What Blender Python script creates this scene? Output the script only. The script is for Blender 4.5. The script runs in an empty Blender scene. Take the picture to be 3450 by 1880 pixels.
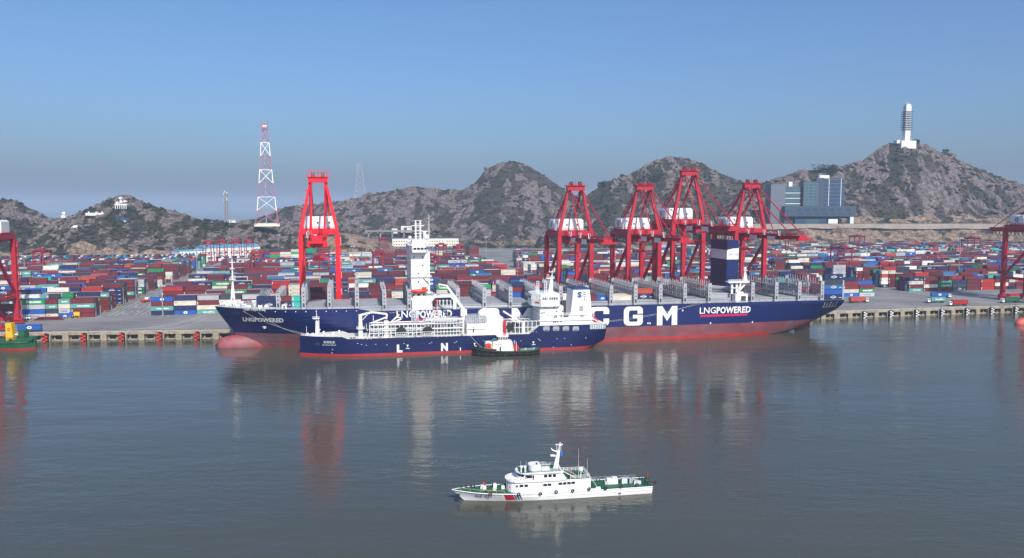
import bpy, bmesh, math, random
import numpy as np
from mathutils import Vector, Matrix, noise
R = math.radians
sc = bpy.context.scene
COL = sc.collection

# ---------------------------------------------------------------- camera
F, H, PIT = 2700.0, 75.0, math.atan(240 / 2700.0)     # focal length in photo pixels, height above water, pitch
cam = bpy.data.cameras.new('camera'); co = bpy.data.objects.new('camera', cam); COL.objects.link(co)
cam.sensor_width = 36; cam.lens = 36 * F / 3450; cam.clip_start = 1; cam.clip_end = 90000
co.location = (0, 0, H); co.rotation_euler = (math.pi / 2 - PIT, 0, 0)
sc.camera = co

# ---------------------------------------------------------------- sky, sun, exposure
SUN_EL, SUN_AZ = R(40), R(158)      # azimuth clockwise from +Y: behind the camera, a little to the right
wd = bpy.data.worlds.new('World'); sc.world = wd; wd.use_nodes = True
nt = wd.node_tree; bg = nt.nodes['Background']
sky = nt.nodes.new('ShaderNodeTexSky'); sky.sky_type = 'NISHITA'; sky.sun_disc = False
sky.sun_elevation = SUN_EL; sky.sun_rotation = SUN_AZ; sky.altitude = 0
sky.air_density = 1.0; sky.dust_density = 2.8; sky.ozone_density = 10.0
nt.links.new(sky.outputs[0], bg.inputs[0]); bg.inputs[1].default_value = 0.148
sl = bpy.data.lights.new('sun', 'SUN'); sl.energy = 4.9; sl.angle = R(0.53); sl.color = (1.0, 0.93, 0.84)
so = bpy.data.objects.new('sun', sl); COL.objects.link(so)
sd = Vector((math.sin(SUN_AZ) * math.cos(SUN_EL), math.cos(SUN_AZ) * math.cos(SUN_EL), math.sin(SUN_EL)))
so.rotation_euler = (-sd).to_track_quat('-Z', 'Y').to_euler(); so.location = (0, -200, 400)
vs = sc.view_settings; vs.view_transform = 'Standard'; vs.look = 'None'; vs.exposure = 0.0; vs.gamma = 1.0
vs.use_curve_mapping = False
sc.render.engine = 'CYCLES'
sc.cycles.volume_bounces = 0

# ---------------------------------------------------------------- photo pixel -> world
_c, _s = math.cos(PIT), math.sin(PIT)
def ray(u, v):
    a = (u - 1725) / F; b = -(v - 940) / F
    return Vector((a, _c + b * _s, -_s + b * _c))
def P(u, v, z=0.0):                      # point of the horizontal plane at height z seen at a pixel
    d = ray(u, v); t = (z - H) / d.z
    return Vector((d.x * t, d.y * t, z))
def D(u, v, Y):                          # point at distance Y seen at a pixel
    d = ray(u, v); t = Y / d.y
    return Vector((d.x * t, Y, H + d.z * t))
class Frame:                             # a local frame: origin, x axis turned by ang, y to its left
    def __init__(s, o, ang):
        s.o = Vector((o[0], o[1], o[2] if len(o) > 2 else 0)); s.ang = ang
        s.ex = Vector((math.cos(ang), math.sin(ang), 0)); s.ey = Vector((-math.sin(ang), math.cos(ang), 0))
    def w(s, x, y, z=0): return s.o + s.ex * x + s.ey * y + Vector((0, 0, z))
    def pl(s, u, v, y):                  # pixel on the vertical plane local y
        d = ray(u, v); o = Vector((0, 0, H)) - s.o
        t = (y - o.dot(s.ey)) / d.dot(s.ey); q = o + d * t
        return q.dot(s.ex), q.z
    def gr(s, u, v, z):                  # pixel on the horizontal plane local z
        q = P(u, v, z + s.o.z) - s.o
        return q.dot(s.ex), q.dot(s.ey)
def pix(p):
    z = p.z - H; f = p.y * _c - z * _s; up = p.y * _s + z * _c
    return 1725 + F * p.x / f, 940 - F * up / f

# ---------------------------------------------------------------- materials
MATS = {}
def mat(name, col, rough=0.6, metal=0.0, var=0.12, scale=0.25, streak=0.0, bump=0.0, bscale=2.0, spec=0.5, col2=None, alt=0.5, altscale=0.1):
    if name in MATS: return MATS[name]
    m = bpy.data.materials.new(name); m.use_nodes = True; MATS[name] = m
    n = m.node_tree; p = n.nodes['Principled BSDF']
    p.inputs['Roughness'].default_value = rough; p.inputs['Metallic'].default_value = metal
    p.inputs['Specular IOR Level'].default_value = spec
    tc = n.nodes.new('ShaderNodeTexCoord')
    nz = n.nodes.new('ShaderNodeTexNoise'); nz.inputs['Scale'].default_value = scale; nz.inputs['Detail'].default_value = 5
    n.links.new(tc.outputs['Object'], nz.inputs['Vector'])
    rgb = n.nodes.new('ShaderNodeRGB'); rgb.outputs[0].default_value = (*col, 1)
    src = rgb.outputs[0]
    if col2:
        n2 = n.nodes.new('ShaderNodeTexNoise'); n2.inputs['Scale'].default_value = altscale; n2.inputs['Detail'].default_value = 6
        n.links.new(tc.outputs['Object'], n2.inputs['Vector'])
        rp = n.nodes.new('ShaderNodeValToRGB'); rp.color_ramp.elements[0].position = alt - 0.08; rp.color_ramp.elements[1].position = alt + 0.08
        n.links.new(n2.outputs[0], rp.inputs[0])
        mx = n.nodes.new('ShaderNodeMixRGB'); n.links.new(rp.outputs[0], mx.inputs[0]); n.links.new(src, mx.inputs[1]); mx.inputs[2].default_value = (*col2, 1)
        src = mx.outputs[0]
    mr = n.nodes.new('ShaderNodeMapRange'); mr.inputs[1].default_value = 0.3; mr.inputs[2].default_value = 0.7
    mr.inputs[3].default_value = 1 - var; mr.inputs[4].default_value = 1 + var
    n.links.new(nz.outputs[0], mr.inputs[0])
    hs = n.nodes.new('ShaderNodeHueSaturation'); n.links.new(src, hs.inputs['Color']); n.links.new(mr.outputs[0], hs.inputs['Value'])
    last = hs.outputs[0]
    if streak:
        mp = n.nodes.new('ShaderNodeMapping'); mp.inputs['Scale'].default_value = (1.3, 1.3, 0.06); n.links.new(tc.outputs['Object'], mp.inputs[0])
        n3 = n.nodes.new('ShaderNodeTexNoise'); n3.inputs['Scale'].default_value = 1.0; n3.inputs['Detail'].default_value = 4; n.links.new(mp.outputs[0], n3.inputs['Vector'])
        m3 = n.nodes.new('ShaderNodeMapRange'); m3.inputs[1].default_value = 0.52; m3.inputs[2].default_value = 0.75; m3.inputs[3].default_value = 0; m3.inputs[4].default_value = streak
        n.links.new(n3.outputs[0], m3.inputs[0])
        mx = n.nodes.new('ShaderNodeMixRGB'); n.links.new(m3.outputs[0], mx.inputs[0]); n.links.new(last, mx.inputs[1]); mx.inputs[2].default_value = (0.16, 0.10, 0.07, 1)
        last = mx.outputs[0]
    n.links.new(last, p.inputs['Base Color'])
    if bump:
        nb = n.nodes.new('ShaderNodeTexNoise'); nb.inputs['Scale'].default_value = bscale; nb.inputs['Detail'].default_value = 5
        n.links.new(tc.outputs['Object'], nb.inputs['Vector'])
        b = n.nodes.new('ShaderNodeBump'); b.inputs['Strength'].default_value = bump; b.inputs['Distance'].default_value = 0.3
        n.links.new(nb.outputs[0], b.inputs['Height']); n.links.new(b.outputs[0], p.inputs['Normal'])
    return m

M = {}
def dm(k, *a, **kw): M[k] = mat(k, *a, **kw)
dm('navy', (0.006, 0.0145, 0.098), 0.38, var=0.10, scale=0.05, streak=0.04)
dm('navy2', (0.005, 0.011, 0.070), 0.35, var=0.10, scale=0.08, streak=0.04)
dm('antifoul', (0.19, 0.045, 0.055), 0.75, var=0.22, scale=0.12, col2=(0.165, 0.075, 0.088), alt=0.5, altscale=0.05, streak=0.10)
dm('antifoul_wet', (0.36, 0.028, 0.028), 0.4, var=0.18, scale=0.2)
dm('white', (0.80, 0.80, 0.78), 0.45, var=0.05, scale=0.3, streak=0.06)
dm('cream_white', (0.74, 0.72, 0.64), 0.5, var=0.06, scale=0.3, streak=0.08)
dm('letter', (0.82, 0.82, 0.80), 0.5, var=0.04)
dm('hatch', (0.33, 0.34, 0.36), 0.6, var=0.14, scale=0.12, streak=0.05)
dm('steel', (0.36, 0.37, 0.39), 0.55, var=0.12, scale=0.4)
dm('darksteel', (0.05, 0.05, 0.055), 0.6, var=0.2)
dm('crane', (0.74, 0.003, 0.018), 0.45, var=0.07, scale=0.2)
dm('crane_old', (0.43, 0.006, 0.025), 0.5, var=0.16, scale=0.3, streak=0.12)
dm('crane_yard', (0.27, 0.008, 0.03), 0.55, var=0.2, scale=0.3, streak=0.15)
dm('black', (0.015, 0.015, 0.017), 0.6, var=0.2)
dm('rubber', (0.02, 0.02, 0.02), 0.85, var=0.2)
dm('glass', (0.012, 0.018, 0.028), 0.08, var=0.1)
dm('deckgreen', (0.015, 0.10, 0.045), 0.65, var=0.15, scale=0.6)
dm('bluetrim', (0.03, 0.13, 0.22), 0.6)
dm('flagred', (0.55, 0.015, 0.02), 0.5, var=0.05)
dm('stripeblue', (0.02, 0.05, 0.20), 0.5, var=0.05)
dm('magenta', (0.55, 0.01, 0.08), 0.5, var=0.05)
dm('orange', (0.75, 0.04, 0.015), 0.5, var=0.08)
dm('yellow', (0.75, 0.45, 0.01), 0.5, var=0.06)
dm('hullgreen', (0.012, 0.10, 0.04), 0.5, var=0.15, streak=0.1)
dm('logoteal', (0.03, 0.25, 0.20), 0.5)
dm('pipe', (0.55, 0.58, 0.58), 0.4, var=0.15)
dm('concrete', (0.27, 0.26, 0.25), 0.85, var=0.10, scale=0.05, bump=0.2, col2=(0.20, 0.195, 0.19), alt=0.55, altscale=0.02)
dm('quayface', (0.37, 0.32, 0.225), 0.85, var=0.22, scale=0.35, streak=0.45, col2=(0.27, 0.235, 0.18), alt=0.52, altscale=0.25)
dm('pile', (0.12, 0.11, 0.10), 0.9, var=0.2)
dm('kerb', (0.38, 0.37, 0.34), 0.85, var=0.12)
dm('paint', (0.62, 0.62, 0.58), 0.8, var=0.15, scale=1)
dm('soil', (0.13, 0.10, 0.075), 0.95, var=0.2, scale=0.5)
dm('wallwhite', (0.72, 0.72, 0.70), 0.7, var=0.05, streak=0.05)
dm('wallcream', (0.70, 0.66, 0.55), 0.7, var=0.05, streak=0.05)
dm('roofblue', (0.08, 0.36, 0.52), 0.5, var=0.1)
dm('roofdark', (0.03, 0.06, 0.16), 0.6, var=0.15)
dm('glassblue', (0.03, 0.07, 0.13), 0.12, var=0.15, scale=0.15)
dm('glassteal', (0.05, 0.13, 0.16), 0.15, var=0.15, scale=0.1)
dm('panelgrey', (0.13, 0.145, 0.175), 0.5, var=0.06)
dm('paneldark', (0.045, 0.065, 0.10), 0.4, var=0.1)
dm('towerred', (0.36, 0.11, 0.17), 0.6, var=0.1)
dm('towergrey', (0.28, 0.30, 0.33), 0.6, var=0.1)
dm('rope', (0.55, 0.54, 0.48), 0.9, var=0.1)
dm('bark', (0.06, 0.045, 0.035), 0.9)
CC = dict(maroon=(0.15, 0.018, 0.026), darkmaroon=(0.095, 0.016, 0.024), red=(0.36, 0.02, 0.02), orange=(0.42, 0.06, 0.035),
          navy=(0.012, 0.022, 0.085), blue=(0.012, 0.09, 0.36), steelblue=(0.03, 0.12, 0.26), cream=(0.62, 0.58, 0.47), white=(0.72, 0.71, 0.66),
          teal=(0.10, 0.32, 0.28), aqua=(0.04, 0.42, 0.36), green=(0.01, 0.26, 0.085), darkgreen=(0.012, 0.11, 0.06), grey=(0.42, 0.44, 0.46), charcoal=(0.035, 0.045, 0.065))
for k, c in CC.items(): dm('box_' + k, c, 0.5, var=0.13, scale=0.35, streak=0.10)

# ---------------------------------------------------------------- mesh builder
class MB:
    def __init__(s): s.v = []; s.f = []; s.m = []
    def add(s, vs, fs, m=0):
        n = len(s.v); s.v += [tuple(v) for v in vs]; s.f += [tuple(i + n for i in f) for f in fs]; s.m += [m] * len(fs); return s
    def box(s, x0, x1, y0, y1, z0, z1, m=0):
        return s.add([(x0, y0, z0), (x1, y0, z0), (x1, y1, z0), (x0, y1, z0), (x0, y0, z1), (x1, y0, z1), (x1, y1, z1), (x0, y1, z1)],
                     [(3, 2, 1, 0), (4, 5, 6, 7), (0, 1, 5, 4), (1, 2, 6, 5), (2, 3, 7, 6), (3, 0, 4, 7)], m)
    def cbox(s, c, d, m=0):
        return s.box(c[0] - d[0] / 2, c[0] + d[0] / 2, c[1] - d[1] / 2, c[1] + d[1] / 2, c[2] - d[2] / 2, c[2] + d[2] / 2, m)
    def beam(s, p, q, w, h=None, m=0, w2=None, h2=None):
        p, q = Vector(p), Vector(q); h = h or w; d = (q - p).normalized()
        up = Vector((0, 0, 1)) if abs(d.z) < 0.95 else Vector((0, 1, 0))
        a = d.cross(up).normalized(); b = a.cross(d); w2 = w2 or w; h2 = h2 or h
        vs = [o + a * sx * ww / 2 + b * sy * hh / 2 for o, ww, hh in ((p, w, h), (q, w2, h2)) for sx, sy in ((-1, -1), (1, -1), (1, 1), (-1, 1))]
        return s.add(vs, [(0, 1, 2, 3), (7, 6, 5, 4), (0, 4, 5, 1), (1, 5, 6, 2), (2, 6, 7, 3), (3, 7, 4, 0)], m)
    def tube(s, p, q, r, r2=None, n=8, m=0):
        p, q = Vector(p), Vector(q); r2 = r if r2 is None else r2; d = (q - p).normalized()
        up = Vector((0, 0, 1)) if abs(d.z) < 0.95 else Vector((0, 1, 0)); a = d.cross(up).normalized(); b = a.cross(d)
        vs = []
        for i in range(n):
            t = 2 * math.pi * i / n; o = a * math.cos(t) + b * math.sin(t); vs += [p + o * r, q + o * r2]
        fs = [(2 * i, 2 * i + 1, (2 * i + 3) % (2 * n), (2 * i + 2) % (2 * n)) for i in range(n)]
        fs += [tuple(2 * i for i in range(n))[::1], tuple(2 * i + 1 for i in range(n))[::-1]]
        return s.add(vs, fs, m)
    def path(s, pts, r, n=6, m=0):
        for p, q in zip(pts, pts[1:]): s.tube(p, q, r, n=n, m=m)
        return s
    def prism(s, poly, z0, z1, m=0, top=None):      # poly in xy, optional other outline at the top
        top = top or poly; n = len(poly)
        vs = [(x, y, z0) for x, y in poly] + [(x, y, z1) for x, y in top]
        fs = [(i, (i + 1) % n, n + (i + 1) % n, n + i) for i in range(n)] + [tuple(range(n))[::-1], tuple(range(n, 2 * n))]
        return s.add(vs, fs, m)
    def xprism(s, poly, y0, y1, m=0):               # poly in xz (counter clockwise seen from -y), extruded along y
        n = len(poly); vs = [(x, y0, z) for x, z in poly] + [(x, y1, z) for x, z in poly]
        fs = [((i + 1) % n, i, n + i, n + (i + 1) % n) for i in range(n)] + [tuple(range(n)), tuple(range(n, 2 * n))[::-1]]
        return s.add(vs, fs, m)
    def ball(s, c, r, m=0, n=10, k=6, sz=1.0, sx=1.0, sy=1.0):
        vs = [(c[0] + sx * r * math.sin(math.pi * j / k) * math.cos(2 * math.pi * i / n), c[1] + sy * r * math.sin(math.pi * j / k) * math.sin(2 * math.pi * i / n), c[2] + sz * r * math.cos(math.pi * j / k)) for j in range(k + 1) for i in range(n)]
        fs = [(j * n + i, (j + 1) * n + i, (j + 1) * n + (i + 1) % n, j * n + (i + 1) % n) for j in range(k) for i in range(n)]
        return s.add(vs, fs, m)
    def torus(s, c, r, rr, m=0, n=12, k=6, axis='y'):
        vs = []
        for i in range(n):
            for j in range(k):
                a, b = 2 * math.pi * i / n, 2 * math.pi * j / k; q = r + rr * math.cos(b)
                o = (q * math.cos(a), rr * math.sin(b), q * math.sin(a))
                vs.append((c[0] + o[0], c[1] + o[1], c[2] + o[2]))
        fs = [(i * k + j, ((i + 1) % n) * k + j, ((i + 1) % n) * k + (j + 1) % k, i * k + (j + 1) % k) for i in range(n) for j in range(k)]
        return s.add(vs, fs, m)
    def rail(s, pts, h=1.1, step=2.0, r=0.05, m=0, bars=2):
        for p, q in zip(pts, pts[1:]):
            p, q = Vector(p), Vector(q); L = (q - p).length; k = max(1, int(L / step))
            for i in range(k + 1):
                o = p.lerp(q, i / k); s.beam(o, o + Vector((0, 0, h)), r * 2, m=m)
            for j in range(1, bars + 1):
                dz = Vector((0, 0, h * j / bars)); s.beam(p + dz, q + dz, r * 2, m=m)
        return s
    def mesh(s, name, mats, smooth=False):
        me = bpy.data.meshes.new(name); me.from_pydata(s.v, [], s.f)
        for m in (mats if isinstance(mats, (list, tuple)) else [mats]): me.materials.append(M[m] if isinstance(m, str) else m)
        if len(me.materials) > 1: me.polygons.foreach_set('material_index', s.m)
        if smooth: me.polygons.foreach_set('use_smooth', [True] * len(s.f))
        me.update(); return me
    def build(s, name, mats, parent=None, smooth=False, fix=False):
        me = s.mesh(name, mats, smooth)
        if fix:
            b = bmesh.new(); b.from_mesh(me); bmesh.ops.remove_doubles(b, verts=b.verts, dist=0.001); bmesh.ops.recalc_face_normals(b, faces=b.faces); b.to_mesh(me); b.free()
        return link(name, me, parent)
def link(name, me, parent=None, loc=None, rz=None):
    o = bpy.data.objects.new(name, me); COL.objects.link(o); o.parent = parent
    if loc is not None: o.location = loc
    if rz is not None: o.rotation_euler = (0, 0, rz)
    return o
def tag(o, label, cat, group=None):
    o['label'] = label; o['category'] = cat
    if group: o['group'] = group
    return o
def thing(name, label, cat, fr=None, loc=(0, 0, 0), rz=0, group=None):
    o = bpy.data.objects.new(name, None); COL.objects.link(o); o.empty_display_size = 1
    o.location = fr.o if fr else loc; o.rotation_euler = (0, 0, fr.ang if fr else rz)
    return tag(o, label, cat, group)
def struct(o, kind='structure'): o['kind'] = kind; return o
def copy_tree(o, parent=None):
    c = o.copy(); COL.objects.link(c); c.parent = parent
    for ch in list(o.children): copy_tree(ch, c)
    return c
TXT = {}
def textmesh(s, bold=0.03, res=2, space=1.0):
    k = (s, bold, res, space)
    if k in TXT: return TXT[k]
    cu = bpy.data.curves.new('t', 'FONT'); cu.body = s; cu.size = 1.0; cu.offset = bold; cu.resolution_u = res; cu.space_character = space; cu.fill_mode = 'FRONT'
    o = bpy.data.objects.new('t', cu); COL.objects.link(o); bpy.context.view_layer.update()
    me = bpy.data.meshes.new_from_object(o.evaluated_get(bpy.context.evaluated_depsgraph_get()))
    bpy.data.objects.remove(o); bpy.data.curves.remove(cu)
    v = [tuple(p.co) for p in me.vertices]; f = [tuple(p.vertices) for p in me.polygons]; bpy.data.meshes.remove(me)
    xs = [p[0] for p in v] or [0]; ys = [p[1] for p in v] or [0]
    x0, x1, y0, y1 = min(xs), max(xs), min(ys), max(ys)
    TXT[k] = ([((p[0] - x0) / max(x1 - x0, 1e-6), (p[1] - y0) / max(y1 - y0, 1e-6)) for p in v], f, (x1 - x0) / max(y1 - y0, 1e-6)); return TXT[k]
def textquad(mb, s, x0, x1, z0, z1, yf, m=0, bold=0.03, skew=0.0, res=2, space=1.0):
    """letters filling the rectangle x0..x1, z0..z1, facing -y; yf(x,z) gives the surface"""
    v, f, _ = textmesh(s, bold, res, space); vs = []
    for a, b in v:
        x = x0 + (x1 - x0) * a; z = z0 + (z1 - z0) * b + skew * a; vs.append((x, yf(x, z) if callable(yf) else yf, z))
    mb.add(vs, f, m)
# ================================================================ THE SETTING
GZ = 5.0                                   # height of the quay and yard above the water
TH = R(12.5)
Q = Frame((0, 492, GZ), TH)                # quay frame: x along the quay edge, y inland
rnd = random.Random(11)

# ---------------------------------------------------------------- water
def water_mat():
    m = bpy.data.materials.new('harbour_water'); m.use_nodes = True; n = m.node_tree; p = n.nodes['Principled BSDF']
    p.inputs['Roughness'].default_value = 0.10; p.inputs['IOR'].default_value = 1.33
    tc = n.nodes.new('ShaderNodeTexCoord')
    def nz(scale, sx, sy, det=3, rot=0.0):
        mp = n.nodes.new('ShaderNodeMapping'); mp.inputs['Scale'].default_value = (sx, sy, 1); mp.inputs['Rotation'].default_value = (0, 0, rot)
        n.links.new(tc.outputs['Object'], mp.inputs[0])
        t = n.nodes.new('ShaderNodeTexNoise'); t.inputs['Scale'].default_value = scale; t.inputs['Detail'].default_value = det
        n.links.new(mp.outputs[0], t.inputs['Vector']); return t.outputs[0]
    def math_(op, a, b):
        k = n.nodes.new('ShaderNodeMath'); k.operation = op
        for i, q in enumerate((a, b)):
            if isinstance(q, (int, float)): k.inputs[i].default_value = q
            else: n.links.new(q, k.inputs[i])
        return k.outputs[0]
    cm = n.nodes.new('ShaderNodeMixRGB'); cm.inputs[1].default_value = (0.050, 0.059, 0.046, 1); cm.inputs[2].default_value = (0.078, 0.078, 0.056, 1)
    n.links.new(nz(0.006, 0.6, 1.6, 4, 0.2), cm.inputs[0]); n.links.new(cm.outputs[0], p.inputs['Base Color'])
    calm = n.nodes.new('ShaderNodeMapRange'); calm.inputs[1].default_value = 0.35; calm.inputs[2].default_value = 0.65; calm.inputs[3].default_value = 0.3; calm.inputs[4].default_value = 1.6
    n.links.new(nz(0.012, 0.5, 1.5, 3, 0.15), calm.inputs[0])
    h = math_('ADD', math_('MULTIPLY', nz(0.30, 0.45, 1.0, 3, 0.12), 0.55), math_('MULTIPLY', nz(1.1, 0.5, 1.0, 3, -0.1), 0.16))
    h = math_('MULTIPLY', h, calm.outputs[0])
    h = math_('ADD', h, math_('MULTIPLY', nz(0.07, 0.35, 1.0, 2, 0.2), 0.9))
    b = n.nodes.new('ShaderNodeBump'); b.inputs['Strength'].default_value = 1.0; b.inputs['Distance'].default_value = 0.34
    n.links.new(h, b.inputs['Height']); n.links.new(b.outputs[0], p.inputs['Normal'])
    return m
mb = MB(); S = 26000
mb.add([(-S, -S, 0), (S, -S, 0), (S, S, 0), (-S, S, 0)], [(0, 1, 2, 3)])
struct(mb.build('harbour_water', water_mat()))

# ---------------------------------------------------------------- land and quay
EDGE = [(-700, 38), (-430, 22), (-290, 16.5), (-268, 14.0), (-166, 0), (760, 0)]        # quay edge, in quay coordinates
def edge_y(x):
    for (x0, y0), (x1, y1) in zip(EDGE, EDGE[1:]):
        if x0 <= x <= x1: return y0 + (y1 - y0) * (x - x0) / (x1 - x0)
    return 0
mb = MB(); pts = EDGE + [(1500, 300), (2100, 1200), (1500, 2600), (-1500, 2600), (-1900, 900), (-1300, 300)]
mb.add([Q.w(x, y, 0) for x, y in pts], [tuple(range(len(pts)))])
def ground_mat():
    m = mat('yard_ground', (0.235, 0.228, 0.222), 0.85, var=0.16, scale=0.035, bump=0.15, col2=(0.16, 0.155, 0.15), alt=0.56, altscale=0.018)
    n = m.node_tree; p = n.nodes['Principled BSDF']; l = p.inputs['Base Color'].links[0].from_socket
    tc = n.nodes.new('ShaderNodeTexCoord'); mp = n.nodes.new('ShaderNodeMapping'); mp.inputs['Rotation'].default_value = (0, 0, -TH)
    n.links.new(tc.outputs['Object'], mp.inputs[0])
    nz = n.nodes.new('ShaderNodeTexNoise'); nz.inputs['Scale'].default_value = 1.0; nz.inputs['Detail'].default_value = 4
    m2 = n.nodes.new('ShaderNodeMapping'); m2.inputs['Scale'].default_value = (0.012, 0.45, 1); n.links.new(mp.outputs[0], m2.inputs[0]); n.links.new(m2.outputs[0], nz.inputs['Vector'])
    mr = n.nodes.new('ShaderNodeMapRange'); mr.inputs[1].default_value = 0.5; mr.inputs[2].default_value = 0.72; mr.inputs[3].default_value = 0; mr.inputs[4].default_value = 0.5
    n.links.new(nz.outputs[0], mr.inputs[0])       # tyre tracks that run along the quay
    mx = n.nodes.new('ShaderNodeMixRGB'); n.links.new(mr.outputs[0], mx.inputs[0]); n.links.new(l, mx.inputs[1]); mx.inputs[2].default_value = (0.10, 0.095, 0.09, 1)
    n.links.new(mx.outputs[0], p.inputs['Base Color']); return m
land = struct(mb.build('port_ground', ground_mat()))

def quay_strip(name, y0, y1, z0, z1, m, x_from=-430, x_to=760, lift=0.0):
    mb = MB(); xs = [x for x, _ in EDGE if x_from < x < x_to]; xs = [x_from] + xs + [x_to]
    for xa, xb in zip(xs, xs[1:]):
        a, b = edge_y(xa), edge_y(xb); vs = []
        for z in (z0, z1): vs += [Q.w(xa, a + y0, z), Q.w(xb, b + y0, z), Q.w(xb, b + y1, z), Q.w(xa, a + y1, z)]
        mb.add(vs, [(3, 2, 1, 0), (4, 5, 6, 7), (0, 1, 5, 4), (1, 2, 6, 5), (2, 3, 7, 6), (3, 0, 4, 7)])
    return struct(mb.build(name, m))
qw = quay_strip('quay_wall', -0.6, 3.0, -1.7, 0.02, 'quayface')
quay_strip('quay_kerb', -0.45, -0.05, 0.025, 0.28, 'kerb')
quay_strip('quay_back_wall', 3.2, 4.0, -8, -0.05, 'pile')
quay_strip('crane_rail', 4.8, 5.15, 0.004, 0.05, 'darksteel'); quay_strip('crane_rail', 34.8, 35.15, 0.004, 0.05, 'darksteel')
quay_strip('cable_trench', 2.6, 3.3, 0.004, 0.03, 'kerb')
MODS = [x for x in np.arange(-409.5, 600, 20.5)]
pil = {}
def pillar(w, z0, z1, d):
    k = (w, z0, z1, d)
    if k not in pil: pil[k] = MB().box(-w / 2, w / 2, 0, d, z0, z1).mesh('pillar', 'quayface')
    return pil[k]
def qang(x): return TH + math.atan2(edge_y(x + 1) - edge_y(x - 1), 2)
for x in MODS:
    for dx, w, z0, d in ((0, 4.2, -5.6, 2.6), (10.2, 3.2, -5.2, 2.3)):
        link('pillar', pillar(w, z0, -1.72, d), qw, Q.w(x + dx, edge_y(x + dx) - 0.9, 0), qang(x + dx))
    for dx, w in ((5.3, 5.4), (15.0, 5.4)):
        link('beam', pillar(w, -4.9, -4.3, 1.2), qw, Q.w(x + dx, edge_y(x + dx) - 0.2, 0), qang(x + dx))
    for dx in (3.6, 8.0, 12.4, 17):
        link('pile', pillar(0.9, -9, -1.75, 0.9), qw, Q.w(x + dx, edge_y(x + dx) + 1.6, 0), qang(x + dx))
def fender_mesh(a, b):
    mb = MB(); mb.box(-1.35, 1.35, -0.9, 0.9, -5.3, -0.7, 0)
    for i in range(2):
        for j in range(5):
            if (i + j) % 2 == 0: mb.box(-1.3 + i * 1.32, -1.3 + i * 1.32 + 1.28, -1.02, -0.9, -5.2 + j * 0.9, -5.2 + j * 0.9 + 0.86, 1)
    mb.box(-0.4, 0.4, -0.5, 0.9, -0.7, -0.35, 0)
    return mb.mesh('quay_fender', [a, b])
fm = [fender_mesh('black', 'orange'), fender_mesh('black', 'letter')]
bol = MB().tube((0, 0, 0), (0, 0, 0.55), 0.3, 0.26).tube((0, 0, 0.55), (0, 0, 0.8), 0.48, 0.42).box(-0.5, 0.5, -0.5, 0.5, 0.0, 0.08).mesh('bollard', 'darksteel')
ORD = ['first', 'second', 'third', 'fourth', 'fifth', 'sixth', 'seventh', 'eighth', 'ninth', 'tenth', 'eleventh', 'twelfth', 'thirteenth', 'fourteenth', 'fifteenth', 'sixteenth', 'seventeenth', 'eighteenth', 'nineteenth', 'twentieth', 'twenty-first', 'twenty-second', 'twenty-third', 'twenty-fourth', 'twenty-fifth', 'twenty-sixth']
nl = nr = 0
for x in MODS:
    u, v = pix(Q.w(x, edge_y(x) - 1.8, -3))
    if not (-30 < u < 740 or 2840 < u < 3470): continue
    left = u < 1000
    f = link('quay_fender', fm[0 if left else 1], None, Q.w(x, edge_y(x) - 1.85, 0), qang(x))
    if left: nl += 1
    else: nr += 1
    tag(f, ('red and black chequered quay fender, %s from the green vessel' % ORD[max(0, nl - 1)]) if left else ('white and black chequered quay fender, %s to the right of the big ship stern' % ORD[nr - 1]), 'fender', 'chequered fenders on the quay wall')
    b = link('bollard', bol, None, Q.w(x + 1.5, edge_y(x) + 0.9, 0.006), qang(x))
    tag(b, ('dark mooring bollard above the %s red fender of the left quay' % ORD[max(0, nl - 1)]) if left else ('dark mooring bollard above the %s white fender of the right quay' % ORD[nr - 1]), 'bollard', 'bollards along the quay edge')

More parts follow.
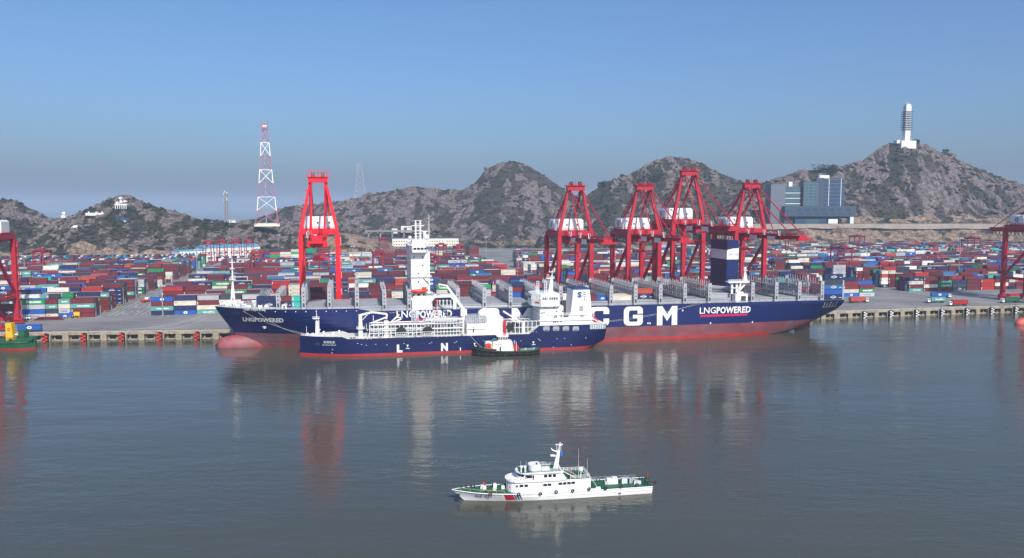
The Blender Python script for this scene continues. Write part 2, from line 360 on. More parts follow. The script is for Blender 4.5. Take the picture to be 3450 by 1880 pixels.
# ---------------------------------------------------------------- hills
def rock_mat():
    m = bpy.data.materials.new('hill_rock_and_scrub'); m.use_nodes = True; n = m.node_tree; p = n.nodes['Principled BSDF']
    p.inputs['Roughness'].default_value = 0.95; p.inputs['Specular IOR Level'].default_value = 0.15
    tc = n.nodes.new('ShaderNodeTexCoord')
    def nz(scale, det=6, kind='ShaderNodeTexNoise', rough=0.6):
        t = n.nodes.new(kind); t.inputs['Scale'].default_value = scale
        if kind == 'ShaderNodeTexNoise': t.inputs['Detail'].default_value = det; t.inputs['Roughness'].default_value = rough
        n.links.new(tc.outputs['Object'], t.inputs['Vector']); return t
    def ramp(src, stops):
        r = n.nodes.new('ShaderNodeValToRGB'); e = r.color_ramp.elements
        while len(e) < len(stops): e.new(0.5)
        for i, (pos, c) in enumerate(stops): e[i].position = pos; e[i].color = (*c, 1)
        n.links.new(src, r.inputs[0]); return r.outputs[0]
    def mix(f, a, b):
        k = n.nodes.new('ShaderNodeMixRGB'); n.links.new(f, k.inputs[0]); n.links.new(a, k.inputs[1]); n.links.new(b, k.inputs[2]); return k.outputs[0]
    def mth(op, a, b):
        k = n.nodes.new('ShaderNodeMath'); k.operation = op
        for i, q in enumerate((a, b)):
            if isinstance(q, (int, float)): k.inputs[i].default_value = q
            else: n.links.new(q, k.inputs[i])
        return k.outputs[0]
    ar = n.nodes.new('ShaderNodeAttribute'); ar.attribute_name = 'rock'
    ac = n.nodes.new('ShaderNodeAttribute'); ac.attribute_name = 'cliff'
    scrub = ramp(nz(0.09).outputs[0], [(0.32, (0.018, 0.024, 0.016)), (0.52, (0.045, 0.042, 0.030)), (0.68, (0.095, 0.074, 0.060))])
    grass = ramp(nz(0.25, 6, rough=0.7).outputs[0], [(0.35, (0.042, 0.034, 0.028)), (0.6, (0.085, 0.067, 0.054))])
    gm = n.nodes.new('ShaderNodeMapRange'); gm.inputs[1].default_value = 0.50; gm.inputs[2].default_value = 0.60; n.links.new(nz(0.022, 5).outputs[0], gm.inputs[0])
    scrub = mix(gm.outputs[0], scrub, grass)
    rock = ramp(nz(0.16, 8, rough=0.7).outputs[0], [(0.34, (0.075, 0.060, 0.056)), (0.50, (0.165, 0.135, 0.125)), (0.66, (0.27, 0.22, 0.20))])
    tan = ramp(nz(0.12, 8, rough=0.75).outputs[0], [(0.34, (0.13, 0.095, 0.07)), (0.50, (0.27, 0.20, 0.145)), (0.68, (0.40, 0.31, 0.235))])
    fine = nz(0.35, 6, rough=0.7).outputs[0]
    f1 = mth('ADD', ar.outputs['Fac'], mth('MULTIPLY', mth('SUBTRACT', fine, 0.5), 0.9))
    rm = n.nodes.new('ShaderNodeMapRange'); rm.inputs[1].default_value = 0.42; rm.inputs[2].default_value = 0.56; n.links.new(f1, rm.inputs[0])
    f2 = mth('ADD', ac.outputs['Fac'], mth('MULTIPLY', mth('SUBTRACT', nz(0.05, 5).outputs[0], 0.5), 1.2))
    cmk = n.nodes.new('ShaderNodeMapRange'); cmk.inputs[1].default_value = 0.42; cmk.inputs[2].default_value = 0.6; n.links.new(f2, cmk.inputs[0])
    vor = nz(0.12, kind='ShaderNodeTexVoronoi'); vor.feature = 'DISTANCE_TO_EDGE'
    crack = n.nodes.new('ShaderNodeMapRange'); crack.inputs[1].default_value = 0.0; crack.inputs[2].default_value = 0.09; crack.inputs[3].default_value = 0.45; crack.inputs[4].default_value = 1
    n.links.new(vor.outputs['Distance'], crack.inputs[0])
    c = mix(rm.outputs[0], scrub, rock); c = mix(cmk.outputs[0], c, tan)
    hs = n.nodes.new('ShaderNodeHueSaturation'); n.links.new(c, hs.inputs['Color'])
    cr = mth('MAXIMUM', crack.outputs[0], mth('SUBTRACT', 1.0, mth('MAXIMUM', rm.outputs[0], cmk.outputs[0]))); n.links.new(cr, hs.inputs['Value'])
    n.links.new(hs.outputs[0], p.inputs['Base Color'])
    b = n.nodes.new('ShaderNodeBump'); b.inputs['Strength'].default_value = 0.9; b.inputs['Distance'].default_value = 2.5
    n.links.new(nz(0.22, 8, rough=0.75).outputs[0], b.inputs['Height']); n.links.new(b.outputs[0], p.inputs['Normal'])
    return m
RM = rock_mat(); M['rocks'] = RM
dm('boulder', (0.165, 0.136, 0.124), 0.95, var=0.35, scale=0.12, bump=0.8, bscale=0.5, spec=0.15)
dm('shrub', (0.022, 0.030, 0.018), 0.95, var=0.45, scale=0.06, spec=0.1, col2=(0.055, 0.05, 0.03), alt=0.52, altscale=0.02)
dm('leaf', (0.016, 0.030, 0.016), 0.9, var=0.4, scale=0.15, spec=0.2)
N = noise
def nv(x, y, z=0.0): return N.noise(Vector((x, y, z)))
ICO = bmesh.new(); bmesh.ops.create_icosphere(ICO, subdivisions=1, radius=1); IV = [v.co.copy() for v in ICO.verts]; IFC = [tuple(v.index for v in f.verts) for f in ICO.faces]
def lump(mb, p, sx, sy, sz, r, rot=None, jit=0.35):
    m = Matrix.Rotation(r.uniform(0, 6.3), 3, 'Z') if rot is None else Matrix.Rotation(rot, 3, 'Z')
    vs = []
    for v in IV:
        q = v * (1 + r.uniform(-jit, jit)); vs.append(p + m @ Vector((q.x * sx, q.y * sy, q.z * sz)))
    mb.add(vs, IFC)
def hill(name, ridge, foot, footz=5.0, dx=4.0, seed=0.0, cliff=0.0, rocky=0.5, back=260, dx0=None, nboul=700, nshrub=900, pw=1.2, warp=14, bs=(1.5, 4.5), fs=0.8):
    r = random.Random(int(seed * 100) + 5); dx = dx0 or dx
    rp = sorted([D(*q) for q in ridge], key=lambda p: p.x)
    X = np.arange(rp[0].x, rp[-1].x, dx); px = [p.x for p in rp]
    RY = np.interp(X, px, [p.y for p in rp]); RZ = np.interp(X, px, [p.z for p in rp])
    k = np.array([1, 2, 3, 2, 1]) / 9.0; RZs = np.convolve(np.pad(RZ, 2, 'edge'), k, 'valid'); RZ = 0.5 * RZ + 0.5 * RZs
    tc = 0.045 if cliff else 0.0
    ts = ([tc * i / 9 for i in range(9)] if cliff else []) + list(np.linspace(tc, 1, 62)) + [1.03, 1.08, 1.2, 1.5, 2.0]
    V = []; RK = []; CL = []; nt_ = len(ts)
    for i, x in enumerate(X):
        fy = foot + 14 * nv(x / 90, seed) + 5 * nv(x / 25, seed + 3)
        hc = cliff * (0.75 + 0.7 * nv(x / 70, seed + 9) + 0.25 * nv(x / 18, seed + 2)) if cliff else 0
        hc = max(0, min(hc, (RZ[i] - footz) * 0.6))
        for t in ts:
            if t <= 1:
                y = fy + (RY[i] - fy) * t; q = (t - tc) / (1 - tc) if t > tc else 0
                if t < tc:
                    w = t / tc; z = footz + hc * (w ** 0.7); y += 6 * nv(x / 16, z / 11, seed + 4) + 3.5 * nv(x / 6, z / 5, seed)
                else: z = footz + hc + max(0, RZ[i] - footz - hc) * (q ** pw)
                amp = min(1, 4 * q * (1 - q) + 0.12) if t > tc else 0
            else:
                y = RY[i] + back * (t - 1); q = 1; z = RZ[i] - (RZ[i] - footz + 6) * min(1, (t - 1)) ** 0.8; amp = 0.5
            a = nv(x / 75, y / 75, seed); b = nv(x / 30 + 7, y / 34, seed); c = nv(x / 12, y / 16, seed)
            g = 1 - abs(nv(x / 55 + 3, y / 120, seed + 5)) * 2
            z += amp * (warp * a + 0.45 * warp * b + 2.0 * c + 5 * (g - 0.5))
            wx = x + 9 * nv(x / 40, y / 40, seed + 12)
            oc = 0.85 * nv(wx / 22 / fs + 20, y / 46 / fs + 4, seed) + 0.5 * nv(wx / 8.5 / fs, y / 16 / fs, seed + 8) + 0.45 * nv(x / 70, y / 80, seed + 1) + 0.25 * max(0, q - 0.55)
            mk = oc + rocky - 0.5
            if mk > 0.04 and t > tc: z += min(5.0 * fs + 1, 26 * (mk - 0.04)) * (0.3 + 0.7 * amp)
            if t > tc and q > 0.5: z += (q - 0.5) * (3.2 * abs(nv(x / 13, y / 30, seed + 14)) + 2.0 * abs(nv(x / 5.5, y / 9, seed + 15)) - 1.2)
            V.append((x, y, z)); RK.append(max(0, min(1, 0.5 + mk * 3.0))); CL.append((1.0 if nv(x / 26, z / 9, seed + 17) > -0.12 else 0.15) if (t < tc * 1.05 and hc > 3) else 0.0)
    n = len(X); Fc = [(i * nt_ + j, (i + 1) * nt_ + j, (i + 1) * nt_ + j + 1, i * nt_ + j + 1) for i in range(n - 1) for j in range(nt_ - 1)]
    me = bpy.data.meshes.new(name); me.from_pydata(V, [], Fc); me.materials.append(RM)
    for nm, dat in (('rock', RK), ('cliff', CL)):
        at = me.attributes.new(nm, 'FLOAT', 'POINT'); at.data.foreach_set('value', dat)
    me.update(); o = struct(link(name, me))
    mb, ms = MB(), MB(); tries = 0
    idx = [i * nt_ + j for i in range(2, n - 2) for j in range(nt_ - 4)]
    nb = ns = 0
    while (nb < nboul or ns < nshrub) and tries < 60000:
        tries += 1; k_ = r.choice(idx); p = Vector(V[k_]); rk = RK[k_]
        if CL[k_] > 0: continue
        if rk > 0.62 and nb < nboul:
            s = r.uniform(*bs) * r.uniform(0.6, 1.3); lump(mb, p + Vector((0, 0, 0.05 * s)), s * r.uniform(0.7, 1.2), s * r.uniform(1, 1.9), s * r.uniform(0.5, 0.9), r, r.uniform(-0.7, 0.7)); nb += 1
        elif rk < 0.40 and ns < nshrub:
            s = r.uniform(1.0, 2.8); lump(ms, p + Vector((r.uniform(-2, 2), r.uniform(-2, 2), 0.25 * s)), s * 1.3, s * 1.2, s * 0.75, r, jit=0.45); ns += 1
    if mb.v: struct(mb.build('boulders', 'boulder'), 'stuff')
    if ms.v: struct(ms.build('shrubs', 'shrub'), 'stuff')
    return dict(V=V, nt=nt_, X=X, o=o)
HL = hill('hill', [(-220, 700, 1270), (-80, 690, 1270), (0, 676, 1265), (40, 672, 1265), (80, 690, 1260), (120, 714, 1260), (160, 735, 1250), (190, 738, 1250), (225, 734, 1250), (260, 718, 1250), (330, 692, 1255), (380, 667, 1260), (425, 655, 1262), (470, 672, 1260), (520, 695, 1255), (600, 718, 1250), (680, 742, 1245), (720, 741, 1245), (790, 752, 1245), (850, 764, 1250), (940, 772, 1260), (1000, 780, 1260), (1060, 800, 1260), (1100, 835, 1250)], 1085, cliff=17, seed=1.3, rocky=0.30, nboul=800, nshrub=2300, bs=(1.0, 3.0), warp=9, fs=0.5, dx0=3)
HM = hill('hill', [(820, 800, 1800), (880, 745, 1820), (920, 722, 1820), (960, 698, 1820), (1120, 683, 1830), (1180, 672, 1830), (1240, 657, 1840), (1330, 640, 1840), (1400, 628, 1850), (1440, 634, 1850), (1490, 641, 1850), (1560, 640, 1850), (1600, 617, 1850), (1640, 568, 1850), (1690, 547, 1850), (1730, 541, 1850), (1760, 548, 1850), (1790, 563, 1850), (1860, 610, 1850), (1900, 638, 1840), (1960, 668, 1840), (2060, 705, 1830), (2200, 760, 1800)], 1420, cliff=14, seed=4.7, rocky=0.40, nboul=420, nshrub=1900, dx=4.5, bs=(2, 6.5), pw=1.35)
HR = hill('hill', [(1800, 800, 1600), (1900, 735, 1620), (1960, 672, 1640), (1985, 650, 1650), (2050, 612, 1660), (2100, 597, 1660), (2180, 553, 1670), (2230, 533, 1670), (2255, 529, 1670), (2290, 530, 1670), (2350, 546, 1670), (2420, 580, 1660), (2500, 612, 1650), (2600, 650, 1640), (2750, 720, 1620), (2850, 790, 1600)], 1400, cliff=16, seed=7.1, rocky=0.26, nboul=300, nshrub=2200, dx=4.0, bs=(2, 6), pw=1.15)
HT = hill('hill', [(2380, 745, 1540), (2480, 665, 1550), (2560, 622, 1555), (2620, 598, 1560), (2700, 578, 1560), (2790, 567, 1560), (2860, 556, 1565), (2910, 540, 1565), (2960, 502, 1565), (2990, 484, 1565), (3030, 480, 1565), (3075, 480, 1565), (3110, 487, 1565), (3150, 505, 1565), (3250, 551, 1565), (3350, 590, 1560), (3450, 626, 1560), (3600, 680, 1550), (3800, 740, 1540)], 1415, footz=47, cliff=17, seed=10.2, rocky=0.46, nboul=320, nshrub=1300, dx=3.5, bs=(2, 7), pw=1.0, warp=11)
# quarried terrace that carries the office building and the hill road
def terrace(name, x0, x1, prof, seed, dx=4.0, taper=0):
    X = np.arange(x0, x1, dx); ps = []
    for (y0, z0, a0), (y1, z1, a1) in zip(prof, prof[1:]):
        k = max(1, int(math.hypot(y1 - y0, z1 - z0) / 3.0))
        for i in range(k): f = i / k; ps.append((y0 + (y1 - y0) * f, z0 + (z1 - z0) * f, a0))
    ps.append(prof[-1]); V = []; RK = []; CL = []
    for x in X:
        for y, z, a in ps:
            d = a * (8 * nv(x / 34, z / 16, seed) + 6 * nv(x / 13, z / 9, seed + 2) + 3 * nv(x / 5.5, z / 5, seed))
            k_ = 1 if not taper else max(0.02, min(1, (x - x0) / taper, (x1 - x) / taper)) ** 0.6
            V.append((x, y + d + 0.045 * (x - 500) * (0 if taper else 1), 4.5 + (z - 4.5) * k_ + a * 1.5 * nv(x / 9, y / 9, seed)))
            m = nv(x / 22, z / 10, seed + 6); CL.append(0.9 if a > 0.2 and m > -0.12 else 0.28); RK.append(0.62 if nv(x / 14, z / 6, seed + 5) > 0.1 else 0.3)
    k = len(ps); Fc = [(i * k + j, (i + 1) * k + j, (i + 1) * k + j + 1, i * k + j + 1) for i in range(len(X) - 1) for j in range(k - 1)]
    me = bpy.data.meshes.new(name); me.from_pydata(V, [], Fc); me.materials.append(RM)
    for nm, dat in (('rock', RK), ('cliff', CL)):
        at = me.attributes.new(nm, 'FLOAT', 'POINT'); at.data.foreach_set('value', dat)
    me.update(); return struct(link(name, me))
terrace('terrace', 330, 1150, [(1322, 4.6, 1), (1330, 20, 1), (1331, 21, 0.3), (1339, 23, 0.6), (1343, 38, 0.5), (1344, 47, 0.0), (1350, 47.3, 0.0), (1440, 48, 0.0)], 3.3)
terrace('terrace', -345, -180, [(1178, 4.6, 1), (1186, 22, 0.9), (1196, 33, 0.6), (1215, 37, 0.4), (1290, 33, 0.4)], 8.3, 3.5, 75)
mb = MB()
for x in np.arange(334, 1146, 12.0):
    y = 1342.2 + 0.045 * (x - 500); mb.box(x, x + 11.9, y - 1.4, y + 0.8, 40.0 + 2.5 * nv(x / 40, 3.3), 48.3)
o = tag(mb.build('retaining_wall', mat('retwall', (0.34, 0.29, 0.245), 0.9, var=0.14, scale=0.1, streak=0.15)), 'long pale retaining wall below the glass office building', 'wall')
mb = MB(); ys = lambda x: 1347 + 0.045 * (x - 500)
mb.add([(334, ys(334), 47.9), (1146, ys(1146), 47.9), (1146, ys(1146) + 9, 47.9), (334, ys(334) + 9, 47.9)], [(0, 1, 2, 3)])
struct(mb.build('road', mat('asphalt', (0.06, 0.06, 0.062), 0.9, var=0.1)))
# ================================================================ YARD: containers, gantry cranes
L40, L20 = 13.5, 6.6
TP = 3.02                                              # tier pitch
def box_mesh(L, col):
    mb = MB(); l, w, h = L / 2, 1.25, 2.86
    mb.box(-l + 0.05, l - 0.05, -w + 0.06, w - 0.06, 0.1, h - 0.05)
    for sx in (-1, 1):
        for sy in (-1, 1): mb.cbox((sx * (l - 0.1), sy * (w - 0.1), h / 2), (0.2, 0.2, h))
        for z in (0.1, h - 0.1): mb.cbox((sx * (l - 0.1), 0, z), (0.199, 2 * w - 0.4, 0.2))
    for sy in (-1, 1):
        for z in (0.09, h - 0.07): mb.cbox((0, sy * (w - 0.09), z), (L - 0.4, 0.18, 0.14))
        k = int(L / 1.02)
        for i in range(k): mb.cbox((-l + 0.6 + i * (L - 1.2) / (k - 1), sy * (w - 0.035), h / 2), (0.28, 0.05, h - 0.4))
    for y in (-0.55, -0.2, 0.2, 0.55): mb.cbox((l - 0.03, y, h / 2), (0.05, 0.06, h - 0.4))
    return mb.mesh('shipping_container', 'box_' + col)
BM = {}
def bmesh_of(L, col):
    if (L, col) not in BM: BM[(L, col)] = box_mesh(L, col)
    return BM[(L, col)]
def brand_of(col, r):
    t = r.random()
    return {'green': 'EVERGREEN', 'darkgreen': 'EVERGREEN', 'teal': 'CHINA SHIPPING', 'grey': 'COSCO' if t < 0.7 else None, 'navy': 'CMA CGM' if t < 0.75 else None,
            'blue': 'emblem' if t < 0.7 else ('APL' if t < 0.8 else None), 'cream': 'mark' if t < 0.8 else None, 'maroon': 'tick' if t < 0.55 else None, 'steelblue': 'CMA CGM' if t < 0.6 else None,
            'red': 'tick' if t < 0.5 else None, 'aqua': 'tick' if t < 0.8 else None}.get(col)
LT = {}
def letters_of(brand, L, res=2):
    k = (brand, L, res)
    if k in LT: return LT[k]
    mb = MB(); y = -1.305; l = L / 2; m = 'letter'
    if brand == 'EVERGREEN': textquad(mb, 'EVERGREEN', -l * 0.55, l * 0.72, 0.85, 2.15, y, bold=0.05, res=res)
    elif brand == 'CHINA SHIPPING': textquad(mb, 'CHINA SHIPPING', -l * 0.5, l * 0.62, 0.85, 1.75, y, bold=0.05, res=res)
    elif brand == 'COSCO': textquad(mb, 'COSCO', -l * 0.45, l * 0.5, 0.75, 1.75, y, bold=0.04, res=res, space=1.35); m = 'stripeblue'
    elif brand == 'CMA CGM':
        textquad(mb, 'CMA CGM', -l * 0.3, l * 0.3, 0.95, 1.75, y, bold=0.04, res=res)
        mb.add([(-1.2, y, 2.0), (0.5, y, 2.05), (1.3, y, 2.35), (0.1, y, 2.2)], [(0, 1, 2, 3)]); mb.add([(-1.0, y, 0.45), (0.4, y, 0.5), (1.2, y, 0.75), (0, y, 0.65)], [(0, 1, 2, 3)])
        mb.add([(l * .62, y, 0.9), (l * .88, y, 0.9), (l * .88, y, 1.15), (l * .62, y, 1.15)], [(0, 1, 2, 3)])
    elif brand == 'APL': textquad(mb, 'APL', -0.9, 1.4, 0.75, 1.8, y, bold=0.06, res=res)
    elif brand == 'emblem':
        n = 14; vs = []
        for i in range(n):
            a = 2 * math.pi * i / n
            for q in (1.0, 0.42): vs.append((0.2 + 1.25 * q * math.cos(a), y, 1.4 + 0.85 * q * math.sin(a)))
        mb.add(vs, [(2 * i, 2 * ((i + 1) % n), 2 * ((i + 1) % n) + 1, 2 * i + 1) for i in range(n)])
    elif brand == 'mark': mb.add([(-l + 0.6, y, 1.8), (-l + 2.2, y, 1.8), (-l + 2.2, y, 2.15), (-l + 0.6, y, 2.15)], [(0, 1, 2, 3)]); m = 'box_maroon'
    elif brand == 'tick': mb.add([(-l + 0.4, y, 0.5), (-l + 0.75, y, 0.5), (-l + 0.75, y, 2.2), (-l + 0.4, y, 2.2)], [(0, 1, 2, 3)])
    LT[k] = (mb, mb.mesh('lettering', m), m); return LT[k]
COLN = dict(maroon='maroon', darkmaroon='dark brownish red', red='bright red', orange='orange red', navy='navy', blue='bright blue', steelblue='steel blue', cream='cream', white='white', teal='teal', aqua='aqua green', green='green', darkgreen='dark green', grey='grey', charcoal='charcoal')
def container(loc, ang, L, col, brand, label, group):
    o = link('shipping_container', bmesh_of(L, col), None, loc, ang); tag(o, label, 'container', group)
    if brand: link('lettering', letters_of(brand, L)[1], o)
    return o
PAL = (['maroon'] * 34 + ['darkmaroon'] * 16 + ['red'] * 4 + ['orange'] * 3 + ['navy'] * 14 + ['blue'] * 7 + ['steelblue'] * 3 + ['cream'] * 12 + ['white'] * 3 + ['teal'] * 6 + ['green'] * 4 + ['darkgreen'] * 1 + ['grey'] * 6 + ['charcoal'] * 3 + ['aqua'] * 1)
PITCH, NROW, RW = 35.0, 6, 2.66
REG = {'L': (-258, -700, -1), 'M': (-224, 60, 1), 'B': (100, 316, 1), 'R': (362, 1100, 1)}
FRONT = {  # front row stacks as the photograph shows them, bottom tier first: (length, colours)
 'L': [(L40, 'maroon maroon teal maroon'), (L20, 'blue grey cream teal'), (L20, 'cream charcoal teal maroon'), (L40, 'grey blue grey green'), (L40, 'maroon navy maroon darkgreen'), (L40, 'navy maroon blue green')],
 'M': [(L40, 'navy teal maroon blue'), (L40, 'blue navy cream'), (L40, 'teal cream maroon'), (L40, 'green maroon cream'), (L40, 'grey teal maroon'), (L40, 'navy blue maroon cream')],
 'B': [],
 'R': [(L40, 'teal maroon cream navy'), (L40, 'maroon cream maroon maroon'), (L40, 'maroon green green darkmaroon'), (L40, 'navy charcoal navy'), (L40, 'darkmaroon darkmaroon darkmaroon')]}
FRONT['Bend'] = [(L40, 'grey green maroon'), (L40, 'blue cream maroon maroon'), (L40, 'maroon navy navy'), (L40, 'navy navy maroon navy')]
SEC = {('L', 1): ['maroon maroon maroon teal', 'maroon maroon maroon maroon', 'maroon cream maroon cream', 'teal cream maroon teal'],
       ('M', 1): ['maroon maroon maroon maroon', 'maroon maroon maroon maroon', 'blue teal maroon maroon', 'maroon maroon maroon green'],
       ('L', 2): ['navy navy navy navy maroon', 'maroon maroon maroon navy', 'maroon grey maroon cream']}
boxes = []        # every container: (a, b, tier, L, col, brand, region, block, stack, rot)
rc = random.Random(77)
def stack_cols(h, r, last):
    out = []
    for t in range(h):
        out.append(last if last and r.random() < 0.38 else r.choice(PAL)); last = out[-1]
    return out, last
ROTB = {('L', 11), ('L', 12), ('L', 13), ('M', 9), ('R', 11), ('R', 12)}        # blocks whose container ends face the water
for reg, (a0, a1, sg) in REG.items():
    for k in range(16):
        b0 = 78 + PITCH * k
        if reg == 'R': b0 += 22
        if reg in ('M',) and k > 13: continue
        if reg == 'L' and k > 13: continue
        if reg == 'B' and k > 13: continue
        rot = (reg, k) in ROTB
        e0, e1_ = a0, a1
        if reg == 'B' and k > 10: e0 = 122
        n = 0; pos = e0; last = None; front = FRONT.get(reg, []) if k == 0 else []
        if reg == 'B' and k == 0: pass
        prev_h = None; grid = []
        while (pos < e1_) if sg > 0 else (pos > e1_):
            L = front[n][0] if n < len(front) else (L40 if rc.random() < 0.88 else L20)
            if rot: L = 2.44
            if sg > 0 and pos + L > e1_ + 0.1: break
            c = pos + sg * L / 2
            if reg == 'M' and k > 10 and c < -130: pos += sg * (L + 0.65); n += 1; continue
            p = Q.w(c, b0, 4); u = pix(p)[0]
            base = (4, 4, 5, 4, 5, 4, 5, 3, 5, 4, 5, 3, 5, 5, 4, 5)[k] + (1 if nv(c / 50, k * 3.1, 5) > 0.22 else 0) - (1 if nv(c / 35, k * 2.3, 9) > 0.18 else 0)
            if rot: base = 5
            if k == 0 and reg == 'M' and c > -150: base = 3 if rc.random() < 0.6 else 4
            cols_rows = []
            for j in range(NROW if not rot else 1):
                h = max(1, min(5, base + rc.choice([0, 0, 0, 0, -1, 1] if not rot else [0, 0, 0, 0, -1])))
                if rc.random() < 0.05: h = max(0, h - 2)
                cs, last = stack_cols(h, rc, last)
                if reg == 'B' and k in (8, 9) and c < 260: cs = [rc.choice(['cream', 'white', 'white', 'cream', 'cream', 'maroon']) for _ in cs][:3]
                if j == 0:
                    if n < len(front): cs = front[n][1].split()
                    elif (reg, k) in SEC and n < len(SEC[(reg, k)]): cs = SEC[(reg, k)][n].split()
                    elif reg == 'B' and k == 0:
                        m = int(round((a1 - c - 6.4) / 12.8))
                        if m < 4: cs = FRONT['Bend'][m][1].split()
                cols_rows.append(cs)
            if -160 < u < 3620: grid.append((c, L, cols_rows, n))
            n += 1; pos += sg * (L + (0.65 if not rot else 0.12))
        for gi, (c, L, rows, n) in enumerate(grid):
            for j, cs in enumerate(rows):
                hf = len(rows[j - 1]) if j else 0
                hl = len(grid[gi - 1][2][j]) if gi else 0
                hr = len(grid[gi + 1][2][j]) if gi + 1 < len(grid) else 0
                for t, col in enumerate(cs):
                    if t >= hf or t == len(cs) - 1 or t >= hl or t >= hr:
                        boxes.append(dict(a=c, b=b0 + j * RW + (4.9 if rot else 0), t=t, L=L40 if rot else L, col=col, reg=reg, k=k, n=n, j=j, rot=rot, vis=(t >= hf), brand=brand_of(col, rc)))
# the tall empty stacks far back
for (a0, na, b0, nb, h, cols) in ((78, 1, 590, 14, 6, ['maroon', 'darkgreen']), (-20, 4, 596, 3, 5, ['navy', 'maroon', 'orange', 'steelblue']), (-150, 3, 640, 4, 5, ['navy', 'steelblue', 'green', 'maroon']), (-192, 4, 560, 3, 6, ['maroon', 'navy', 'green', 'blue', 'orange', 'cream'])):
    for i in range(na):
        for j in range(nb):
            for t in range(h):
                col = rc.choice(cols)
                if len(cols) == 2: col = cols[0] if j == 0 else cols[1]
                boxes.append(dict(a=a0 + i * 12.9, b=b0 + j * 2.62, t=t, L=L40, col=col, reg='F', k=20, n=i, j=j, rot=False, vis=True, brand=brand_of(col, rc)))
SHIPLINE = lambda u: 1004 if 770 < u < 2780 else 9999
for q in boxes:
    p = Q.w(q['a'], q['b'], q['t'] * TP + 1.3); q['u'], q['v'] = pix(p); q['d'] = p.y
cand = [q for q in boxes if q['vis'] and q['j'] == 0 and not q['rot'] and q['reg'] != 'F' and -15 < q['u'] < 3465 and q['v'] < SHIPLINE(q['u'])]
cand.sort(key=lambda q: q['d']); near = cand[:268]
TIER = ['bottom', 'second', 'third', 'fourth', 'fifth']
SIDE = {'L': 'stack left of the wide road', 'M': 'stack right of the wide road', 'B': 'stack right of the middle road', 'R': 'stack right of the right-hand yard road'}
GRP = {'L': 'containers left of the wide road', 'M': 'containers right of the wide road', 'B': 'containers right of the middle road', 'R': 'containers at the right end of the yard'}
for q in near:
    q['done'] = True
    container(Q.w(q['a'], q['b'], q['t'] * TP + 0.02), TH, q['L'], q['col'], q['brand'], '%s container, %s tier, %s %s, %s row inland' % (COLN[q['col']], TIER[q['t']], ORD[q['n']] if q['n'] < len(ORD) else 'far', SIDE[q['reg']], ORD[q['k']]), GRP[q['reg']])
def attr_mat(name, attr, rough=0.5):
    m = mat(name, (0.5, 0.5, 0.5), rough, var=0.14, scale=0.35, streak=0.12); n = m.node_tree
    a = n.nodes.new('ShaderNodeAttribute'); a.attribute_name = attr
    for l in list(n.links):
        if l.from_node.type == 'RGB': s = l.to_socket; n.links.remove(l); n.links.new(a.outputs['Color'], s)
    return m
mbs = MB(); cols = []
def cbox_in(q):
    l = q['L'] / 2 - 0.06; w = 1.24; h = 2.85; z = q['t'] * TP + 0.02
    if q['rot']: l, w = w, l
    n0 = len(mbs.f)
    vs = [Q.w(q['a'] + sx * l, q['b'] + sy * w, z + zz) for zz in (0, h) for sx, sy in ((-1, -1), (1, -1), (1, 1), (-1, 1))]
    mbs.add(vs, [(4, 5, 6, 7), (0, 1, 5, 4), (1, 2, 6, 5), (2, 3, 7, 6), (3, 0, 4, 7)])
    if not q['rot']:                       # proud frame on the long side
        for zz in (0.0, h - 0.16):
            mbs.add([Q.w(q['a'] - l, q['b'] - w - 0.05, z + zz), Q.w(q['a'] + l, q['b'] - w - 0.05, z + zz), Q.w(q['a'] + l, q['b'] - w - 0.05, z + zz + 0.16), Q.w(q['a'] - l, q['b'] - w - 0.05, z + zz + 0.16)], [(0, 1, 2, 3)])
    c = Vector(CC[q['col']]) * rc.uniform(0.8, 1.2)
    cols.extend([c] * (len(mbs.f) - n0))
    if q['brand'] and q['vis'] and q['j'] == 0 and q['k'] < 13 and not q['rot']:
        lm, _, mm = letters_of(q['brand'], q['L'], 1); n0 = len(mbs.f)
        mbs.add([Q.w(q['a'] + x, q['b'] + y, z + zz) for x, y, zz in lm.v], lm.f); cols.extend([Vector({'letter': (0.8, 0.8, 0.78), 'stripeblue': (0.03, 0.05, 0.16), 'box_maroon': (0.3, 0.03, 0.03)}[mm])] * (len(mbs.f) - n0))
    if q['rot']:                           # door bars
        n0 = len(mbs.f)
        for dx in (-0.5, 0.5): mbs.add([Q.w(q['a'] + dx - 0.05, q['b'] - 6.1, z + .2), Q.w(q['a'] + dx + 0.05, q['b'] - 6.1, z + .2), Q.w(q['a'] + dx + 0.05, q['b'] - 6.1, z + 2.4), Q.w(q['a'] + dx - 0.05, q['b'] - 6.1, z + 2.4)], [(0, 1, 2, 3)])
        cols.extend([Vector((0.5, 0.5, 0.48))] * (len(mbs.f) - n0))
for q in boxes:
    if not q.get('done'): cbox_in(q)
me = mbs.mesh('container_stacks', attr_mat('stack_paint', 'paint'))
at = me.attributes.new('paint', 'FLOAT_COLOR', 'FACE'); at.data.foreach_set('color', np.array([(*c, 1) for c in cols], dtype=np.float32).ravel())
cs_ = link('container_stacks', me); struct(cs_, 'stuff')

